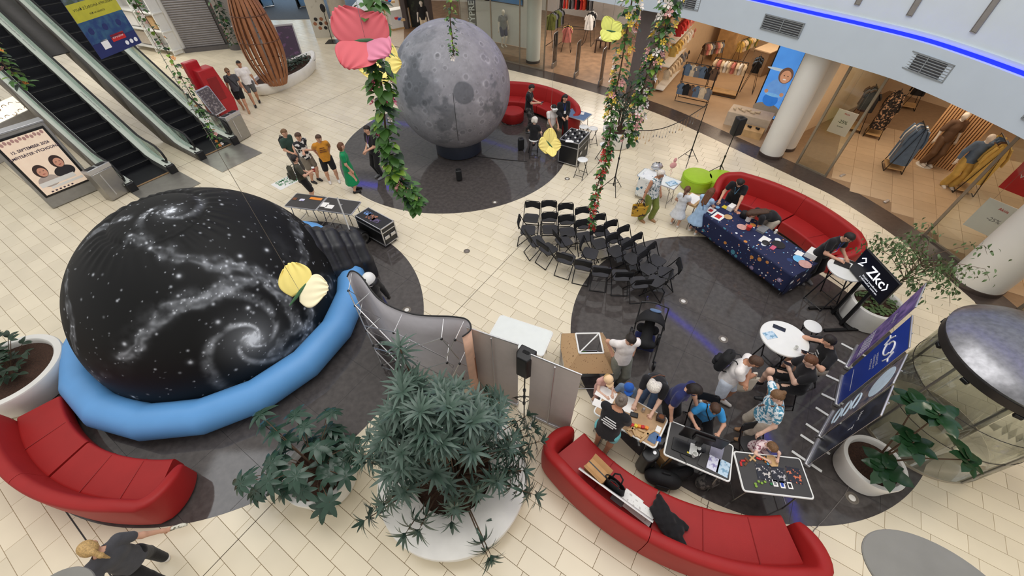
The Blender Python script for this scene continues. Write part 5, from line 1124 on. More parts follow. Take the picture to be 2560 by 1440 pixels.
def lanyard(J, m='print_blue', badge=True):
    n, f, r, u, H = J['neck'], J['fwd'], J['rgt'], J['up'], J['H']; d = .075 * H + .02; c = J['spine'][2] + f * (d + .01) - u * .05; q = MB(); q.tube([Vector(p) for p in (c, n + f * .05 * H + r * .03 * H - u * .01, n - f * .045 * H + u * .02, n + f * .05 * H - r * .03 * H - u * .01, c)], .006, 4); part('lanyard', q, MATS[m], J['root'])
    if badge: q = MB(); q.box(Vector(c - u * .05 + f * .006), (.075, .006, .1), R=Matrix((Vector(r), Vector(f), Vector(u))).transposed()); part('badge', q, MATS['paper_white'], J['root'])
def chest_print(J, m, w, h, back=False, dz=0., name='shirt_print', lines=3):
    f = -J['fwd'] if back else J['fwd']; u, r, H = J['up'], J['rgt'], J['H']; c = J['spine'][2] + f * (.092 * H * J['W'] * .74 + .016) + u * dz; q = MB()
    for k in range(lines): q.box(Vector(c + u * (h * (.5 - k / max(lines - 1, 1))) - f * abs(.5 - k / max(lines - 1, 1)) * .012), (w * (.7 + .3 * ((k * 7) % 3) / 2), .006, h / lines * .55), R=Matrix((Vector(r), Vector(f), Vector(u))).transposed())
    part(name, q, MATS[m], J['root'])
def held(J, i): return wpt(J, J['wr'][i] + unit(J['wr'][i] - J['elb'][i]) * .06 * J['H'])

# --- by the escalators
w1 = person('walking woman in a loose dark grey top and black shorts with sunglasses', hp(568, 178, 1.52), -62, 1.66, 'skin_tan', 'tee_charcoal', .5, ('shorts', 'cloth_black'), 'shoe_tan', ('short', 'hair_light_brown'), feet=[(-.08, .26, 0), (.09, -.22, .03)], hands=[(-.3, .12, .82), (.27, -.08, .8)], head=(5, 0), glasses='sun', wide=1.02)
strap(w1, 'fabric_black', s=1); c = held(w1, 0)
w2 = person('walking man in a white t-shirt and dark grey shorts', hp(597, 160, 1.58), -62, 1.72, 'skin_tan', 'tee_white', .6, ('shorts', 'cloth_grey'), 'shoe_black', ('short', 'hair_dark'), feet=[(-.1, -.2, .02), (.1, .2, 0)], hands=[(-.3, -.06, .8), (.3, .14, .84)], head=(4, 0), wide=1.12)
# --- the boys and the guide at the moon
b1 = person('boy in a dark green t-shirt with a backpack, furthest from the camera', hp(711, 332, 1.5), -25, 1.62, 'skin', 'tee_green', .6, ('trousers', 'cloth_grey'), 'shoe_black', ('short', 'hair_light_brown'), hands=[(.05, .24, .95), (.12, .2, .92)], head=(12, 10), wide=.92); wear_pack('black backpack worn by the boy in the dark green t-shirt', b1, k=.9)
b2 = person('boy in a black and white patterned shirt with folded arms', hp(746, 341, 1.56), -30, 1.68, 'skin', 'print_monochrome', .6, ('shorts', 'cloth_khaki'), 'shoe_black', ('short', 'hair_brown'), hands=[(.14, .22, 1.14), (-.14, .24, 1.1)], head=(18, 0))
b3 = person('boy in an olive t-shirt seen from behind holding a red cup', hp(737, 397, 1.44), 35, 1.56, 'skin', 'tee_olive', .6, ('shorts', 'cloth_black', .1), 'shoe_black', ('short', 'hair_dark'), hands=[(-.1, .25, .9), (.2, .28, 1.06)], head=(5, 15)); wear_pack('dark backpack worn by the boy holding the red cup', b3, 'tee_olive', 1.)
b4 = person('boy in an orange t-shirt and black shorts', hp(797, 346, 1.5), -62, 1.62, 'skin', 'tee_orange', .62, ('shorts', 'cloth_black', .05), 'shoe_white', ('short', 'hair_brown'), feet=[(-.13, .05, 0), (.14, -.04, 0)], hands=[(-.14, -.12, .88), (.16, -.14, .9)], head=(14, 20), wide=1.1); chest_print(b4, 'leather_brown', .2, .12)
g1 = person('woman in a long emerald green dress seen from behind', hp(853, 366, 1.5), 18, 1.63, 'skin', 'dress_green', .55, ('dress', None, .34, .13), 'shoe_black', ('bob', 'hair_auburn'), hands=[(-.2, .05, .8), (.17, .1, .82)], head=(0, -5), wide=1.05)
g2 = person('guide in a black polo shirt with a lanyard and a badge', hp(917, 324, 1.62), -125, 1.76, 'skin', 'tee_black', .6, ('trousers', 'cloth_black'), 'shoe_grey', ('short', 'hair_dark'), hands=[(-.02, .28, 1.06), (.06, .26, 1.04)], head=(8, -10)); lanyard(g2, 'print_purple')
cup = MB(); cup.lathe([(.028, 0), (.03, .005), (.04, .11), (.042, .115), (.042, .125), (.03, .13), (0.001, .13)], 20); o = part('paper_cup', cup, mat('cup_red', (178, 34, 40), .5), None, loc=held(b3, 1) - Vector((0, 0, .05))); tag(o, 'red paper cup with a white lid held by a boy', 'cup'); q = MB(); q.lathe([(.0425, .112), (.044, .12), (.04, .136), (.001, .138)], 20); part('lid', q, MATS['plastic_white'], o)
# --- the headset corner
m1 = person('man in a black t-shirt and camouflage trousers standing at the sofa', hp(1329, 220, 1.62), -15, 1.76, 'skin', 'tee_black', .55, ('trousers', 'print_camo', .01), 'shoe_grey', ('short', 'hair_dark'), hands=[(-.06, .34, 1.12), (.04, .36, 1.14)], head=(28, 0))
m2 = person('seated woman in a white t-shirt wearing a white headset', hp(1385, 270, 1.12), -70, 1.66, 'skin', 'tee_white', .5, ('trousers', 'cloth_olive', .02), 'shoe_grey', ('pony', 'hair_dark'), hipz=.56, feet=[(-.12, .42, 0), (.14, .4, 0)], hands=[(-.1, .36, .62), (.14, .36, .62)], head=(25, 0), lean=6)
J = m2; R = Matrix((Vector(J['hr']), Vector(J['hf']), Vector(J['hu']))).transposed(); M = J['root'].matrix_basis; hs_ = J['hs']
vr = thing('vr_headset', 'white virtual reality headset on the seated woman', 'headset', M @ Vector(J['hc'])); R2 = M.to_3x3() @ R
q = MB(); q.prism(rrect(hs_ * 1.75, hs_ * 1.0, hs_ * .35), 0, hs_ * .7); q.v = [R2 @ Vector((x, z + hs_ * .55, y + hs_ * .1)) for x, y, z in q.v]; part('visor', q, MATS['plastic_white'], vr, bevel=.01); q = MB(); q.tube([R2 @ Vector((hs_ * .98 * math.sin(a), hs_ * .98 * math.cos(a), hs_ * .15)) for a in np.linspace(.6, 2 * PI - .6, 20)], .014, 6); part('head_strap', q, MATS['plastic_white'], vr)
m3 = person('woman with long dark hair in a black suit with a lanyard', hp(1413, 245, 1.54), -75, 1.68, 'skin', 'tee_black', 1.8, ('trousers', 'cloth_black'), 'shoe_black', ('long', 'hair_dark'), hands=[(-.08, .24, 1.0), (.1, .24, .98)], head=(12, 15)); lanyard(m3)
m4 = person('white-haired child in black seen from behind on a stool', hp(1337, 300, 1.1), 68, 1.42, 'skin_pale', 'tee_black', .5, ('shorts', 'cloth_black'), 'shoe_black', ('fluffy', 'hair_white'), hipz=.68, feet=[(-.1, .3, .2), (.12, .28, .2)], hands=[(-.12, .26, .85), (.16, .24, .85)], head=(10, 0), wide=1.05)
# --- at the long table
l1 = person('old lady in a sleeveless flowered top and green trousers', hp(1652, 435, 1.5), -58, 1.64, 'skin_tan', 'print_floral', .0, ('trousers', 'trousers_green', .03), 'shoe_tan', ('short', 'hair_white'), feet=[(-.13, .08, 0), (.14, -.06, 0)], hands=[(-.24, .08, .86), (.34, .0, .82)], head=(20, 25), wide=1.12)
bg = thing('shopping_bag', 'yellow patterned shopping bag carried by the old lady', 'bag', Vector((*held(l1, 1)[:2], .3))); mat('bag_yellow', (206, 160, 48), .7, vs=9, col2=(60, 44, 26), thr=(.55, .6))
q = MB(); q.grid(lambda u, v: ((.2 + .03 * v) * math.cos(2 * PI * u) * (1 if abs(math.cos(2 * PI * u)) < .8 else .98), (.05 + .03 * v) * math.sin(2 * PI * u), .36 * v), 24, 5, wu=True); q.prism([(.2 * math.cos(a), .05 * math.sin(a)) for a in np.linspace(0, 2 * PI, 24, endpoint=False)], -.004, .0); part('bag_body', q, MATS['bag_yellow'], bg, solid=.004)
for s in (-1, 1): q = MB(); q.tube([(-.09, s * .06, .34), (-.07, s * .04, .5), (0, 0, .56), (.07, s * .04, .5), (.09, s * .06, .34)], .01, 6); part('handle', q, MATS['fabric_black'], bg)
l2 = person('girl with a long ponytail in a pale dress', hp(1718, 475, 1.12), 52, 1.24, 'skin', 'dress_pale', .35, ('dress', None, .36, .17), 'shoe_white', ('pony', 'hair_auburn'), hands=[(-.16, .16, .68), (.14, .2, .74)], head=(18, 0))
l3 = person('girl with long loose hair in a sky blue dress', hp(1778, 480, 1.26), 40, 1.38, 'skin', 'dress_skyblue', .3, ('dress', None, .4, .19), 'shoe_white', ('long', 'hair_auburn'), lean=14, hands=[(-.12, .36, .8), (.16, .36, .8)], head=(28, 0)); strap(l3, 'cloth_denim', s=-1)
l4 = person('woman with long black hair in black leaning over the long table', hp(1850, 458), -128, 1.68, 'skin', 'tee_black', .5, ('trousers', 'cloth_black'), 'shoe_black', ('long', 'hair_dark'), lean=34, hip=(0, -.1), hands=[(-.22, .42, .84), (.26, .34, .86)], head=(36, 8)); lanyard(l4, 'print_skyblue', False)
l5 = person('person in black and pale shorts bending down behind the long table', hp(1878, 535), 178, 1.66, 'skin', 'tee_black', .5, ('shorts', 'cloth_beige'), 'shoe_white', ('long', 'hair_brown'), lean=88, hip=(0, -.05), hands=[(-.12, .5, .55), (.14, .5, .55)], head=(80, 0))
l6 = person('man with glasses in a black polo shirt leaning on the high table', hp(2122, 594), -76, 1.78, 'skin', 'tee_black', .58, ('trousers', 'cloth_black'), 'shoe_grey', ('short', 'hair_dark'), lean=20, hands=[(-.12, .42, 1.12), (.1, .44, 1.12)], head=(36, 0), glasses='clear'); lanyard(l6)
# --- round the high table
s1 = person('seated man in black resting his head on his hand at the round table', hp(2072, 852, 1.2), 172, 1.78, 'skin', 'tee_black', .6, ('shorts', 'cloth_beige'), 'shoe_black', ('short', 'hair_dark'), hipz=.68, feet=[(-.16, .36, .18), (.16, .4, .18)], hands=[(-.2, .46, 1.12), (.1, .3, 1.26)], elbow=[(-.6, -1, -.3), (1, .3, -1)], head=(22, -20), lean=14, wide=1.1); chest_print(s1, 'print_white', .14, .1, lines=2)
s2 = person('seated man with brown hair in black shorts holding up a phone', hp(2025, 902, 1.24), 168, 1.8, 'skin_pale', 'tee_black', .6, ('shorts', 'cloth_black'), 'shoe_black', ('short', 'hair_auburn'), hipz=.68, feet=[(-.16, .38, .18), (.2, .42, .18)], hands=[(-.05, .36, 1.12), (.07, .36, 1.12)], head=(22, 0), lean=8, wide=1.1)
k1 = person('man with a backpack in a white t-shirt with folded arms', hp(1888, 905, 1.58), -42, 1.76, 'skin_tan', 'tee_white', .55, ('shorts', 'cloth_white_blue', .08), 'shoe_white', ('short', 'hair_brown'), hands=[(.1, .24, 1.16), (-.1, .26, 1.12)], elbow=[(-1, .2, -1), (1, .2, -1)], head=(34, 0), lean=8, wide=1.1, glasses='clear', feet=[(-.14, .12, 0), (.14, -.12, 0)]); wear_pack('black backpack on the man with the folded arms', k1, k=1.15)
tb = thing('tote_bag', 'cream cotton tote bag hanging from the folded-armed man', 'bag', Vector((*held(k1, 1)[:2], .58))); q = MB(); q.grid(lambda u, v: ((.17 - .02 * v) * math.cos(2 * PI * u), (.05 - .035 * v) * math.sin(2 * PI * u), .4 * v), 20, 6, wu=True); q.prism([(.17 * math.cos(a), .05 * math.sin(a)) for a in np.linspace(0, 2 * PI, 20, endpoint=False)], -.004, 0); part('bag_body', q, mat('canvas', (224, 214, 196), .85, bump=.3), tb, solid=.004)
for s in (-1, 1): q = MB(); q.tube([(-.07, s * .012, .39), (-.03, s * .01, .56), (.03, s * .01, .56), (.07, s * .012, .39)], .009, 5); part('handle', q, MATS['canvas'], tb)
k2 = person('woman in a blue and white flowered blouse with pale trousers', hp(1942, 990, 1.5), 168, 1.64, 'skin_pale', 'print_blue_floral', .55, ('trousers', 'cloth_beige', .015), 'shoe_tan', ('bun', 'hair_light_brown'), hands=[(-.34, .14, .86), (.3, -.06, 1.12)], elbow=[(-.3, -1, 0), (1, .1, .2)], head=(22, 8), lean=6, wide=1.22); strap(k2, 'leather_brown', s=-1)
k3 = person('boy in a bright blue t-shirt sitting at the monitor table', hp(1787, 1022, 1.12), -108, 1.46, 'skin', 'tee_blue', .6, ('trousers', 'cloth_black'), 'shoe_black', ('short', 'hair_brown'), hipz=.53, feet=[(-.12, .36, 0), (.14, .34, 0)], hands=[(-.16, .4, .8), (.2, .38, .8)], head=(26, 0), lean=12); strap(k3, 'fabric_black', s=1, w=.01)
k4 = person('woman with dark bobbed hair in a navy t-shirt with a lanyard', hp(1738, 975, 1.5), -52, 1.66, 'skin', 'tee_navy', .6, ('trousers', 'cloth_black'), 'shoe_black', ('bob', 'hair_dark'), hands=[(-.2, .3, .86), (.26, .12, .82)], head=(32, 5), lean=18, hip=(0, -.08), wide=1.12); lanyard(k4, 'print_purple', False)
k5 = person('white-haired woman in black bending over the children', hp(1634, 968, 1.2), -125, 1.6, 'skin_pale', 'tee_black', .6, ('trousers', 'cloth_denim'), 'shoe_grey', ('fluffy', 'hair_white'), lean=48, hip=(0, -.32), hands=[(-.16, .3, .82), (.14, .34, .8)], head=(50, 0), wide=1.08); strap(k5, 'leather_brown', s=1)
k6 = person('small child with a blue cap at the wooden table', hp(1572, 968, .98), -112, 1.1, 'skin_pale', 'tee_greyblue', .55, ('shorts', 'cloth_denim'), 'shoe_white', ('short', 'hair_light_brown'), hands=[(-.16, .24, .74), (.12, .26, .74)], head=(24, 10), cap='cap_blue', lean=8)
k7 = person('small child with a peach-coloured cap drawing at the wooden table', hp(1520, 948, .98), -72, 1.08, 'skin_pale', 'tee_pink', .2, ('shorts', 'tee_pink'), 'shoe_white', ('short', 'hair_blonde'), hands=[(-.04, .3, .76), (.1, .3, .76)], head=(30, 0), cap='cap_peach', lean=10)
k8 = person('woman in a white t-shirt and grey-green trousers standing by the pushchair', hp(1577, 850, 1.55), -86, 1.68, 'skin', 'tee_white', .5, ('trousers', 'cloth_greygreen', .035), 'shoe_white', ('bun', 'hair_dark'), hands=[(-.22, -.08, .95), (.2, -.08, .97)], head=(20, 0))
k9 = person('exhibitor in a black t-shirt with a white back print and turquoise shorts', hp(1553, 1003, 1.52), 52, 1.68, 'skin_tan', 'tee_black', .65, ('shorts', 'shorts_turquoise', .1), 'shoe_grey', ('bun', 'hair_grey'), hands=[(-.18, .36, .86), (.2, .36, .9)], head=(30, 0), lean=16, wide=1.22); chest_print(k9, 'print_white', .26, .14, back=True, lines=4)
k10 = person('little girl in a flowered dress at the card table', hp(1930, 1118, .88), -82, 1.02, 'skin_pale', 'print_pink_floral', .45, ('dress', None, .42, .12), 'shoe_white', ('short', 'hair_light_brown'), hipz=.5, feet=[(-.08, .26, .25), (.1, .26, .25)], hands=[(-.06, .32, .79), (.14, .3, .79)], head=(34, 0), lean=20)
z1 = person('walking woman with blonde hair in a grey t-shirt and black trousers', hp(222, 1372), 158, 1.66, 'skin', 'tee_charcoal', .55, ('trousers', 'cloth_black', .01), 'shoe_white', ('pony', 'hair_blonde'), hands=[(-.26, -.02, .86), (.44, -.12, .84)], elbow=[(-.5, -1, 0), (0, -1, -.3)], head=(10, 0), feet=[(-.1, -.26, 0), (.1, .18, 0)], wide=1.12, vox=.014)
q = MB(); q.tube([Vector(), Vector((.05, .02, .0)), Vector((.12, .05, -.02)), Vector((.2, .06, -.01))], [.03, .026, .032, .018], 9); o = part('wrapper', q, mat('wrapper', (216, 212, 196), .5, vs=30, col2=(120, 116, 96), thr=(.5, .6)), None, loc=held(z1, 1)); tag(o, 'crumpled food wrapper in the hand of the blonde woman', 'wrapper')
# mannequin in a racing suit with a white helmet behind the pop-up wall
rs_ = person('mannequin in a dark racing suit with a white helmet behind the pop-up wall', hp(922, 700, 1.62), -30, 1.76, 'plastic_black', 'cloth_black', 2., ('trousers', 'tee_navy'), 'shoe_black', None, faceless=True, cat='mannequin', name='mannequin')
hl = thing('helmet', 'white full-face helmet with a dark visor on the suit mannequin', 'helmet', wpt(rs_, rs_['hc'])); R2 = rs_['root'].matrix_basis.to_3x3(); q = MB(); q.ell((0, 0, .01), (.135, .155, .15), 20, 14); part('shell', q, MATS['plastic_white'], hl); q = MB(); q.ell(R2 @ Vector((0, .05, -.01)), (.128, .128, .05), 18, 8); part('visor', q, MATS['plastic_black'], hl); q = MB(); q.ell(R2 @ Vector((.09, .03, .1)), (.03, .04, .03), 8, 6); part('vent', q, MATS['plastic_black'], hl)
# phones in hands
for J, i, lb in ((s1, 0, 'black phone in the outstretched hand over the round table'), (s2, 0, 'black phone held up by the brown-haired man'), (m1, 1, 'phone in the hands of the man in camouflage trousers')):
    q = MB(); q.prism(rrect(.075, .155, .012), 0, .009); o = part('phone', q, MATS['plastic_black'], None, bevel=.002, loc=held(J, i) + Vector((0, 0, .012))); o.rotation_euler = (.3, .1, J['root'].rotation_euler.z); tag(o, lb, 'phone'); q = MB(); q.prism(rrect(.068, .142, .008), .009, .0095); part('screen', q, mat('phone_screen', (22, 26, 36), .1), o)

# seats go under the people sitting on them
for J, st, z in ((s1, 'white bar stool under the man resting his hand on his face', .6), (s2, 'white bar stool under the man with phone and brown hair', .6), (m4, 'white folding stool under the white-haired child', .62), (m2, 'white folding stool under the woman with the headset', .5)):
    p = wpt(J, J['pel']); o = STOOLS[st]; o.location = (p.x, p.y, 0)
for J, o in ((k3, CH30), (k10, CH29)):
    p = wpt(J, J['pel'] - J['fwd'] * .02); o.location = (p.x, p.y, 0); o.rotation_euler.z = J['root'].rotation_euler.z
# ------------------------------------------------------------------ escalators and the far left of the hall
EU = -GU
mat('step_black', (26, 27, 32), .45, .3, var=.1); mat('step_edge', (70, 68, 66), .5, .3); mat('deck_white', (218, 224, 212), .45, 0, var=.03); mat('skirt_steel', (150, 150, 146), .35, .6); mat('rubber', (18, 18, 20), .5); mat('plate_steel', (152, 148, 140), .35, .6, var=.08, vs=5, bump=.05, bs=200); mat('truss_grey', (112, 108, 104), .6, var=.04)
GB = glass('balustrade_glass', (232, 240, 236), .35)
def escalator(label, c, sub):
    t = thing('escalator', label, 'escalator', (c[0], c[1], 0), math.atan2(EU.y, EU.x) - PI / 2); S = math.tan(math.radians(30)); n0 = 1.2; N = 25; run = .4
    z_at = lambda y: max(0, S * (y - n0))
    for k in range(N):
        y0 = n0 + .1 + k * run; z = z_at(y0) + .02; q = MB(); q.box((0, y0 + run / 2, z + .06), (1.0, run, .04)); q.box((0, y0, z - .05), (1.0, .03, .24)); st = part('step', q, MATS['step_black'], t)
        q = MB(); q.box((0, y0 + .01, z + .083), (1.0, .035, .006)); part('step_edge', q, MATS['step_edge'], st)
    q = MB(); q.box((0, .75, .012), (1.02, 1.2, .024)); part('bottom_step_band', q, MATS['step_black'], t); q = MB(); q.box((0, .16, .03), (1.02, .07, .012)); part('comb', q, mat('comb_yellow', (150, 120, 84), .5), t)
    q = MB(); q.box((0, -.62, .008), (1.5, 1.5, .016)); part('landing_plate', q, MATS['plate_steel'], t)
    L = n0 + N * run
    prof = [(.02, 0), (n0 - .3, 0), (n0 + .1, .06), (n0 + .6, S * .6)] + [(y, S * (y - n0)) for y in np.linspace(2.5, L, 8)]
    for sx in (-1, 1):
        x0 = sx * .62
        q = MB()                                                   # skirt and outer cladding as a solid strip
        for (ya, za), (yb, zb) in zip(prof[:-1], prof[1:]):
            for x, w in ((sx * .53, .04),):
                q.add([(x - w / 2, ya, max(0, za - .25)), (x + w / 2, ya, max(0, za - .25)), (x + w / 2, yb, max(0, zb - .25)), (x - w / 2, yb, max(0, zb - .25)), (x - w / 2, ya, za + .26), (x + w / 2, ya, za + .26), (x + w / 2, yb, zb + .26), (x - w / 2, yb, zb + .26)], [(0, 1, 2, 3), (4, 7, 6, 5), (0, 4, 5, 1), (2, 6, 7, 3), (1, 5, 6, 2), (0, 3, 7, 4)])
        part('skirt', q, MATS['skirt_steel'], t)
        q = MB(); q.tube([(sx * .63, y, z + .27) for y, z in prof], .13, 10, flat=.3); part('deck', q, MATS['deck_white'], t, 60)
        q = MB()
        for (ya, za), (yb, zb) in zip(prof[:-1], prof[1:]): q.add([(sx * .735, ya, max(0, za - .9)), (sx * .735, yb, max(0, zb - .9)), (sx * .735, yb, zb + .26), (sx * .735, ya, za + .26)], [(0, 1, 2, 3)])
        part('cladding', q, MATS['truss_grey'], t, solid=.02)
        gl = [(.35, 0), (.12, .35), (.1, .6)]; q = MB()
        for (ya, za), (yb, zb) in zip(prof[1:-1], prof[2:]): q.add([(sx * .65, ya, za + .3), (sx * .65, yb, zb + .3), (sx * .65, yb, zb + .86), (sx * .65, ya, za + .86)], [(0, 1, 2, 3)])
        q.add([(sx * .65, .3, .3), (sx * .65, n0 - .3, .3), (sx * .65, n0 - .3, .86), (sx * .65, .3, .86)], [(0, 1, 2, 3)])
        part('glass_panel', q, GB, t, solid=.01)
        rail = [(sx * .65, .5, .3), (sx * .65, .16, .34), (sx * .65, .02, .5), (sx * .65, .05, .72), (sx * .65, .25, .88), (sx * .65, .6, .92)] + [(sx * .65, y, z + .92) for y, z in prof[1:]]
        q = MB(); q.tube(rail, .035, 8, flat=.7); part('handrail', q, MATS['rubber'], t, 60)
        q = MB(); q.box((sx * .63, .05, .15), (.24, .22, .3)); part('newel_base', q, MATS['rubber'], t, bevel=.03)
        me = text_mesh('prevádzka obchod zábava jedlo oddych   obchod zábava jedlo', .07); me.materials.clear(); me.materials.append(MATS['print_grey'])
        for y in (2.2, 5.4): o = link(bpy.data.objects.new('deck_lettering', me), t); d = Vector((0, -math.cos(PI / 6), -math.sin(PI / 6))); o.matrix_local = frame((sx * .6, y + .9, S * (y + .9 - n0) + .315), d, Vector((-1, 0, 0)).cross(d).cross(d) if False else Vector((1, 0, 0)))
    # underside
    q = MB(); q.add([(-.72, n0 + 1.2, .0), (.72, n0 + 1.2, .0), (.72, L, S * (L - n0) - .9), (-.72, L, S * (L - n0) - .9)], [(0, 1, 2, 3)]); part('underside', q, MATS['truss_grey'], t, solid=.03)
    return t
c1 = (Vector((-12.02, 11.16, 0)) + Vector((-11.27, 12.23, 0))) / 2; c2 = (Vector((-10.71, 13.04, 0)) + Vector((-10.12, 14.15, 0))) / 2
escalator('left of the two black-stepped escalators, beside the concert poster', c1, 0); escalator('right of the two black-stepped escalators, nearer the wooden sculpture', c2, 0)
inf = MB(); m_ = (c1 + c2) / 2; S = math.tan(PI / 6)
wgap = 0.28; A = [m_ + EU * y + GV * x + Vector((0, 0, S * (y - 1.2) + .1)) for y, x in ((5.5, -wgap), (5.5, wgap), (12, wgap), (12, -wgap))]; inf.add(A, [(0, 1, 2, 3)]); struct(part('trim_escalator_infill', inf, mat('infill_grey', (84, 80, 78), .6), None, solid=.04))
# planter trough between the escalators
# --- lit poster totem
def sheet_on(t, name, w, h, c, m): q = MB(); q.box(c, (w, .004, h)); return part(name, q, MATS[m], t)
A = Vector(fp(113, 492, .42)); B = Vector(fp(224, 447, .42)); d = B - A; w = d.length; rz = math.atan2(d.y, d.x); mid = (A + B) / 2
tm = thing('poster_totem', 'grey advertising totem with a lit concert poster beside the left escalator', 'totem', (mid.x, mid.y, 0), rz); q = MB(); q.box((0, .17, 1.12), (w + .16, .3, 2.22)); part('housing', q, mat('totem_grey', (150, 148, 144), .45, .3), tm, bevel=.03)
q = MB(); q.box((0, .015, 1.25), (w + .02, .03, 1.76)); part('black_frame', q, MATS['plastic_black'], tm, bevel=.006); q = MB(); q.box((0, -.003, 1.25), (w - .1, .006, 1.64)); part('poster', q, mat('poster_cream', (226, 204, 182), .5, emit=.35, var=.04), tm)
q = MB(); q.box((0, .17, 2.24), (w + .2, .34, .05)); part('top_cap', q, MATS['aluminium'], tm, bevel=.01)
pf = lambda x, z, k=0: frame((x, -.0075 - k * .0008, z), (1, 0, 0), (0, 0, 1)); mat('poster_text', (70, 56, 74), .6)
lettering('12. SEPTEMBER 2026', .1, pf(0, 1.73), MATS['poster_text'], tm, bold=.003); lettering('AMFITEÁTER VÝCHODNÁ', .1, pf(0, 1.58), MATS['poster_text'], tm, bold=.003)
def disc(t, nm, x, z, rx, rz_, m, k): q = MB(); q.lathe([(1, 0), (1, .0008)], 28); q.v = [(x + rx * a, -.0068 - k * .0012 - c, z + rz_ * b) for a, b, c in q.v]; part(nm, q, m, t)
sk = mat('poster_skin', (206, 150, 126), .5, emit=.15); hr_ = mat('poster_hair', (62, 44, 42), .5); dk = mat('poster_suit', (44, 40, 46), .5)
for x, z, dress in ((-.22, 1.05, mat('poster_dress', (190, 176, 168), .5)), (.24, 1.15, dk)):
    disc(tm, 'portrait', x, z - .27, .24, .17, dress, 1); disc(tm, 'portrait', x, z + .04, .15, .19, hr_, 2); disc(tm, 'portrait', x + .02, z, .105, .135, sk, 3)
    disc(tm, 'portrait', x - .02, z + .03, .015, .01, hr_, 4); disc(tm, 'portrait', x + .06, z + .03, .015, .01, hr_, 4); disc(tm, 'portrait', x + .02, z - .06, .035, .012, mat('poster_lip', (176, 84, 84), .5), 4)
q = MB(); q.box((-.05, -.0125, .72), (w - .3, .001, .13)); q.box((.1, -.0125, .58), (w - .36, .001, .07)); part('name_strips', q, MATS['paper_white'], tm)
q = MB(); [q.box((-w * .3 + .1 * k, -.0125, .48), (.05, .001, .04)) for k in range(6)]; part('sponsor_marks', q, MATS['poster_text'], tm)
for k in range(12): disc(tm, 'pattern', -w / 2 + .12 + k * (w - .24) / 11, 1.98 + .03 * (k % 2), .035, .05, mat('poster_pattern', (192, 150, 144), .5), 1)
# --- bins
def bin_(lb, px, py, rz, h=.98):
    x, y, _ = fp(px, py); t = thing('litter_bin', lb, 'bin', (x, y + .15, 0), rz); q = MB(); q.box((0, 0, h * .47), (.62, .36, h * .9)); part('body', q, MATS['steel'], t, bevel=.02); q = MB(); q.prism([(-.18, h * .92), (.18, h * .92), (.18, h), (-.18, h * 1.06)], -.32, .32, M=Matrix(((0, 0, 1, 0), (1, 0, 0, 0), (0, 1, 0, 0), (0, 0, 0, 1)))); part('top', q, MATS['aluminium'], t, bevel=.01)
    for s in (-1, 1): q = MB(); q.box((s * .15, -.0, h * 1.045), (.2, .2, .02), R=Matrix.Rotation(-.16, 3, 'X')); part('slot', q, mat('slot_dark', (40, 40, 42), .6), t)
    q = MB(); q.box((-.1, -.185, h * .5), (.03, .01, h * .7)); part('door_edge', q, MATS['aluminium'], t)
bin_('steel litter bin in front of the concert poster', 290, 495, GY + PI / 2 + .2); bin_('steel litter bin at the foot of the right escalator', 600, 352, GY + PI / 2 + .2, .92)
# --- red cabinet and its notice stand
x, y, _ = fp(528, 318); rk = thing('red_cabinet', 'tall red stepped cabinet beside the right escalator', 'cabinet', (x + .32, y + .75, 0), GY + PI / 2); mat('red_paint', (176, 30, 38), .4)
q = MB(); q.prism([(-.3, 0), (.4, 0), (.5, .7), (.3, 1.9), (-.3, 1.9)], -.25, .25, M=Matrix(((1, 0, 0, 0), (0, 0, 1, 0), (0, 1, 0, 0), (0, 0, 0, 1)))); part('body', q, MATS['red_paint'], rk, bevel=.03); q = MB(); q.box((-.2, .26, 1.07), (.5, .26, 2.14)); part('rear_tower', q, MATS['red_paint'], rk, bevel=.03); q = MB(); q.box((.05, -.26, 1.2), (.36, .02, .8)); part('front_panel', q, mat('red_dark', (140, 24, 30), .4), rk, bevel=.01)
x, y, _ = fp(556, 312); ns = thing('notice_stand', 'slanted notice board on a stand against the red cabinet', 'notice board', (x + .1, y - .05, 0), GY + PI / 2 + .3); R = Matrix.Rotation(-.3, 3, 'X'); q = MB(); q.box((0, 0, .95), (.62, .03, .95), R=R); part('frame', q, MATS['aluminium'], ns, bevel=.006); q = MB(); q.box((0, -.02, .955), (.54, .01, .86), R=R); part('notice', q, mat('notice_print', (86, 78, 80), .4, vs=14, col2=(150, 140, 138), thr=(.5, .62)), ns); q = MB(); q.tube([(0, .02, .5), (0, .05, .02)], .02, 8); q.box((0, .05, .015), (.4, .35, .02)); part('leg', q, MATS['steel'], ns)
# --- hanging banner over the right escalator
A = gp(250, 143, 15.2); B = gp(357, 112, 16.0); d = B - A; d.z = 0; w = d.length; rz = math.atan2(d.y, d.x); hb = thing('hanging_banner', 'blue and yellow advertising banner hanging above the right escalator', 'banner', Vector(((A.x + B.x) / 2, (A.y + B.y) / 2, (A.z + B.z) / 2)), rz)
q = MB(); q.box((0, 0, 1.25), (w, .012, 2.5)); part('cloth', q, mat('banner_navy', (34, 44, 96), .5), hb); H_ = lambda nm, x, z, ww, hh, m: part(nm, MB().box((x, -.009, z), (ww, .004, hh)), m, hb)
H_('photo_field', 0, .54, w, .46, mat('banner_teal', (52, 92, 120), .5, vs=6, col2=(34, 62, 110), thr=(.4, .6))); H_('yellow_band', 0, .95, w, .36, mat('banner_yellow', (186, 180, 52), .5)); H_('sky_field', 0, 1.8, w, 1.34, mat('banner_town', (96, 108, 116), .5, vs=9, col2=(70, 84, 64), thr=(.45, .6))); H_('red_tag', .12, .3, .4, .15, MATS['print_red']); H_('white_tag', -.3, .24, .2, .19, MATS['paper_white'])
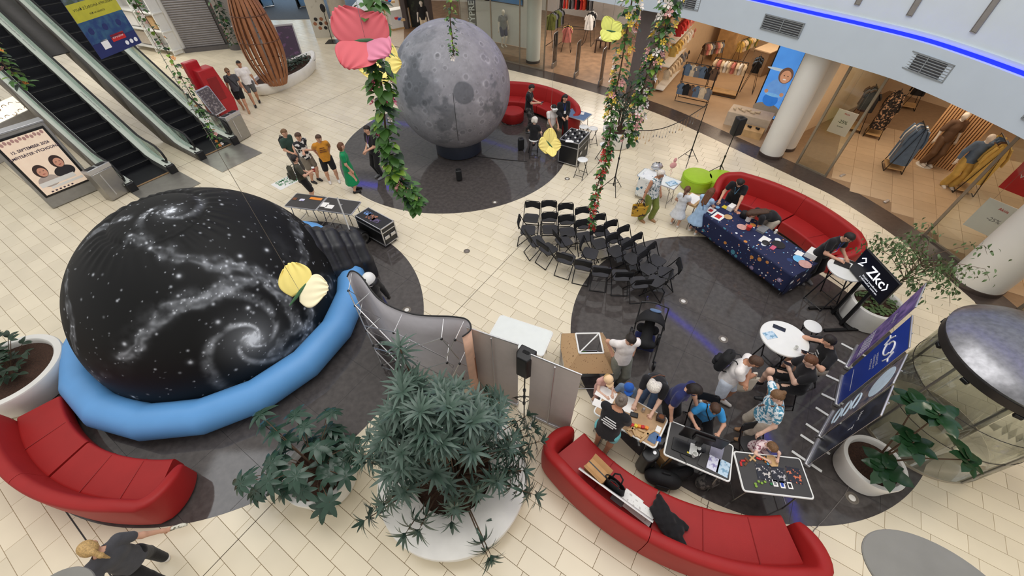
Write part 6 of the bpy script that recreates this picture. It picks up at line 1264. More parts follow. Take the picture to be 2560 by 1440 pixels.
hf_ = lambda x, z: frame((x, -.013, z), (1, 0, 0), (0, 0, 1)); lettering('VYLAĎ Z ČAROVNÁ ATMOSFÉRA', .072, hf_(0, 1.0), MATS['print_black'], hb); lettering('PRÍĎ NA NÁMESTIE', .05, hf_(0, .87), MATS['print_black'], hb); lettering('KÚP SI LÍSTOK', .05, hf_(.12, .3), MATS['print_white'], hb)
for k in range(3): q = MB(); q.lathe([(.05, 0), (.05, .002)], 16); q.v = [(.25 + k * .14 + a, -.012 - c, .12 + b) for a, b, c in q.v]; part('round_mark', q, MATS['print_white'], hb)
for k in range(3): q = MB(); q.lathe([(.07, 0), (.07, .002)], 20); q.v = [(-.45 + k * .4 + a, -.012 - c, .56 + b) for a, b, c in q.v]; part('round_picture', q, MATS['banner_navy'], hb)
for s in (-1, 1): q = MB(); q.tube([(s * w * .45, 0, 2.5), (s * w * .45, 0, 6.5)], .006, 5); part('cord', q, MATS['steel'], hb)
# --- garlands hanging near the escalators
def vline(px, py, z0, z1): p = fp(px, py, z0); return [Vector((p[0] + .04 * math.sin(k), p[1] + .04 * math.cos(2 * k), z0 + (z1 - z0) * k / 5)) for k in range(5, -1, -1)]
garland('thin flowered garland hanging right of the right escalator', vline(548, 362, .25, 5.5), 260, 40, .17, ['petal_pink', 'petal_white', 'petal_orange'], seed=51, taper=.3, cap=160)
garland('leafy garland hanging beside the wooden sculpture', vline(585, 112, .4, 5.2), 240, 8, .3, ['petal_pink'], [IV[1], IV[0], IV[1]], seed=52, taper=.2, ls=1.4, cap=160)
p = gp(62, 214, 13.2); garland('leafy garland hanging at the left edge before the left escalator', [Vector((p.x - .25, p.y, p.z + 2.2)), Vector((p.x - .15, p.y, p.z + 1.1)), Vector((p.x, p.y, p.z))], 160, 16, .24, ['petal_pink', 'petal_orange'], seed=53, cap=120)
# --- jewellery kiosk behind the totem
k0 = Vector(fp(40, 318, 1.0)); ki = thing('jewellery_kiosk', 'grey kiosk with a brightly lit jewellery display behind the concert poster', 'kiosk', (k0.x - .9, k0.y + .25, 0), GY + PI / 2 + .45)
q = MB(); q.box((0, .3, .5), (3.4, .8, 1.0)); part('counter', q, mat('kiosk_grey', (170, 166, 162), .5), ki, bevel=.02); q = MB(); q.box((0, .12, 1.16), (3.2, .05, .62), R=Matrix.Rotation(-.7, 3, 'X')); part('lit_board', q, mat('kiosk_light', (255, 240, 214), .5, emit=1.1), ki)
for k in range(26):
    q = MB(); x = -1.45 + (k % 13) * .24; zz = 1.05 + .24 * (k // 13); R = Matrix.Rotation(-.7, 3, 'X'); pts = [(x + .07 * math.cos(a), 0, .06 * math.sin(a)) for a in np.linspace(PI * (.0 if k % 3 else 1), PI * (1 if k % 3 else 2.2), 8)]; q.tube([R @ Vector(pp) + Vector((0, .12 + (zz - 1.16) * .62 - .06, zz)) for pp in pts], .009, 5); part('necklace', q, MATS['leather_brown'], ki)
q = MB(); q.box((-.3, .9, 2.1), (3.2, 1.0, .3)); part('canopy', q, MATS['plastic_white'], ki, bevel=.03)
for sx in (-1.6, 1.2): q = MB(); q.cyl((sx, .9, 0), (sx, .9, 2.0), .04, n=10); part('post', q, MATS['steel'], ki)
# --- boat-shaped planter with the slatted wooden sculpture
bc = Vector((-10.32, 20.1, 0)); ba = math.atan2(.93, .36); bo = thing('boat_planter', 'white boat-shaped planter bench around the wooden sculpture', 'planter', bc, ba)
def boat(z, k): return [((1.95 * k + .25 * z) * math.cos(a) * (1 if abs(math.cos(a)) < 2 else 1), (.72 * k + .15 * z) * math.sin(a) * (1 - .25 * max(0, math.cos(a)) ** 2), z + .18 * max(0, math.cos(a)) ** 3 * (1 if z > .2 else 0)) for a in np.linspace(0, 2 * PI, 48, endpoint=False)]
q = MB(); rings = [boat(0, .88), boat(.08, .94), boat(.3, 1.0), boat(.48, 1.0), boat(.52, .97), boat(.5, .86), boat(.38, .84)]; vs = [p for r in rings for p in r]; q.add(vs, [(i * 48 + j, i * 48 + (j + 1) % 48, (i + 1) * 48 + (j + 1) % 48, (i + 1) * 48 + j) for i in range(6) for j in range(48)]); q.add(boat(.4, .85), [tuple(range(48))], 1); part('hull', q, [MATS['stone_white'], MATS['soil']], bo, 45)
sc = thing('wooden_sculpture', 'tall spindle sculpture of curved wooden slats rising from the boat planter', 'sculpture', Vector((*fp(692, 208, .4)[:2], .4))); mat('slat_wood', (150, 96, 60), .5, var=.15, vs=4)
for k in range(20):
    a = 2 * PI * k / 20; P = []
    for t in np.linspace(0, 1, 14): r = (.42 + .42 * math.sin(PI * min(1, t * 1.05) ** .8)) * (1 - .75 * t ** 2.4); P.append((r * math.cos(a), r * math.sin(a) * .8, 4.6 * t))
    q = MB(); q.tube(P, .07, 6, flat=.4); part('slat', q, MATS['slat_wood'], sc)
for z, r in ((.9, .7), (1.7, .8), (2.6, .68)): q = MB(); q.tube([(r * math.cos(a), r * .8 * math.sin(a), z) for a in np.linspace(0, 2 * PI, 28, endpoint=False)], .018, 5, closed=True); part('hoop', q, mat('hoop_dark', (96, 58, 36), .6), sc)
q = MB(); q.tube([(0, 0, 0), (.02, 0, 2.3), (0, 0, 4.5)], [.05, .04, .02], 8); part('core_pole', q, MATS['aluminium'], sc)
for k in range(9): q = MB(); q.box((.0, .03, 1.6 + .22 * k), (.16, .03, .17), rz=.4); part('crystal_plate', q, mat('crystal', (196, 214, 226), .15, .1), sc)
random.seed(61); hg = thing('low_hedge', 'dark low foliage filling the boat-shaped planter', 'plant', (bc.x, bc.y, .4), ba); M4 = [orient((random.uniform(-.1, 1.5), random.gauss(0, .25), .05 + .25 * random.random()), (random.gauss(0, 1), random.gauss(0, 1), .5), (0, 0, 1), .8 + .6 * random.random()) for _ in range(420)]; put_leaves(hg, [leaf_mesh('leaf', .11, .06, 'leaf_dark', .3, n=3)], M4, 200)
x, y, _ = fp(742, 160); ib = thing('display_board', 'dark framed information board leaning behind the boat planter', 'board', (x, y, 0), .3); R = Matrix.Rotation(-.22, 3, 'X'); q = MB(); q.box((0, .1, .95), (.85, .04, 1.5), R=R); part('frame', q, MATS['aluminium'], ib, bevel=.008); q = MB(); q.box((0, .075, .95), (.74, .01, 1.36), R=R); part('panel', q, mat('board_plum', (72, 58, 76), .4, vs=5, col2=(120, 84, 124), thr=(.55, .7)), ib); q = MB(); q.tube([(-.3, .2, .9), (-.35, .6, .02)], .015, 6); q.tube([(.3, .2, .9), (.35, .6, .02)], .015, 6); part('legs', q, MATS['steel'], ib)
# --- entrance, shutter, far shopfronts on the left
mp_ = MB(); mp_.box((-14.5, 33.0, .006), (7.5, 5.6, .016), rz=.03); struct(part('floor_doormat', mp_, mat('doormat', (78, 84, 92), .8, var=.1, bump=.3)))
en = thing('window_entrance', 'glazed mall entrance with curved steel door frames at the top', 'entrance', (-14.2, 35.4, 0), .02)
for k in range(7): q = MB(); q.box((-5 + k * 1.7, 0, 1.7), (.09, .12, 3.4)); part('mullion', q, MATS['steel'], en)
for k in range(6): q = MB(); q.box((-4.15 + k * 1.7, 0, 1.7), (1.6, .016, 3.3)); part('pane', q, glass('entrance_glass', (220, 238, 250), 1.), en)
struct(en)
for s, px in ((-1, 690), (1, 782)):
    x, y, _ = fp(px, 22); dr = thing('revolving_door_wing', 'curved glass wing of the entrance door, %s' % ('left of the two' if s < 0 else 'right of the two, by the round pillar'), 'door', (x, y, 0), .1); q = MB(); q.tube([(-.9 * math.cos(a), .6 * math.sin(a), .06) for a in np.linspace(-.2, 1.3, 10)], .04, 8); part('bottom_rail', q, MATS['chrome'], dr); q = MB(); q.tube([(-.9 * math.cos(-.2), .6 * math.sin(-.2), .06), (-.9 * math.cos(-.2), .6 * math.sin(-.2), 2.3)], .035, 8); part('stile', q, MATS['plastic_black'], dr)
    q = MB(); q.grid(lambda u, v: (-.9 * math.cos(-.2 + 1.5 * u), .6 * math.sin(-.2 + 1.5 * u), .1 + 2.2 * v), 10, 2); part('curved_pane', q, glass('entrance_glass'), dr, solid=.012)
area('entrance_daylight', (-14.0, 35.0, 2.0), 9, 900, (.72, .87, 1), (PI / 2 + .1, 0, 0), sy=3.2)
sh_ = Vector((-16.3, 24.55, 0)); sw = thing('wall_shutter', 'grey roller shutter of a closed shop', 'shutter', sh_, .3)
for k in range(46): q = MB(); q.cyl((-.95, 0, .25 + k * .1), (.95, 0, .25 + k * .1), .052, n=6); part('shutter_slat', q, mat('shutter_grey', (132, 128, 128), .5, .2), sw)
q = MB(); q.box((0, 0, .1), (2.2, .2, .2)); q.box((0, .12, 2.5), (2.2, .1, 5)); part('shutter_frame', q, mat('shutter_frame', (96, 92, 92), .5), sw); struct(sw)
pl = thing('column_grey', 'grey pillar with a steel ring beside the roller shutter', 'column', (-14.75, 24.95, 0)); q = MB(); q.lathe([(.42, 0), (.42, 5)], 32); part('shaft', q, mat('pillar_grey', (142, 136, 130), .5), pl); q = MB(); q.tube([(.45 * math.cos(a), .45 * math.sin(a), 1.1) for a in np.linspace(0, 2 * PI, 24, endpoint=False)], .02, 6, closed=True); part('steel_ring', q, MATS['chrome'], pl); q = MB(); q.lathe([(.5, 0), (.5, .25), (.43, .27)], 32); part('base_ring', q, MATS['shutter_frame'], pl); struct(pl)
lw = wallseg('wall_left_shop', (-22.5, 26.6, 0), (-17.3, 24.25, 0), 'wall_white', 0, 5.2)
ls = thing('toy_shop_display', 'white lit shop window with shelves behind the right escalator', 'shop window', (-19.4, 25.0, 0), -.42)
for z in (.25, 1.1, 1.9, 2.7): q = MB(); q.box((0, -.25, z), (4.6, .5, .05)); part('shelf', q, MATS['plastic_white'], ls)
for x in (-2.2, -.7, .8, 2.2): q = MB(); q.box((x, -.25, 1.6), (.06, .5, 3.1)); part('upright', q, MATS['plastic_white'], ls)
for k, (x, z, w_, h_, m) in enumerate([(-1.4, 1.45, .6, .6, 'print_green'), (0, 1.45, .7, .6, 'paper_white'), (1.5, 1.4, .5, .5, 'wood_light'), (-1.4, .6, .5, .6, 'print_grey'), (.1, .6, .8, .6, 'cloth_beige'), (1.5, 2.25, .8, .6, 'print_grey')]): q = MB(); q.box((x, -.2, z + .02), (w_, .3, h_)); part('goods', q, MATS[m], ls, bevel=.02)
area('toy_shop_lamp', (-18.6, 22.9, 4.6), 2.5, 160, (1, .97, .9), (-.6, 0, .4))
an = person('dark animal figure', (-16.9, 23.6), 0, .1) if False else None
dn = thing('animal_figure', 'small dark animal figurine in the toy shop window', 'figurine', (*fp(455, 108, .35)[:2], .3)); V, F = sdf_mesh([(v3(-.3, 0, .35), v3(.25, 0, .36), .1, .11), (v3(.25, 0, .36), v3(.42, 0, .62), .08, .06), (v3(.42, 0, .62), v3(.55, 0, .6), .065, .04), (v3(-.3, 0, .35), v3(-.5, 0, .2), .05, .02)] + [(v3(x, y, .32), v3(x + .03, y, .04), .05, .03) for x in (-.26, .22) for y in (-.07, .07)], .02, .04); part('body', np_mesh('body', V, F), MATS['tee_charcoal'], dn)
# red-lit machine behind the hanging garland
x, y, _ = fp(590, 112); vm = thing('lit_machine', 'dark machine with glowing red lamps behind the garland by the sculpture', 'machine', (x + .1, y + .6, 0), .1); q = MB(); q.box((0, 0, 1.0), (.8, .7, 2.0)); part('housing', q, mat('machine_blue', (44, 44, 72), .4), vm, bevel=.04); mat('lamp_red', (255, 54, 40), .5, emit=2.2)
for z in (.25, 1.85): q = MB(); q.box((0, -.37, z), (.7, .06, .2)); part('red_lamp', q, MATS['lamp_red'], vm, bevel=.02)
# poster pillar right of the entrance
x, y, _ = fp(852, 108); pc = thing('column_poster', 'round pillar with a steel rail and a tall poster beside the entrance', 'column', (x + .25, y + .3, 0)); q = MB(); q.lathe([(.45, 0), (.45, 5)], 32); part('shaft', q, mat('pillar_beige', (168, 158, 142), .45), pc); q = MB(); q.tube([(.5 * math.cos(a), .5 * math.sin(a), 1.05) for a in np.linspace(0, 2 * PI, 24, endpoint=False)], .02, 6, closed=True); part('steel_ring', q, MATS['chrome'], pc); struct(pc)
x, y, _ = fp(818, 95); pb = thing('tall_poster', 'tall cream poster with a red shield emblem beside the round pillar', 'poster', (x - .15, y + .1, 0), .15); q = MB(); q.box((0, 0, 1.75), (1.0, .05, 3.5)); part('panel', q, mat('poster_sand', (196, 190, 176), .5, vs=5, col2=(150, 140, 124), thr=(.6, .8)), pb); q = MB(); q.prism([(-.2, .2), (.2, .2), (.2, -.05), (.1, -.2), (0, -.26), (-.1, -.2), (-.2, -.05)], 0, .006, M=frame((.1, -.03, 2.75), (1, 0, 0), (0, 0, 1))); part('shield', q, MATS['print_red'], pb); q = MB(); q.box((.1, -.04, 2.75), (.24, .006, .07)); q.box((.1, -.04, 2.75), (.07, .006, .24)); part('cross', q, MATS['print_white'], pb)
for k in range(7): q = MB(); q.ell((-.3 + .1 * k, -.03, .7 + .25 * math.sin(k * 2.1)), (.1, .01, .09), 10, 6); part('printed_shape', q, MATS['print_black' if k % 2 else 'bronze_print'], pb)
x, y, _ = fp(832, 106); sg = thing('sign_post', 'thin black sign post on a square foot before the tall poster', 'sign', (x, y, 0)); q = MB(); q.tube([(0, 0, .02), (0, 0, 1.5)], .02, 8); part('post', q, MATS['metal_black'], sg); q = MB(); q.box((.1, .1, .012), (.9, .7, .024)); part('foot', q, MATS['metal_black'], sg); q = MB(); q.ell((0, 0, 1.62), (.14, .03, .2), 14, 8); part('plate', q, MATS['metal_black'], sg)
# floor sticker
p = Vector(fp(722, 452)); fs = thing('floor_sticker', 'white floor sticker with green burger lettering beside the boys', 'sticker', p, GY + PI / 2 - .06); q = MB(); q.prism(rrect(.95, .56, .03), 0.001, .004); part('sheet', q, MATS['paper_white'], fs)
for s, z in (("SIMON'S", .17), ('BURGER', 0), ('↑150M', -.17)): lettering(s, .19 if z >= 0 else .16, (0, z, .0065), MATS['print_green'], fs, bold=.004)
# ------------------------------------------------------------------ loose things
def put(nm, lb, cat, px, py, z, mb, m, rz=0., bevel=0, group=None, smooth=35):
    o = part(nm, mb, [MATS[k] for k in m] if isinstance(m, (list, tuple)) else MATS[m], None, smooth, bevel=bevel, loc=fp(px, py, z)); o.rotation_euler.z = rz; return tag(o, lb, cat, group)
def sheet(w, h, t=.003): return MB().prism(rrect(w, h, .004, 2), 0, t)
def block(w, d, h): return MB().box((0, 0, h / 2), (w, d, h))
def lathe(*p): return MB().lathe(list(p), 20)
ZT = .752
# on the wooden table
rzw = T_wood[1]
for k, (px, py, c, r) in enumerate([(1572, 1062, 'print_orange', .3), (1580, 1064, 'print_red', .1), (1589, 1066, 'print_yellow', -.1), (1597, 1067, 'print_orange', .2), (1606, 1069, 'print_red', .5), (1616, 1071, 'print_orange', 0)]): put('toy_block', 'small %s wooden cube, %s in the row on the wooden table' % (c[6:], ordw[k]), 'block', px, py, ZT, block(.055, .05, .045), c, rzw + r, .004, 'coloured cubes on the wooden table')
for k, (px, py, l, r) in enumerate([(1576, 1074, .16, .9), (1584, 1080, .17, -.7), (1572, 1084, .13, -.3), (1613, 1085, .2, 1.2), (1610, 1095, .22, 1.3), (1626, 1082, .16, 1.1), (1604, 1078, .12, .2)]): put('wooden_plank', 'pale wooden building plank, %s from the left on the wooden table' % ordw[k], 'block', px, py, ZT, block(l, .035, .03), 'wood_light', rzw + r, .003, 'building planks on the wooden table')
put('puzzle_plate', 'square pale wooden puzzle plate on the wooden table', 'block', 1596, 1085, ZT, block(.13, .1, .012), 'wood_light', rzw, .003)
for lb, px, py, w, h, m, r in (('white drawing sheet under the hands of the child with the peach cap', 1515, 985, .34, .24, 'paper_white', 0), ('white sheet at the left edge of the wooden table', 1498, 1010, .22, .14, 'paper_white', .1), ('white sheet in the middle of the wooden table', 1572, 1012, .2, .3, 'paper_white', .2), ('lilac printed card in the corner of the wooden table', 1633, 1093, .13, .2, 'cloth_denim', 0), ('small white picture card on the wooden table', 1646, 1073, .08, .11, 'paper_white', 0), ('little blue printed card at the corner of the wooden table', 1647, 1097, .07, .09, 'cap_blue', .3)): put('paper_sheet', lb, 'paper', px, py, ZT, sheet(w, h), m, rzw + r)
put('glass_jar', 'small glass jar lying on the wooden table', 'jar', 1607, 1028, ZT, lathe((.028, 0), (.03, .01), (.03, .07), (.02, .085), (.02, .1), (.001, .1)), 'aluminium'); put('tool_case', 'small black gadget with cable on the wooden table', 'gadget', 1585, 1038, ZT, block(.13, .09, .03), 'plastic_black', rzw + .3, .01)
bx = thing('small_carton', 'little dark open carton on the wooden table', 'box', fp(1650, 1048, ZT), rzw + .2); part('carton', MB().box((0, 0, .05), (.13, .11, .1)), mat('carton_dark', (52, 38, 34), .7), bx, bevel=.003); part('paper_fill', MB().ell((0, 0, .1), (.05, .045, .03), 8, 6), MATS['leather_brown'], bx)
# on the monitor table
rzc = T_comp[1]; mo = thing('monitor', 'large black monitor seen from behind on the black table', 'monitor', fp(1742, 1115, ZT), rzc + .06); q = MB(); q.box((0, 0, .33), (.66, .03, .38), R=Matrix.Rotation(.1, 3, 'X')); part('panel', q, MATS['plastic_black'], mo, bevel=.01); q = MB(); q.box((0, .0, .14), (.08, .05, .2)); part('neck', q, MATS['plastic_black'], mo); q = MB(); q.prism(rrect(.28, .18, .05), 0, .012); part('foot', q, MATS['plastic_black'], mo); q = MB(); q.box((0, -.03, .33), (.3, .05, .22), R=Matrix.Rotation(.1, 3, 'X')); part('rear_housing', q, MATS['plastic_black'], mo, bevel=.02)
lp = thing('laptop', 'closed dark laptop with a small pale sticker under the monitor', 'laptop', fp(1706, 1118, ZT), rzc); part('lid', MB().prism(rrect(.32, .22, .015), 0, .022), MATS['plastic_black'], lp, bevel=.004); part('sticker', MB().prism(rrect(.03, .03, .006), .0225, .0235), MATS['print_yellow'], lp).location = (.09, -.06, 0)
q = MB(); q.tube([fp(1700, 1128, ZT + .01), fp(1702, 1140, ZT + .01), fp(1712, 1148, ZT + .01), fp(1716, 1160, ZT + .01)], .006, 6); tag(part('cable', q, MATS['plastic_black']), 'black cable curling from the laptop over the table edge', 'cable')
put('game_pad', 'white control board with dark buttons on the black table', 'controller', 1732, 1125, ZT, block(.11, .2, .03), 'plastic_white', rzc, .01); put('paper_cup', 'white paper coffee cup on the monitor table', 'cup', 1733, 1140, ZT, lathe((.03, 0), (.042, .1), (.045, .105), (.035, .1), (.03, .02), (.001, .02)), 'plastic_white'); put('cup_lid', 'small round white pot next to the coffee cup', 'pot', 1747, 1122, ZT, lathe((.03, 0), (.03, .03), (.001, .03)), 'plastic_white'); put('spoon', 'white plastic spoon on the monitor table', 'spoon', 1753, 1132, ZT, MB().tube([(0, -.07, .004), (0, .04, .004), (0, .07, .004)], [.006, .006, .018], 8, flat=.3), 'plastic_white', rzc - .4)
put('keyboard', 'thin dark phone-like tablet on the monitor table', 'tablet', 1758, 1150, ZT, block(.12, .24, .012), 'top_black', rzc - .2, .006); put('notebook', 'grey checked notepad on the monitor table', 'notepad', 1792, 1125, ZT, block(.19, .26, .02), mat('note_grey', (128, 126, 142), .7, vs=20) and 'note_grey', rzc - .1, .003); put('leaflet', 'white and lilac leaflet on the monitor table', 'leaflet', 1784, 1158, ZT, sheet(.17, .25), mat('leaflet_a', (226, 226, 240), .5, vs=14, col2=(150, 142, 186), thr=(.5, .6)) and 'leaflet_a', rzc - .1); put('leaflet', 'pale blue leaflet with diagrams on the monitor table', 'leaflet', 1808, 1170, ZT, sheet(.17, .25), mat('leaflet_b', (192, 214, 230), .5, vs=14, col2=(112, 156, 184), thr=(.5, .6)) and 'leaflet_b', rzc - .1)
# on the puzzle table
rzp = T_puz[1]
for k, (px, py, mm) in enumerate([(1908, 1180, 'a'), (1946, 1187, 'b'), (1985, 1188, 'c')]): put('puzzle_sheet', ['dark picture sheet with grey shards, left of three', 'dark picture sheet with grey shards, middle of three', 'dark picture sheet with orange shards, right of three'][k], 'picture', px, py, ZT, sheet(.2, .24), mat('puzzle_' + mm, (22, 26, 40), .5, vs=18, col2=((196, 190, 186), (180, 176, 176), (206, 110, 72))[k], thr=(.55, .58)) and 'puzzle_' + mm, rzp - .1)
for k, (px, py) in enumerate([(1938, 1208), (1956, 1212), (1975, 1214)]): put('playing_card', 'small white picture card, %s on the puzzle table' % ordw[k], 'card', px, py, ZT, sheet(.07, .1), 'paper_white', rzp, group='cards on the puzzle table'); put('card_picture', 'dark printed motif on the %s white card' % ordw[k], 'picture', px, py, ZT + .0032, sheet(.04, .06, .001), ('print_grey', 'print_blue', 'print_black')[k], rzp)
for k, (px, py, c) in enumerate([(1857, 1152, 'print_red'), (1864, 1160, 'leather_brown'), (1852, 1160, 'print_red'), (1866, 1150, 'leather_brown'), (1896, 1147, 'print_red'), (1908, 1146, 'print_orange'), (1914, 1152, 'print_orange'), (1918, 1157, 'print_skyblue')]): put('puzzle_piece', 'small %s puzzle piece, %s from the left on the puzzle table' % (c.split('_')[1], ordw[k]), 'puzzle piece', px, py, ZT, block(.07, .03, .015), c, k * .7, .004, 'loose pieces on the puzzle table')
put('wooden_cross', 'pale wooden cross-shaped piece on the puzzle table', 'puzzle piece', 1880, 1146, ZT, MB().box((0, 0, .01), (.14, .025, .02), rz=.6).box((0, 0, .01), (.12, .025, .019), rz=2.2), 'wood_light'); put('wooden_tray', 'hexagonal wooden tray under the little girls hands', 'tray', 1930, 1153, ZT, MB().lathe([(.09, 0), (.1, .015), (.085, .015), (.085, .006), (.001, .006)], 6), 'wood_light')
for k, (px, py) in enumerate([(1888, 1210), (1896, 1204), (1904, 1208), (1912, 1205), (1890, 1216), (1928, 1210)]): put('green_token', 'little green game token, %s of the scatter on the puzzle table' % ordw[k], 'token', px, py, ZT, lathe((.018, 0), (.02, .006), (.018, .014), (.001, .014)), 'leaf_lime' if k < 5 else 'print_green', group='green tokens')
# on the round tables
put('leaflet', 'pale blue leaflets spread on the round white table', 'leaflet', 1925, 838, 1.082, sheet(.22, .16), 'leaflet_b', .2); put('leaflet', 'dark folded leaflet on the round white table', 'leaflet', 1948, 820, 1.082, sheet(.22, .1), 'banner_dark', -.6); put('coffee_cup', 'small paper coffee cup on the round white table', 'cup', 1988, 872, 1.082, lathe((.025, 0), (.034, .075), (.028, .072), (.022, .01), (.001, .01)), 'plastic_white')
put('laptop', 'dark laptop on the high table before the man with glasses', 'laptop', 2105, 660, 1.082, block(.3, .2, .02), 'plastic_black', -.7, .006); put('phone', 'black device lying on the high table beside the laptop', 'phone', 2128, 655, 1.082, block(.18, .08, .012), 'plastic_black', -.7, .004)
# on the long space table
rzs = T_sp[1]; ZS = .762
for lb, px, py, m_, mb in (('white framed red print on the space cloth, front one', 1796, 541, 'paper_white', sheet(.32, .26, .006)), ('white framed red print on the space cloth, rear one', 1777, 526, 'paper_white', sheet(.26, .2, .006)), ('yellow notepad on the space cloth', 1812, 518, 'print_yellow', sheet(.14, .12, .01)), ('white cardboard box on the space cloth', 1826, 523, 'paper_white', block(.22, .14, .12)), ('dark glass jar with white lid on the space cloth', 1858, 542, 'plastic_black', lathe((.09, 0), (.1, .03), (.1, .13), (.08, .16), (.001, .16))), ('clear tray of small parts on the space cloth', 1905, 575, 'print_grey', block(.3, .2, .05)), ('pale round plate on the space cloth', 1997, 648, 'print_skyblue', lathe((.1, 0), (.13, .008), (.001, .01))), ('white folded paper card on the space cloth', 1998, 634, 'paper_white', sheet(.2, .16, .004)), ('heap of white paper bags on the space cloth', 2028, 640, 'paper_white', block(.28, .24, .14)), ('pink patterned dish on the space cloth', 2012, 661, 'tee_pink', lathe((.1, 0), (.14, .012), (.001, .014))), ('pink patterned plate by the paper roll', 1854, 568, 'tee_pink', lathe((.09, 0), (.12, .01), (.001, .012))), ('black round plate on the space cloth', 1946, 612, 'plastic_black', lathe((.12, 0), (.15, .01), (.001, .012))), ('bright magenta shape on the space cloth', 1932, 620, 'petal_magenta', block(.16, .1, .02)), ('open booklet on the space cloth', 1912, 600, 'paper_white', sheet(.28, .2, .006)), ('dark round stone on the space cloth', 1914, 608, 'shoe_black', lathe((.06, 0), (.09, .02), (.05, .045), (.001, .05))), ('glass cup of red beads on the space cloth', 1870, 574, 'petal_red', lathe((.05, 0), (.065, .11), (.055, .105), (.001, .1))), ('round cork disc with a pen on the space cloth', 1820, 543, 'wood_light', lathe((.1, 0), (.105, .012), (.001, .012))), ('little astronaut figure on the space cloth', 1937, 583, 'plastic_white', lathe((.03, 0), (.03, .05), (.02, .06), (.032, .085), (.025, .11), (.001, .12)))):
    put('craft_item', lb, 'craft supply', px, py, ZS, mb, m_, rzs + .2, .004 if 'box' in lb or 'bags' in lb else 0)
for px, py, w in ((1796, 541, .17), (1777, 526, .12)): put('red_picture', 'red square picture inside the %s white frame' % ('front' if w > .15 else 'rear'), 'picture', px, py, ZS + .007, sheet(w, w * .8, .002), 'print_red', rzs + .2)
pr_ = thing('paper_roll', 'white kitchen paper roll standing on the space cloth', 'paper roll', fp(1869, 552, ZS)); part('roll', MB().lathe([(.06, 0), (.06, .24), (.022, .24), (.022, .2)], 24), MATS['paper_white'], pr_); part('core', MB().lathe([(.022, .1), (.022, .242), (.018, .242), (.018, .1)], 16), MATS['cardboard'], pr_)
wt = thing('art_board', 'pale wooden drawing tray at the left end of the long table', 'tray', fp(1733, 500, .79), rzs + .25); part('tray_base', MB().box((0, 0, .015), (.52, .4, .03)), MATS['wood_light'], wt, bevel=.004); part('paper', MB().box((0, .02, .034), (.44, .3, .006)), MATS['paper_white'], wt)
dv = thing('side_table', 'small table under the drawing tray at the end of the long table', 'table', fp(1733, 500, .0) if False else (*fp(1733, 500, .77)[:2], 0), rzs + .25); part('top', MB().box((0, 0, .765), (.56, .46, .03)), MATS['wood_light'], dv, bevel=.006)
for sx in (-1, 1):
    for sy in (-1, 1): part('leg', MB().tube([(sx * .22, sy * .18, .75), (sx * .25, sy * .2, .005)], .014, 7), MATS['steel'], dv)
# on the dotted table
random.seed(77)
put('silver_bag', 'crumpled silver foil bag on the dotted tablecloth', 'bag', 1640, 425, .74, MB().grid(lambda u, v: (.16 * math.cos(2 * PI * u) * math.sin(PI * (.1 + .8 * v)) * (1 + .15 * math.sin(9 * u * 6)), .13 * math.sin(2 * PI * u) * math.sin(PI * (.1 + .8 * v)), .24 * v + .02 * math.sin(20 * u)), 20, 8, wu=True), 'aluminium'); put('pinwheel', 'pink paper pinwheel on a stick on the dotted table', 'pinwheel', 1676, 436, .74, MB().tube([(0, 0, 0), (0, .02, .42)], .006, 6).ell((0, .0, .3), (.1, .02, .1), 8, 6).ell((.02, .02, .45), (.05, .01, .08), 8, 6), 'petal_pink'); put('magazine', 'glossy magazine lying on the dotted table', 'magazine', 1680, 458, .735, sheet(.3, .22, .008), 'leaflet_b', .4)
# leaflets on the two dark tables, VR gear
for lb, px, py, w, h, m_ in (('orange title strip on the left dark table', 790, 497, .36, .1, 'print_orange'), ('white leaflet on the left dark table', 755, 500, .14, .1, 'leaflet_a'), ('brown picture card on the left dark table', 737, 497, .12, .1, 'leather_brown'), ('stack of white cards between the two dark tables', 812, 512, .18, .2, 'paper_white'), ('white spread papers on the right dark table', 824, 517, .22, .16, 'paper_white'), ('small grey pieces on the right dark table', 852, 512, .1, .06, 'print_grey')): put('leaflet', lb, 'leaflet', px, py, ZT, sheet(w, h, .006), m_, -.2)
put('leaflet', 'white papers on the blue-clothed folding table', 'leaflet', 1450, 283, .725, sheet(.3, .2, .006), 'paper_white', -.3)
def flight_case(lb, cs, z0, h, label_items=None, wheels=True, open_=False):
    c = [Vector((*p[:2], 0)) for p in cs]; ce = sum(c, Vector()) / 4; ax = ((c[1] - c[0]) + (c[2] - c[3])) / 2; ay = ((c[3] - c[0]) + (c[2] - c[1])) / 2; w, d = ax.length, ay.length; t = thing('flight_case', lb, 'case', (ce.x, ce.y, 0), math.atan2(ax.y, ax.x))
    part('body', MB().box((0, 0, (z0 + h) / 2), (w - .02, d - .02, h - z0)), MATS['top_black'] if open_ else MATS['plastic_black'], t); q = MB()
    for x in (-1, 1):
        for y in (-1, 1): q.box((x * (w / 2 - .012), y * (d / 2 - .012), (z0 + h) / 2), (.03, .03, h - z0 + .01))
    for zz in (z0 + .01, h - .004, h * .78):
        for s in (-1, 1): q.box((0, s * (d / 2 - .008), zz), (w, .022, .024)); q.box((s * (w / 2 - .008), 0, zz), (.022, d, .024))
    part('edge_profiles', q, MATS['aluminium'], t)
    for s in (-1, 1):
        part('handle', MB().box((s * w * .0 + w / 2 + .004, s * d * .22, h * .5), (.012, .16, .1)), MATS['aluminium'], t, bevel=.01)
    if wheels:
        for x in (-1, 1):
            for y in (-1, 1): part('caster', MB().cyl((x * (w / 2 - .08) - .02, y * (d / 2 - .08), z0 / 2), (x * (w / 2 - .08) + .02, y * (d / 2 - .08), z0 / 2), z0 / 2, n=12), MATS['rubber'], t)
    return t, w, d
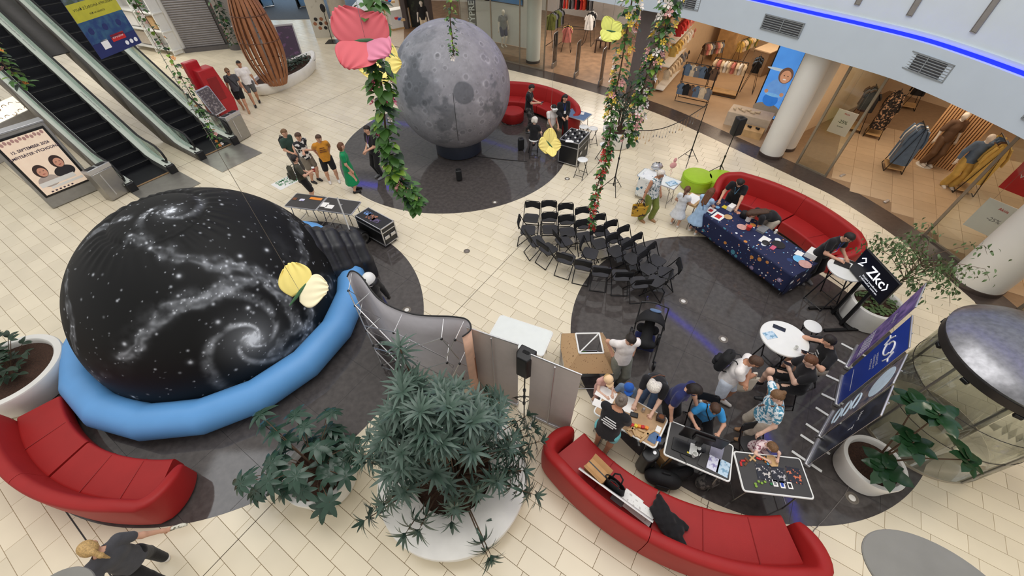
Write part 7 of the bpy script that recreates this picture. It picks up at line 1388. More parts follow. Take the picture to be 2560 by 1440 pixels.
fc, w, d = flight_case('black flight case with silver edges and a printed lid behind the dome', F_(.66, (922, 521), (986, 551), (950, 577), (886, 537)), .1, .66)
for k, (x, y, ww, hh, mm) in enumerate([(-.3, .1, .22, .14, 'print_skyblue'), (-.1, 0, .3, .2, 'bronze_print'), (.1, -.1, .26, .16, 'print_purple')]): part('lid_print', MB().box((x * w, y * d, .663), (ww, hh, .003), rz=.1), mat('lid_print_%d' % k, ((110, 150, 210), (170, 110, 80), (96, 80, 120))[k], .5, vs=20, col2=(30, 30, 40), thr=(.45, .55)), fc)
vc, w, d = flight_case('open flight case on the moon disc with rows of headset parts on top', F_(.86, (1425, 320), (1475, 330), (1448, 362), (1402, 347)), .06, .86)
for i in range(4):
    for j in range(5): part('foam_part', MB().box((-w * .36 + i * w * .24, -d * .38 + j * d * .19, .885), (.06, .05, .045), rz=i + j), MATS['plastic_white' if (i + j) % 2 else 'plastic_black'], vc, bevel=.008)
put('paper_sheet', 'white printed sheet on the front tray of the headset case', 'paper', 1424, 353, .875, sheet(.26, .16), 'paper_white', -.2)
# slim metal poles and gear at the dome entrance
for lb, b, t_ in (('tall slim steel pole at the dome entrance, the longer one', (905, 655), (840, 465)), ('slim steel pole at the dome entrance, the shorter one', (893, 665), (853, 588))):
    x, y, _ = fp(*b); po = thing('steel_pole', lb, 'pole', (x, y, 0)); zt = 2.0 if b[0] > 900 else 1.1; q = MB(); q.tube([(0, 0, .02), (0, 0, zt)], .014, 8); part('shaft', q, MATS['steel'], po); part('sleeve', MB().tube([(0, 0, zt * .55), (0, 0, zt)], .018, 8), MATS['plastic_white'], po); part('foot', MB().lathe([(.12, 0), (.12, .02), (.02, .03)], 20), MATS['metal_black'], po)
bl = thing('air_blower', 'black air blower with a round fan grille beside the flight case', 'blower', (*fp(905, 605)[:2], 0), -.6); part('housing', MB().cyl((-.16, 0, .2), (.16, 0, .2), .19, n=28), MATS['plastic_black'], bl, bevel=.01); part('fan_grille', MB().lathe([(.15, 0), (.15, .012), (.1, .012), (.1, 0)], 28), MATS['steel'], bl).matrix_local = frame((.165, 0, .2), (0, 1, 0), (0, 0, 1)); part('stand', MB().box((0, 0, .02), (.36, .34, .04)), MATS['plastic_black'], bl)
put('tool_box', 'small black box with a yellow label by the dome tunnel', 'box', 868, 595, 0, block(.3, .22, .18), 'plastic_black', .3, .01); put('yellow_label', 'yellow label sheet on the black box by the dome tunnel', 'label', 868, 590, .182, sheet(.12, .1), 'print_yellow', .3)
# --- things on the lower right sofa
SZ = .43
Z3 = v3(0, 0, 1.); V, F = sdf_mesh([(v3(-.16, .02, .06), v3(.14, -.04, .06), .14, .12, Z3, .42), (v3(-.2, .16, .06), v3(-.02, .02, .08), .07, .09, Z3, .5), (v3(.1, -.06, .05), v3(.3, -.16, .04), .1, .07, Z3, .45), (v3(.02, .08, .05), v3(.24, .1, .03), .07, .05, Z3, .5), (v3(-.1, -.1, .05), v3(.16, -.2, .03), .06, .05, Z3, .5), (v3(-.26, .2, .04), v3(-.22, .1, .05), .05, .06, Z3, .6)], .014, .03); V += .012 * np.sin(V[:, [1, 2, 0]] * 46); V[:, 2] = np.maximum(V[:, 2], .002)
put('jacket', 'black jacket thrown over the red sofa', 'jacket', 1668, 1305, SZ + .004, np_mesh('jacket', V, F), 'cloth_black', -.75)
A2, B2 = fp(1446, 1172, .8), fp(1632, 1307, .8); o = part('white_board', MB().add([A2, B2, fp(1634, 1302, .45), fp(1450, 1168, .45)], [(0, 1, 2, 3)]), MATS['paper_white'], None, solid=.012); tag(o, 'large white board leaning along the back of the red sofa', 'board')
cb = thing('cardboard_box', 'open brown cardboard box on the red sofa', 'box', fp(1490, 1185, SZ), -.85); part('box_body', MB().box((0, 0, .1), (.36, .2, .2)), MATS['cardboard'], cb, bevel=.004); part('tape', MB().box((0, 0, .201), (.36, .02, .003)), MATS['plastic_black'], cb)
for s in (-1, 1): part('flap', MB().box((0, s * .11, .23), (.36, .006, .1), R=Matrix.Rotation(-s * .8, 3, 'X')), MATS['cardboard'], cb)
tb2 = thing('tote_bag', 'black bag with looped handles standing on the red sofa', 'bag', fp(1532, 1218, SZ), -.75); part('bag_body', MB().grid(lambda u, v: ((.2 - .03 * v) * math.cos(2 * PI * u), (.07 - .02 * v) * math.sin(2 * PI * u), .24 * v), 22, 5, wu=True), MATS['fabric_black'], tb2, solid=.005)
for s in (-1, 1): part('handle', MB().tube([(-.08, s * .05, .22), (-.07, s * .06, .36), (0, s * .07, .43), (.07, s * .06, .36), (.08, s * .05, .22)], .013, 7), MATS['fabric_black'], tb2)
for k, (px, py, w, h, lb) in enumerate([(1546, 1245, .2, .18, 'black and white photo print on the red sofa'), (1580, 1250, .3, .2, 'white paper at the top of the pile on the red sofa'), (1590, 1268, .34, .24, 'white drawing in the middle of the pile on the red sofa'), (1605, 1282, .34, .22, 'white drawing with sketched figures at the end of the pile on the red sofa')]): put('paper_sheet', lb, 'paper', px, py, SZ + .006 + .004 * k, sheet(w, h), 'print_grey' if k == 0 else mat('sketch_paper', (238, 236, 232), .8, vs=16, col2=(196, 192, 188), thr=(.6, .62)) and 'sketch_paper', -.7)
# --- bags under the tables
def soft_bag(lb, px, py, sx, sy, h, rz, m='fabric_black', nm='bag'):
    x, y, _ = fp(px, py); t = thing(nm, lb, 'bag', (x, y, 0), rz); V, F = sdf_mesh([(v3(-sx * .5, 0, h * .45), v3(sx * .5, 0, h * .45), h * .42, h * .42, np.array([0, 1., 0]), sy), (v3(-sx * .3, -.02, h * .7), v3(sx * .3, -.02, h * .7), h * .28, h * .28)], .02, .05); V[:, 2] = np.maximum(V[:, 2], .004); part('bag_body', np_mesh('bag_body', V, F), MATS[m], t); part('pocket', MB().box((0, -h * .42 * sy - .01, h * .35), (sx * .8, .03, h * .4)), MATS[m], t, bevel=.012); part('handle', MB().tube([(-.07, 0, h * .95), (-.05, 0, h * 1.08), (.05, 0, h * 1.08), (.07, 0, h * .95)], .011, 6), MATS[m], t); part('zip', MB().tube([(-sx * .5, -.03, h * .9), (sx * .5, -.03, h * .9)], .006, 5), MATS['steel'], t)
soft_bag('black backpack on the floor beside the red sofa under the tables', 1650, 1205, .26, .8, .4, -.3, nm='backpack'); soft_bag('dark patterned bag under the monitor table', 1765, 1205, .22, .7, .38, .4, 'print_camo'); soft_bag('black holdall behind the backpack under the tables', 1690, 1190, .3, .7, .3, .2)
sc_ = thing('instrument_case', 'black upright equipment case between the two tables', 'case', (*fp(1608, 1165)[:2], 0), .5); part('shell', MB().prism(rrect(.3, .22, .09), .03, .58), MATS['plastic_black'], sc_, bevel=.02); part('strap', MB().tube([(0, -.13, .2), (.02, -.15, .35), (0, -.13, .5)], .015, 6), MATS['fabric_black'], sc_); part('latch', MB().lathe([(.03, 0), (.03, .02), (.001, .02)], 16), MATS['aluminium'], sc_).location = (.05, -.02, .58)
put('carton_box', 'small brown carton under the corner of the wooden table', 'box', 1655, 1150, 0, block(.24, .2, .3), 'cardboard', .5, .004)
q = MB(); q.tube([fp(*p, .008) for p in ((2205, 1080), (2170, 1130), (2110, 1240), (2060, 1300), (2035, 1325), (2010, 1370))], .006, 6); tag(part('cable', q, mat('cable_grey', (110, 104, 100), .5)), 'thin cable lying across the dark disc towards the cream tiles', 'cable')
# --- cardboard geodesic model on its frame
gd = thing('geodesic_model', 'hexagonal cardboard planetarium model with an open square top on a tube frame', 'model', (*fp(1470, 885, .72)[:2], 0), 0); gx, gy = gd.location.x, gd.location.y
lo6 = [Vector(fp(*p, z)) - gd.location for p, z in (((1415, 934), .62), ((1532, 934), .62), ((1536, 878), .62), ((1506, 832), .62), ((1404, 834), .62), ((1402, 872), .62))]; hi4 = [Vector(fp(*p, .95)) - gd.location for p in ((1448, 883), (1509, 882), (1498, 833), (1439, 834))]
mat('card_print', (188, 154, 114), .8, vs=30, col2=(120, 88, 58), thr=(.68, .7), det=1)
for f in ((lo6[0], lo6[1], hi4[1], hi4[0]), (lo6[1], lo6[2], hi4[1]), (lo6[2], lo6[3], hi4[2], hi4[1]), (lo6[3], lo6[4], hi4[3], hi4[2]), (lo6[4], lo6[5], hi4[3]), (lo6[5], lo6[0], hi4[0], hi4[3])): part('cardboard_panel', MB().add(list(f), [tuple(range(len(f)))]), MATS['card_print'], gd, None, solid=.008)
for i in range(4): part('top_tube', MB().tube([hi4[i], hi4[(i + 1) % 4]], .016, 8), MATS['plastic_white'], gd)
part('diagonal_tube', MB().tube([hi4[0] + Vector((0, 0, .01)), hi4[2] + Vector((0, 0, .01))], .013, 8), MATS['plastic_white'], gd)
for i in range(6):
    p = lo6[i]; e = p * .92; part('leg_tube', MB().tube([p, (lo6[(i + 1) % 6] + p) * .46 * Vector((1, 1, 0)).x - Vector((0, 0, p.z * .92 - .01))], .012, 7), MATS['aluminium'], gd); part('base_tube', MB().tube([Vector((p.x * .95, p.y * .95, .012)), Vector((lo6[(i + 1) % 6].x * .95, lo6[(i + 1) % 6].y * .95, .012))], .012, 7), MATS['aluminium'], gd); part('leg_tube', MB().tube([p, Vector((p.x * .95, p.y * .95, .012))], .012, 7), MATS['aluminium'], gd)
part('inner_floor', MB().box((0, 0, .3), (.5, .5, .01)), MATS['plastic_black'], gd); part('sprig', MB().tube([(0, 0, .3), (.05, .05, .5), (-.04, .1, .6)], .01, 5).ell((.06, .05, .55), (.06, .04, .02), 8, 5).ell((-.05, .1, .62), (.06, .03, .02), 8, 5), MATS['leaf_ivy'], gd)
# --- pushchair
pc_ = thing('pushchair', 'black pushchair with a canopy and light blue windows', 'pushchair', (*fp(1602, 880)[:2], 0), math.radians(-20)); q = MB(); q.grid(lambda u, v: (.29 * math.cos(PI * u), .16 + .36 * math.sin(PI * u) * math.cos(.25 + 1.75 * v), .66 + .42 * math.sin(PI * u) * math.sin(.25 + 1.75 * v)), 16, 10); part('canopy', q, MATS['fabric_black'], pc_, 60, solid=.012)
for v0 in (.3, 1.2): q = MB(); q.ell((.02, .16 + .37 * math.cos(v0), .66 + .43 * math.sin(v0)), (.12, .07, .02), 12, 5, Matrix.Rotation(v0 - PI / 2, 3, 'X')); part('canopy_window', q, MATS['cloth_denim'], pc_, 60)
V, F = sdf_mesh([(v3(-.13, .25, .5), v3(.13, .25, .5), .1, .1), (v3(-.13, -.1, .45), v3(.13, -.1, .45), .08, .08), (v3(0, .3, .7), v3(0, -.1, .45), .1, .12)], .02, .06); part('seat', np_mesh('seat', V, F), MATS['fabric_black'], pc_)
for sx in (-1, 1):
    part('frame_tube', MB().tube([(sx * .27, .5, 1.0), (sx * .27, .2, .6), (sx * .25, -.3, .14)], .014, 7), MATS['metal_black'], pc_); part('frame_tube', MB().tube([(sx * .27, .1, .55), (sx * .27, .32, .14)], .014, 7), MATS['metal_black'], pc_)
    for y, r in ((-.32, .09), (.34, .13)): part('wheel', MB().cyl((sx * .29 - .02, y, r), (sx * .29 + .02, y, r), r, n=20), MATS['rubber'], pc_)
part('push_bar', MB().tube([(-.27, .5, 1.0), (0, .54, 1.02), (.27, .5, 1.0)], .016, 7), MATS['metal_black'], pc_); part('basket', MB().box((0, .1, .25), (.42, .4, .12)), MATS['tee_navy'], pc_, bevel=.03)
# --- paper butterflies
mat('paper_pink', (206, 96, 104), .8, var=.06, vs=3); mat('paper_rose', (206, 124, 150), .7, var=.06); mat('paper_yellow', (240, 220, 128), .7, var=.08, vs=4); mat('paper_lime', (206, 208, 104), .7); mat('paper_cream', (242, 232, 196), .7, var=.05)
def wing(span, chord, lift, m, root, nm, a, frill=.04, sweep=.0, curl=.15):
    q = MB(); ca, sa = math.cos(a), math.sin(a)
    def P(u, v):
        w = chord * (.25 + .9 * math.sin(PI * min(1, u * .78 + .12))) ; x = span * u * (1 - .12 * (2 * v - 1) ** 2 * u); y = w * (v - .5) + sweep * u; z = lift * u + curl * span * math.sin(PI * v) * (1 - u) * .4 + frill * u * u * math.sin(v * 26) - .25 * span * u * u * .4
        return (ca * x - sa * y, sa * x + ca * y, z)
    q.grid(P, 16, 22); return part(nm, q, MATS[m], root, 70, solid=.004)
def butterfly(lb, c, s, ang, cols, tilt, hang=True, n=4):
    t = thing('paper_butterfly', lb, 'decoration', c); t.rotation_euler = tilt
    for k, (a, sp, ch, sw) in enumerate(((.55, 1.0, .95, .1), (PI - .55, 1.0, .95, -.1), (-.75, .8, .8, -.05), (PI + .75, .8, .8, .05))[:n]): wing(sp * s, ch * s, .35 * s, cols[k % len(cols)], t, 'fore_wing' if k < 2 else 'hind_wing', a + ang, .035 * s, sw * s)
    part('body', MB().tube([(math.cos(ang + PI / 2) * r * s, math.sin(ang + PI / 2) * r * s, .02) for r in (-.5, -.2, .1, .35)], [.02 * s, .05 * s, .06 * s, .03 * s], 8), mat('butterfly_body', (52, 96, 60), .6), t)
    for sx in (-1, 1): part('antenna', MB().tube([(math.cos(ang + PI / 2) * .35 * s, math.sin(ang + PI / 2) * .35 * s, .02), (math.cos(ang + PI / 2 + sx * .4) * .6 * s, math.sin(ang + PI / 2 + sx * .4) * .6 * s, .1 * s)], .012 * s, 5), MATS['butterfly_body'], t)
    if hang: q = MB(); M = t.rotation_euler.to_matrix().inverted(); q.tube([(0, 0, 0), M @ Vector((0, 0, max(.5, 9 - c[2])))], .002, 4); part('thread', q, MATS['steel'], t)
    return t
butterfly('big pink paper butterfly hanging at the top of the leafy garland', gp(915, 105, 4.75), .36, 1.85, ['paper_pink', 'paper_pink', 'paper_pink', 'paper_rose'], (.75, .2, 0))
butterfly('yellow paper butterfly half hidden behind the leafy garland', gp(962, 168, 5.5), .3, .4, ['paper_yellow'], (.7, -.3, .2)); butterfly('pale yellow paper butterfly hanging in front of the dome', gp(752, 733, 2.9), .26, -.35, ['paper_cream', 'paper_yellow'], (.5, .1, -.2), n=2); butterfly('yellow paper butterfly hanging before the headset corner', gp(1372, 362, 6.5), .26, 1.1, ['paper_yellow'], (.9, .5, .3)); butterfly('lime paper butterfly clinging to the flower garland', gp(1527, 80, 7.2), .22, 1.6, ['paper_lime'], (.8, .2, 0))
# --- glass lift with a domed steel roof
LX, LY, LR = 7.5, 3.12, .98; lf = thing('glass_lift', 'round glass lift cabin with a domed brushed-steel roof', 'lift', (LX, LY, 0)); mat('brushed_steel', (138, 138, 142), .3, .85, var=.2, vs=14)
part('roof_dome', MB().lathe([(LR + .04, 2.25), (LR + .06, 2.3), (LR, 2.36), (LR * .8, 2.45), (LR * .5, 2.53), (LR * .2, 2.56), (.001, 2.565)], 64), MATS['brushed_steel'], lf, 60); part('roof_ring', MB().lathe([(LR, 2.1), (LR + .05, 2.12), (LR + .05, 2.25), (LR, 2.26)], 64), mat('lift_ring', (60, 56, 54), .4, .5), lf); part('floor_plate', MB().lathe([(LR, 0), (LR, .06), (.001, .06)], 64), mat('lift_floor', (170, 160, 140), .4), lf)
GL = glass('lift_glass', (250, 252, 248), .6)
for k in range(8):
    a0 = 2 * PI * k / 8; part('glass_panel', MB().grid(lambda u, v: (LR * math.cos(a0 + u * PI / 4 * .985), LR * math.sin(a0 + u * PI / 4 * .985), .08 + 2.0 * v), 8, 1), GL, lf, 60, solid=.012)
    if k % 2 == 0: part('upright', MB().tube([(LR * math.cos(a0), LR * math.sin(a0), .05), (LR * math.cos(a0), LR * math.sin(a0), 2.12)], .02, 8), MATS['steel'], lf)
for z in (.9, 1.5): part('glass_joint', MB().tube([(LR * 1.005 * math.cos(a), LR * 1.005 * math.sin(a), z) for a in np.linspace(0, 2 * PI, 48, endpoint=False)], .006, 5, closed=True), MATS['lift_ring'], lf)
for k in range(10): a = 2 * PI * k / 10 + .2; part('clamp', MB().box((LR * 1.03 * math.cos(a), LR * 1.03 * math.sin(a), 2.08), (.1, .06, .06), rz=a + PI / 2), MATS['metal_black'], lf, bevel=.01)
# --- oval grey plates on tall stems close to the camera
for lb, px, py, z, rx, ry, rz in (('flat grey oval plate on a stem at the bottom right edge', 2352, 1468, 3.0, .58, .38, -.55), ('flat grey oval plate on a stem at the bottom left edge', 148, 1492, 3.0, .27, .22, 0)):
    x, y, _ = fp(px, py, z); t = thing('oval_plate_stand', lb, 'stand', (x, y, 0), rz); part('plate', MB().lathe([(.9, z - .04), (1, z - .02), (1, z - .008), (.985, z), (.001, z)], 56, sx=rx, sy=ry), mat('plate_grey', (128, 126, 120), .6, var=.06, vs=4), t); part('stem', MB().cyl((0, 0, .02), (0, 0, z - .03), .05, .035, n=14), MATS['steel'], t); part('foot', MB().lathe([(.2, 0), (.2, .015), (.06, .04)], 24), MATS['steel'], t)
# ------------------------------------------------------------------ what stands in the shops
def garment_mesh(m, w=.44, L=.68, sl=.2, seed=0):
    q = MB(); r = random.Random(seed)
    def P(u, v):
        a = 2 * PI * u; k = .35 + .65 * min(1, v * 4); wd = w / 2 * k * (.92 + .12 * v); return (wd * math.cos(a), (.045 + .03 * v) * math.sin(a) + .012 * v * math.sin(a * 5 + seed), -L * v)
    q.grid(P, 18, 7, wu=True)
    for s in (-1, 1): q.tube([(s * w * .34, 0, -.05), (s * w * .52, .01, -.05 - sl * .55), (s * w * .54, .02, -.05 - sl)], [.055, .06, .05], 7, flat=.5)
    me = q.mesh('garment', 60); me.materials.append(MATS[m]); return me
for k, c in dict(cl_cream=(220, 200, 170), cl_pink=(196, 120, 110), cl_black=(28, 26, 28), cl_grey=(120, 122, 128), cl_blue=(96, 116, 140), cl_brown=(110, 84, 66), cl_red=(186, 46, 44), cl_olive=(104, 110, 52), cl_yellow=(206, 172, 92), cl_orange=(226, 84, 56), cl_white=(226, 222, 216)).items(): mat(k, c, .85, var=.12, vs=9, bump=.3, bs=20)
mat('cl_floral', (34, 28, 26), .85, vs=16, col2=(176, 140, 110), thr=(.54, .58))
GM = {(m, s): garment_mesh(m, *((.44, .68, .2) if s == 'a' else (.3, .42, .14) if s == 'k' else (.46, 1.15, .5)), seed=i) for i, m in enumerate(('cl_cream', 'cl_pink', 'cl_black', 'cl_grey', 'cl_blue', 'cl_brown', 'cl_red', 'cl_olive', 'cl_yellow', 'cl_orange', 'cl_white', 'cl_floral')) for s in ('a', 'k', 'l')}
HN = {}
def hang(lb, grp, loc, rz, m, s):
    o = link(bpy.data.objects.new('hanging_garment', GM[(m, s)])); o.location = loc; o.rotation_euler.z = rz; k = HN[lb] = HN.get(lb, 0) + 1; return tag(o, '%s, %s one' % (lb, ordw[k - 1]), 'garment', grp)
def rack(lb, c, rz, w, h, cols, n, s, grp, glb, d=.5, shelf=False, two=False):
    t = thing('clothes_rack', lb, 'rack', (c[0], c[1], 0), rz)
    for sx in (-1, 1): part('side_frame', MB().tube([(sx * w / 2, -d / 2, .02), (sx * w / 2, 0, h), (sx * w / 2, d / 2, .02)], .014, 6), MATS['metal_black'], t)
    part('rail', MB().tube([(-w / 2, 0, h), (w / 2, 0, h)], .014, 6), MATS['metal_black'], t)
    for sy in (-1, 1): part('foot_bar', MB().tube([(-w / 2, sy * d / 2, .02), (w / 2, sy * d / 2, .02)], .012, 6), MATS['metal_black'], t)
    if shelf: part('shelf', MB().box((0, 0, .14), (w, d, .03)), MATS['wood_light'], t)
    if two: part('rail', MB().tube([(-w / 2, -.14, h * .52), (w / 2, -.14, h * .52)], .012, 6), MATS['metal_black'], t)
    R = Matrix.Rotation(rz, 3, 'Z')
    for lev in range(2 if two else 1):
        for k in range(n):
            p = Vector((c[0], c[1], 0)) + R @ Vector((-w / 2 + w * (k + .5) / n, -.14 * lev, 0)); hang(glb, grp, (p.x, p.y, (h if not lev else h * .52) - .05), rz + PI / 2 + random.uniform(-.3, .3) + (PI / 2 if two else 0), cols[(k + lev * 3) % len(cols)], s)
    return t
random.seed(88)
G = lambda px, py: fp(px, py)[:2]
# childrens shop
rack('slanted black rack of baby clothes at the front of the childrens shop', G(1728, 255), math.radians(-32), 1.25, 1.45, ['cl_blue', 'cl_cream', 'cl_grey', 'cl_blue', 'cl_black', 'cl_brown'], 6, 'k', 'baby clothes on the slanted front rack', 'small babywear piece on the slanted front rack', two=True)
rack('black rack of cream babywear behind the slanted rack', G(1800, 235), math.radians(-32), 1.3, 1.35, ['cl_cream', 'cl_pink', 'cl_cream', 'cl_white'], 9, 'k', 'cream clothes on the second rack', 'small cream babywear on the rack behind the slanted one', shelf=True)
rack('black rack of pale clothes at the back of the childrens shop', G(1845, 175), math.radians(40), 1.5, 1.4, ['cl_yellow', 'cl_cream', 'cl_cream', 'cl_olive'], 9, 'k', 'pale clothes on the back rack', 'pale garment on the rack by the wooden cupboard')
rack('low black rack of rust and cream clothes in the middle of the childrens shop', G(1765, 175), math.radians(20), 1.1, 1.2, ['cl_brown', 'cl_pink', 'cl_cream', 'cl_grey'], 8, 'k', 'clothes on the low middle rack', 'garment on the low middle rack of the childrens shop')
rack('rack of navy skirts beside the beach poster', G(1868, 225), math.radians(60), .9, 1.3, ['cl_black', 'cl_blue', 'cl_black'], 6, 'k', 'navy skirts by the poster', 'dark garment on the rack beside the beach poster')
kw0, kw1 = Vector((*G(1650, 232), 0)), Vector((*G(1745, 120), 0)); dk_ = (kw1 - kw0); L = dk_.length; rzk = math.atan2(dk_.y, dk_.x); ku = thing('wall_shelving', 'long wall shelving full of childrens clothes along the left wall', 'shelf', (kw0 + kw1) / 2, rzk)
for z in (.12, 1.05, 1.95): part('shelf_board', MB().box((0, .1, z), (L, .42, .035)), MATS['plastic_white'], ku)
for z in (.95, 1.85, 2.6): part('hanging_rail', MB().tube([(-L / 2, -.05, z), (L / 2, -.05, z)], .013, 6), MATS['metal_black'], ku)
for k in range(5): part('upright', MB().box((-L / 2 + L * k / 4, .26, 1.35), (.05, .05, 2.6)), MATS['wood_light'], ku)
part('back_panel', MB().box((0, .3, 1.4), (L, .04, 2.7)), MATS['wall_cream'], ku)
cs_ = [['cl_cream', 'cl_cream', 'cl_grey', 'cl_black', 'cl_blue', 'cl_grey'], ['cl_yellow', 'cl_cream', 'cl_white', 'cl_pink', 'cl_brown'], ['cl_red', 'cl_pink', 'cl_pink', 'cl_brown', 'cl_black', 'cl_cream']]
for lev, z in enumerate((.92, 1.82, 2.56)):
    for k in range(16): p = kw0.lerp(kw1, (k + .5) / 16) + Vector((dk_.y, -dk_.x, 0)).normalized() * .06; hang('childrens garment on the %s rail of the wall shelving' % ('lowest', 'middle', 'top')[lev], 'garments on the %s wall rail' % ('lowest', 'middle', 'top')[lev], (p.x, p.y, z), rzk + PI / 2 + random.uniform(-.2, .2), cs_[lev][(k * 3 // 7) % len(cs_[lev])], 'k')
ar = MB(); ar.prism([(-.55, 0), (.55, 0)] + [(.55 * math.cos(a), 1.7 + .5 * math.sin(a)) for a in np.linspace(0, PI, 12)], 0, .06); p = kw0.lerp(kw1, .42) - Vector((dk_.y, -dk_.x, 0)).normalized() * .22; o = part('arch_panel', ar, mat('arch_brown', (176, 112, 70), .6)); o.matrix_world = frame((p.x, p.y, .9), (dk_.x, dk_.y, 0), (0, 0, 1)); tag(o, 'rust brown arched panel on the wall of the childrens shop', 'panel')
p = G(1815, 150); wc = thing('wooden_cupboard', 'tall pale wooden cupboard at the back of the childrens shop', 'cupboard', (*p, 0), math.radians(38)); part('carcass', MB().box((0, 0, 1.1), (1.3, .9, 2.2)), MATS['wood_light'], wc, bevel=.01); part('top', MB().box((0, 0, 2.22), (1.36, .96, .04)), MATS['wood_light'], wc)
for sx in (-1, 1): part('door', MB().box((sx * .32, -.46, 1.1), (.62, .03, 2.1)), MATS['wood_light'], wc, bevel=.006)
p = G(1905, 178); ct = thing('shop_counter', 'grey sales counter at the back of the childrens shop', 'counter', (*p, 0), math.radians(38)); part('counter_body', MB().box((0, 0, .5), (1.6, .7, 1.0)), mat('counter_grey', (150, 128, 104), .6), ct, bevel=.01); part('counter_top', MB().box((0, 0, 1.02), (1.66, .76, .05)), MATS['wall_cream'], ct, bevel=.006)
p = G(1862, 318); ds = thing('display_plinth', 'grey display plinth with shoes at the window of the childrens shop', 'plinth', (*p, 0), math.radians(-35)); part('plinth_block', MB().box((0, .2, .25), (1.5, .8, .5)), mat('plinth_grey', (196, 180, 160), .6), ds, bevel=.008); p = G(1880, 330)
wp_ = thing('wooden_crate', 'low pale wooden crate with dark shoes beside the plinth', 'crate', (*p, 0), math.radians(-35)); part('crate_box', MB().box((0, -.3, .13), (.75, .5, .26)), MATS['wood_light'], wp_, bevel=.006)
def shoe(lb, loc, rz, m): V, F = sdf_mesh([(v3(0, -.06, .035), v3(0, .06, .03), .035, .03), (v3(0, -.06, .06), v3(0, -.03, .05), .032, .028)], .012, .02); V[:, 2] = np.maximum(V[:, 2], .001); o = part('shoe', np_mesh('shoe', V, F), MATS[m], None, loc=loc); o.rotation_euler.z = rz; return tag(o, lb, 'shoe', 'shoes on the plinth and crate')
cw = Vector((*G(1880, 330), 0)); R35 = Matrix.Rotation(math.radians(-35), 3, 'Z')
for k in range(2): q = cw + R35 @ Vector((-.14 + k * .28, -.3, .262)); shoe('small black shoe on the wooden crate, %s of the pair' % ('left', 'right')[k], q, .3, 'cl_black')
cw = Vector((*G(1862, 318), 0))
for k in range(6): q = cw + R35 @ Vector((-.6 + k * .16, .1 + .12 * (k % 2), .502)); shoe('small pale shoe on the grey plinth, %s from the left' % ordw[k], q, .2 * k, 'cl_cream')
# lit beach poster between plinth and column
A = Vector(fp(1886, 268, .3)); B = Vector(fp(1941, 285, .3)); A.z = B.z = 0; d_ = (B - A).normalized(); bp_ = thing('light_box_poster', 'tall bright blue beach poster with a laughing child beside the white column', 'poster', (A + B) / 2, math.atan2(d_.y, d_.x)); w = (B - A).length; h = 2.7
part('case', MB().box((0, .05, h / 2 + .1), (w + .1, .1, h + .1)), MATS['plastic_black'], bp_, bevel=.01); mat('poster_sky', (74, 142, 222), .4, emit=.7, var=.1, vs=2); part('sky', MB().box((0, -.004, h / 2 + .1), (w, .008, h)), MATS['poster_sky'], bp_)
pd = lambda nm, x, z, rx, rz_, c, k: disc(bp_, nm, x, z, rx, rz_, mat('poster_%s' % c[0], c[1], .5, emit=.5), k)
pd('sand', 0, .35, .5, .24, ('sand', (150, 170, 186)), 1); pd('foam', -.1, 1.75, .46, .05, ('foam', (188, 206, 220)), 1); pd('jacket', .05, 1.05, .36, .42, ('jacket', (104, 158, 226)), 2); pd('hood', .16, 1.62, .24, .27, ('hood', (110, 80, 66)), 3); pd('face', .17, 1.58, .18, .21, ('face', (206, 152, 120)), 4); pd('bucket', .0, .72, .27, .24, ('bucket', (46, 122, 214)), 5); pd('bucket_rim', .0, .9, .28, .06, ('bucket_rim', (120, 182, 236)), 6)
for x in (-.26, .3): pd('hand', x, .98, .07, .07, ('hand', (190, 140, 110)), 7)
for x in (.11, .24): pd('eye', x, 1.61, .02, .018, ('eye', (50, 36, 30)), 6)
pd('smile', .17, 1.49, .06, .02, ('smile', (240, 232, 226)), 6)
# fashion shop
def fashion_rack(lb, px, py, rz, cols, s, n, w=.8, h=1.5): rack(lb, G(px, py), math.radians(rz), w, h, cols, n, s, None, 'garment on the ' + lb, shelf=True)
fashion_rack('rack of dark coats in the fashion shop', 2128, 322, 60, ['cl_black', 'cl_brown', 'cl_grey'], 'a', 5, .7); fashion_rack('rack of flowered dresses in the fashion shop', 2180, 338, 50, ['cl_floral', 'cl_floral', 'cl_floral', 'cl_black'], 'l', 5, .7, 1.55); fashion_rack('rack of denim and shirts in the fashion shop', 2228, 422, 62, ['cl_blue', 'cl_grey', 'cl_blue', 'cl_white'], 'l', 5, .6, 1.5); fashion_rack('rack of yellow dresses by the glass', 2400, 470, 60, ['cl_yellow', 'cl_yellow', 'cl_brown', 'cl_blue', 'cl_blue'], 'l', 6, .9, 1.6); fashion_rack('rack of pink tops behind the right column', 2520, 645, 40, ['cl_pink', 'cl_olive', 'cl_red', 'cl_grey'], 'a', 6, 1.0, 1.35); fashion_rack('small far rack at the back of the fashion shop', 2265, 270, 60, ['cl_black', 'cl_cream'], 'a', 3, .5, 1.3)
sl0, sl1 = Vector((*G(2285, 398), 0)), Vector((*G(2365, 425), 0)); ds_ = (sl1 - sl0); sw_ = thing('slatted_screen', 'upright screen of pale wooden slats behind the brown mannequin', 'screen', (sl0 + sl1) / 2, math.atan2(ds_.y, ds_.x)); part('backing', MB().box((0, .04, 1.35), (ds_.length + .3, .03, 2.7)), mat('slat_backing', (150, 108, 70), .6), sw_)
for k in range(17): part('slat', MB().box((-ds_.length / 2 - .12 + k * (ds_.length + .24) / 16, 0, 1.35), (.045, .05, 2.7)), mat('slat_pale', (222, 178, 128), .5), sw_)
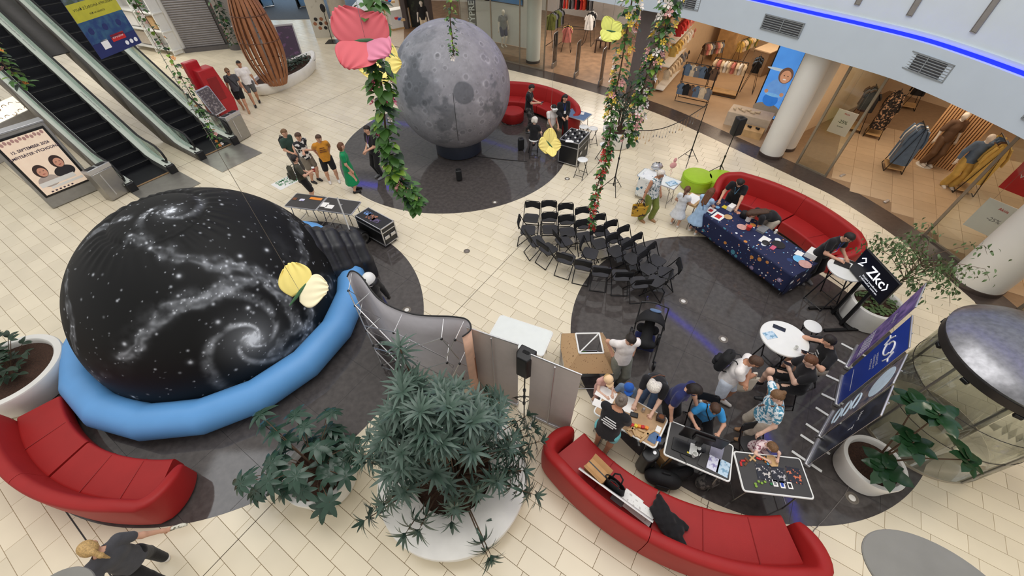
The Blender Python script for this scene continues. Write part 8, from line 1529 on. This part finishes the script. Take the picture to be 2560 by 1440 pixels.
person('white mannequin in a brown shirt and dark brown trousers', hp(2415, 290, 1.6), -100, 1.8, 'mannequin_white', 'cl_brown', .9, ('trousers', 'wall_brown', .03), 'shoe_white', None, faceless=True, cat='mannequin', name='mannequin', rootz=.03); part('foot_plate', MB().lathe([(.24, -.03), (.24, -.005), (.2, 0), (.001, 0)], 32), MATS['plastic_white'], PEOPLE[-1]['root'])
person('white mannequin in a denim jacket by the shop glass', hp(2478, 345, 1.6), -110, 1.76, 'mannequin_white', 'cl_blue', 1.7, ('trousers', 'cl_yellow', .04), 'shoe_white', None, faceless=True, cat='mannequin', name='mannequin', group=None)
def stand_sign(lb, px, py, rz, w, z0, z1, m, lines, cat='sign'):
    x, y = G(px, py); t = thing('sale_sign', lb, cat, (x, y, 0), rz); part('panel', MB().box((0, 0, (z0 + z1) / 2), (w, .02, z1 - z0)), MATS[m], t)
    for s, z, sz, mm in lines: lettering(s, sz, frame((0, -.014, z), (1, 0, 0), (0, 0, 1)), MATS[mm], t, bold=.001)
    for sx in (-1, 1): part('cord', MB().tube([(sx * w * .4, 0, z1), (sx * w * .4, 0, 3.12)], .003, 4), MATS['steel'], t)
    return t
t = stand_sign('grey hanging sale sign reading minus 25 percent', 2075, 358, -.9, .62, .35, 1.15, 'paper_white', [('Akcia', 1.05, .08, 'print_red'), ('-25%', .78, .15, 'print_black'), ('na všetko', .62, .05, 'print_black')]); stand_sign('red hanging sale sign in the window by the fig tree', 2435, 592, -1.05, .85, 1.35, 2.15, 'print_red', [('VÝPREDAJ', 1.75, .12, 'print_white')]); stand_sign('grey hanging price sign under the red sale sign', 2420, 610, -1.05, .8, .4, 1.25, 'paper_white', [('Akcia', 1.1, .09, 'print_red'), ('-25%', .8, .14, 'print_grey')])
for px, py in ((2105, 440), (2215, 505)): put('door_foot', 'small steel floor fitting of the glass shop door, %s one' % ('left' if px < 2150 else 'right'), 'door fitting', px, py, .006, block(.22, .08, .05), 'aluminium', .5, .01)
# sports shop behind the moon
rack('rack of olive and grey sportswear in the sports shop', G(1385, 110), math.radians(60), 1.4, 1.55, ['cl_olive', 'cl_olive', 'cl_grey', 'cl_black'], 8, 'a', 'sportswear on the olive rack', 'sports top on the olive and grey rack'); rack('rack of dark and red sportswear at the back of the sports shop', G(1435, 70), math.radians(-20), 1.9, 1.7, ['cl_black', 'cl_red', 'cl_orange', 'cl_black', 'cl_grey', 'cl_red'], 11, 'a', 'sportswear on the red rack', 'sports garment on the dark and red rack'); rack('rack with a white t-shirt in front of black clothes', G(1470, 110), math.radians(70), .9, 1.5, ['cl_white', 'cl_black', 'cl_black', 'cl_black'], 5, 'a', 'clothes on the white t-shirt rack', 'garment on the rack headed by a white t-shirt'); rack('small rack with a pink top at the sports shop entrance', G(1415, 128), math.radians(80), .5, 1.2, ['cl_pink', 'cl_black', 'cl_yellow'], 3, 'a', 'clothes on the pink top rack', 'garment on the small rack with the pink top')
for k, (px, py) in enumerate([(1385, 168), (1440, 192), (1500, 212)]):
    x, y = G(px, py); t = thing('security_gate', 'clear upright security gate at the sports shop entrance, %s from the left' % ordw[k], 'gate', (x, y, 0), math.radians(62)); part('clear_panel', MB().prism(rrect(.5, 1.45, .1), -.012, .012, M=frame((0, 0, .78), (1, 0, 0), (0, 0, 1))), glass('gate_glass', (226, 232, 236), 1.4), t); part('rim', MB().tube([frame((0, 0, .78), (1, 0, 0), (0, 0, 1)) @ Vector((a, b, 0)) for a, b in rrect(.5, 1.45, .1)], .012, 6, closed=True), MATS['aluminium'], t); part('base', MB().box((0, 0, .12), (.5, .08, .24)), MATS['steel'], t, bevel=.01)
p = G(1505, 128); dt = thing('display_table', 'dark wooden table with folded clothes in the sports shop', 'table', (*p, 0), math.radians(62)); part('table_top', MB().box((0, 0, .6), (.9, .6, .05)), mat('dark_wood', (60, 42, 34), .5), dt, bevel=.006)
for sx in (-1, 1):
    for sy in (-1, 1): part('leg', MB().box((sx * .4, sy * .25, .29), (.06, .06, .58)), MATS['dark_wood'], dt)
R62 = Matrix.Rotation(math.radians(62), 3, 'Z')
for k, m in enumerate(['cl_white', 'cl_pink', 'cl_blue']): q = Vector((*p, 0)) + R62 @ Vector((-.28 + k * .28, 0, .626)); o = part('folded_clothes', MB().box((0, 0, .05), (.22, .3, .1)), MATS[m], None, bevel=.02, loc=q); o.rotation_euler.z = math.radians(62); tag(o, 'folded %s clothes on the dark sports shop table' % ('white', 'pink', 'blue')[k], 'clothes')
sw2 = thing('shoe_wall', 'white wall of shelves filled with sports shoes', 'shelf', (*G(1530, 38), 0), math.radians(60))
for z in range(7): part('shelf_board', MB().box((0, 0, .3 + z * .34), (3.0, .28, .025)), MATS['plastic_white'], sw2)
part('wall_panel', MB().box((0, .16, 1.4), (3.0, .04, 2.8)), MATS['wall_white'], sw2)
R60 = Matrix.Rotation(math.radians(60), 3, 'Z'); V, F = sdf_mesh([(v3(0, -.1, .045), v3(0, .1, .035), .045, .038), (v3(0, -.09, .08), v3(0, -.04, .065), .04, .035)], .02, .03); V[:, 2] = np.maximum(V[:, 2], .001); SM = {}
for m in ('cl_white', 'cl_grey', 'cl_black', 'cl_pink', 'cl_olive'): SM[m] = np_mesh('sports_shoe', V, F); SM[m].materials.append(MATS[m])
for z in range(7):
    for k in range(11): q = Vector((*G(1530, 38), 0)) + R60 @ Vector((-1.35 + k * .27, -.02, .316 + z * .34)); o = link(bpy.data.objects.new('sports_shoe', SM[random.choice(list(SM))])); o.location = q; o.rotation_euler.z = math.radians(60) + .5; tag(o, 'sports shoe on the shoe wall, %s row up, %s along' % (ordw[z], ordw[k]), 'shoe', 'shoes on the shoe wall')
# left half of the sports front: window backdrop with a picture, mannequin, sale sign
A = Vector((*G(1205, 112), 0)); B = Vector((*G(1330, 138), 0)); A = A.lerp(B, -.35); d_ = (B - A); wb_ = thing('window_backdrop', 'white window backdrop wall with a large landscape picture', 'panel', (A + B) / 2 + Vector((.3, .6, 0)), math.atan2(d_.y, d_.x)); part('panel', MB().box((0, 0, 1.6), (d_.length, .08, 3.1)), MATS['wall_white'], wb_); part('picture', MB().box((.1, -.05, 2.45), (2.3, .02, 1.0)), mat('landscape', (40, 62, 84), .4, vs=3, col2=(64, 104, 150), thr=(.45, .6)), wb_); part('picture_water', MB().box((.1, -.062, 2.06), (2.3, .01, .22)), mat('landscape_water', (70, 134, 200), .4), wb_); part('picture_hills', MB().prism([(-1.15, 0), (1.15, 0), (1.1, .05), (.6, .16), (.2, .2), (-.3, .34), (-.7, .3), (-1.15, .42)], 0, .012, M=frame((.1, -.062, 2.16), (1, 0, 0), (0, 0, 1))), mat('landscape_hills', (96, 128, 60), .5, var=.3, vs=8), wb_); part('picture_frame', MB().tube([(-1.07, -.05, 1.93), (1.27, -.05, 1.93), (1.27, -.05, 2.96), (-1.07, -.05, 2.96)], .03, 4, closed=True), MATS['dark_wood'], wb_)
person('mannequin in a grey vest and blue shorts in the sports shop window', hp(1258, 30, 1.58), -60, 1.74, 'mannequin_white', 'cl_grey', .5, ('shorts', 'tee_navy'), None, None, faceless=True, cat='mannequin', name='mannequin'); person('mannequin in beige at the dark shop window left of the moon', hp(1052, 8, 1.6), -80, 1.74, 'mannequin_white', 'cl_black', .5, ('trousers', 'cl_cream'), 'shoe_black', None, faceless=True, cat='mannequin', name='mannequin')
x, y = G(1190, 105); vs_ = thing('hanging_sign', 'narrow black vertical sale sign with white letters', 'sign', (x, y - 1.4, -.35), .1); part('plate', MB().prism(rrect(.4, 2.1, .08), -.02, .02, M=frame((0, 0, 2.35), (1, 0, 0), (0, 0, 1))), MATS['print_black'], vs_, bevel=.005); lettering('VÝPREDAJ', .4, frame((0, -.026, 2.35), (0, 0, 1), (-1, 0, 0)), MATS['print_white'], vs_, bold=.006); part('rod', MB().tube([(0, 0, 3.3), (0, .0, 5.0)], .01, 5), MATS['steel'], vs_)
x, y = G(1108, 100); rsn = thing('round_sign', 'round cream hanging sign above the moon', 'sign', (x, y - .4, 2.9), .05); part('disc', MB().lathe([(.4, -.02), (.42, 0), (.4, .02)], 36), mat('sign_cream', (206, 188, 150), .5), rsn).matrix_local = frame((0, 0, .3), (1, 0, 0), (0, 0, 1)); part('ring', MB().tube([(.38 * math.cos(a), -.03, .3 + .38 * math.sin(a)) for a in np.linspace(0, 2 * PI, 32, endpoint=False)], .012, 5, closed=True), MATS['leather_brown'], rsn); part('rod', MB().tube([(0, 0, .7), (0, 0, 2.4)], .01, 5), MATS['steel'], rsn)
# bright shop far left of the moon: white and oak counters
for k, (px, py, lb) in enumerate([(1000, 70, 'white and oak display counter, front one in the bright shop'), (975, 25, 'white and oak display counter, rear one in the bright shop'), (940, 75, 'white and oak display counter beside the pink butterfly')]):
    t = thing('display_counter', lb, 'counter', (*G(px, py), 0), math.radians(35)); part('white_block', MB().box((0, 0, .5), (1.2, .6, 1.0)), MATS['plastic_white'], t, bevel=.01); part('oak_end', MB().box((.62, 0, .5), (.05, .62, 1.02)), MATS['wood_light'], t); part('oak_base', MB().box((0, 0, .05), (1.24, .64, .1)), MATS['wood_light'], t)
    for j in range(3): put('shop_parcel', 'small coloured parcel, %s on the %s counter of the bright shop' % (ordw[j], ('front', 'rear', 'left')[k]), 'parcel', px - 8 + j * 8, py - 22 + j * 2, 1.0, block(.2, .16, .1), ('print_red', 'cap_blue', 'wood_light')[j], .5, .01)
struct(part('floor_bright_shop', MB().prism([fp(*p)[:2] for p in ((870, -30), (900, 100), (1010, 120), (1010, -30))], .005, .012), mat('floor_cream', (226, 208, 188), .35)))
dsp = thing('dark_window', 'dark-framed shop window with a tall picture left of the moon', 'shop window', (*G(1050, 70), 0), math.radians(-12)); part('picture', MB().box((0, .1, 1.5), (1.2, .05, 3.0)), mat('jungle_print', (30, 36, 34), .5, vs=4, col2=(70, 84, 60), thr=(.5, .7)), dsp)
for sx in (-1, 1): part('jamb', MB().box((sx * .75, -.1, 1.6), (.3, .4, 3.2)), MATS['wall_grey'], dsp, bevel=.01)
area('bright_shop_lamp', (*G(980, 60), 3.0), 2.5, 70, (1, .94, .86))
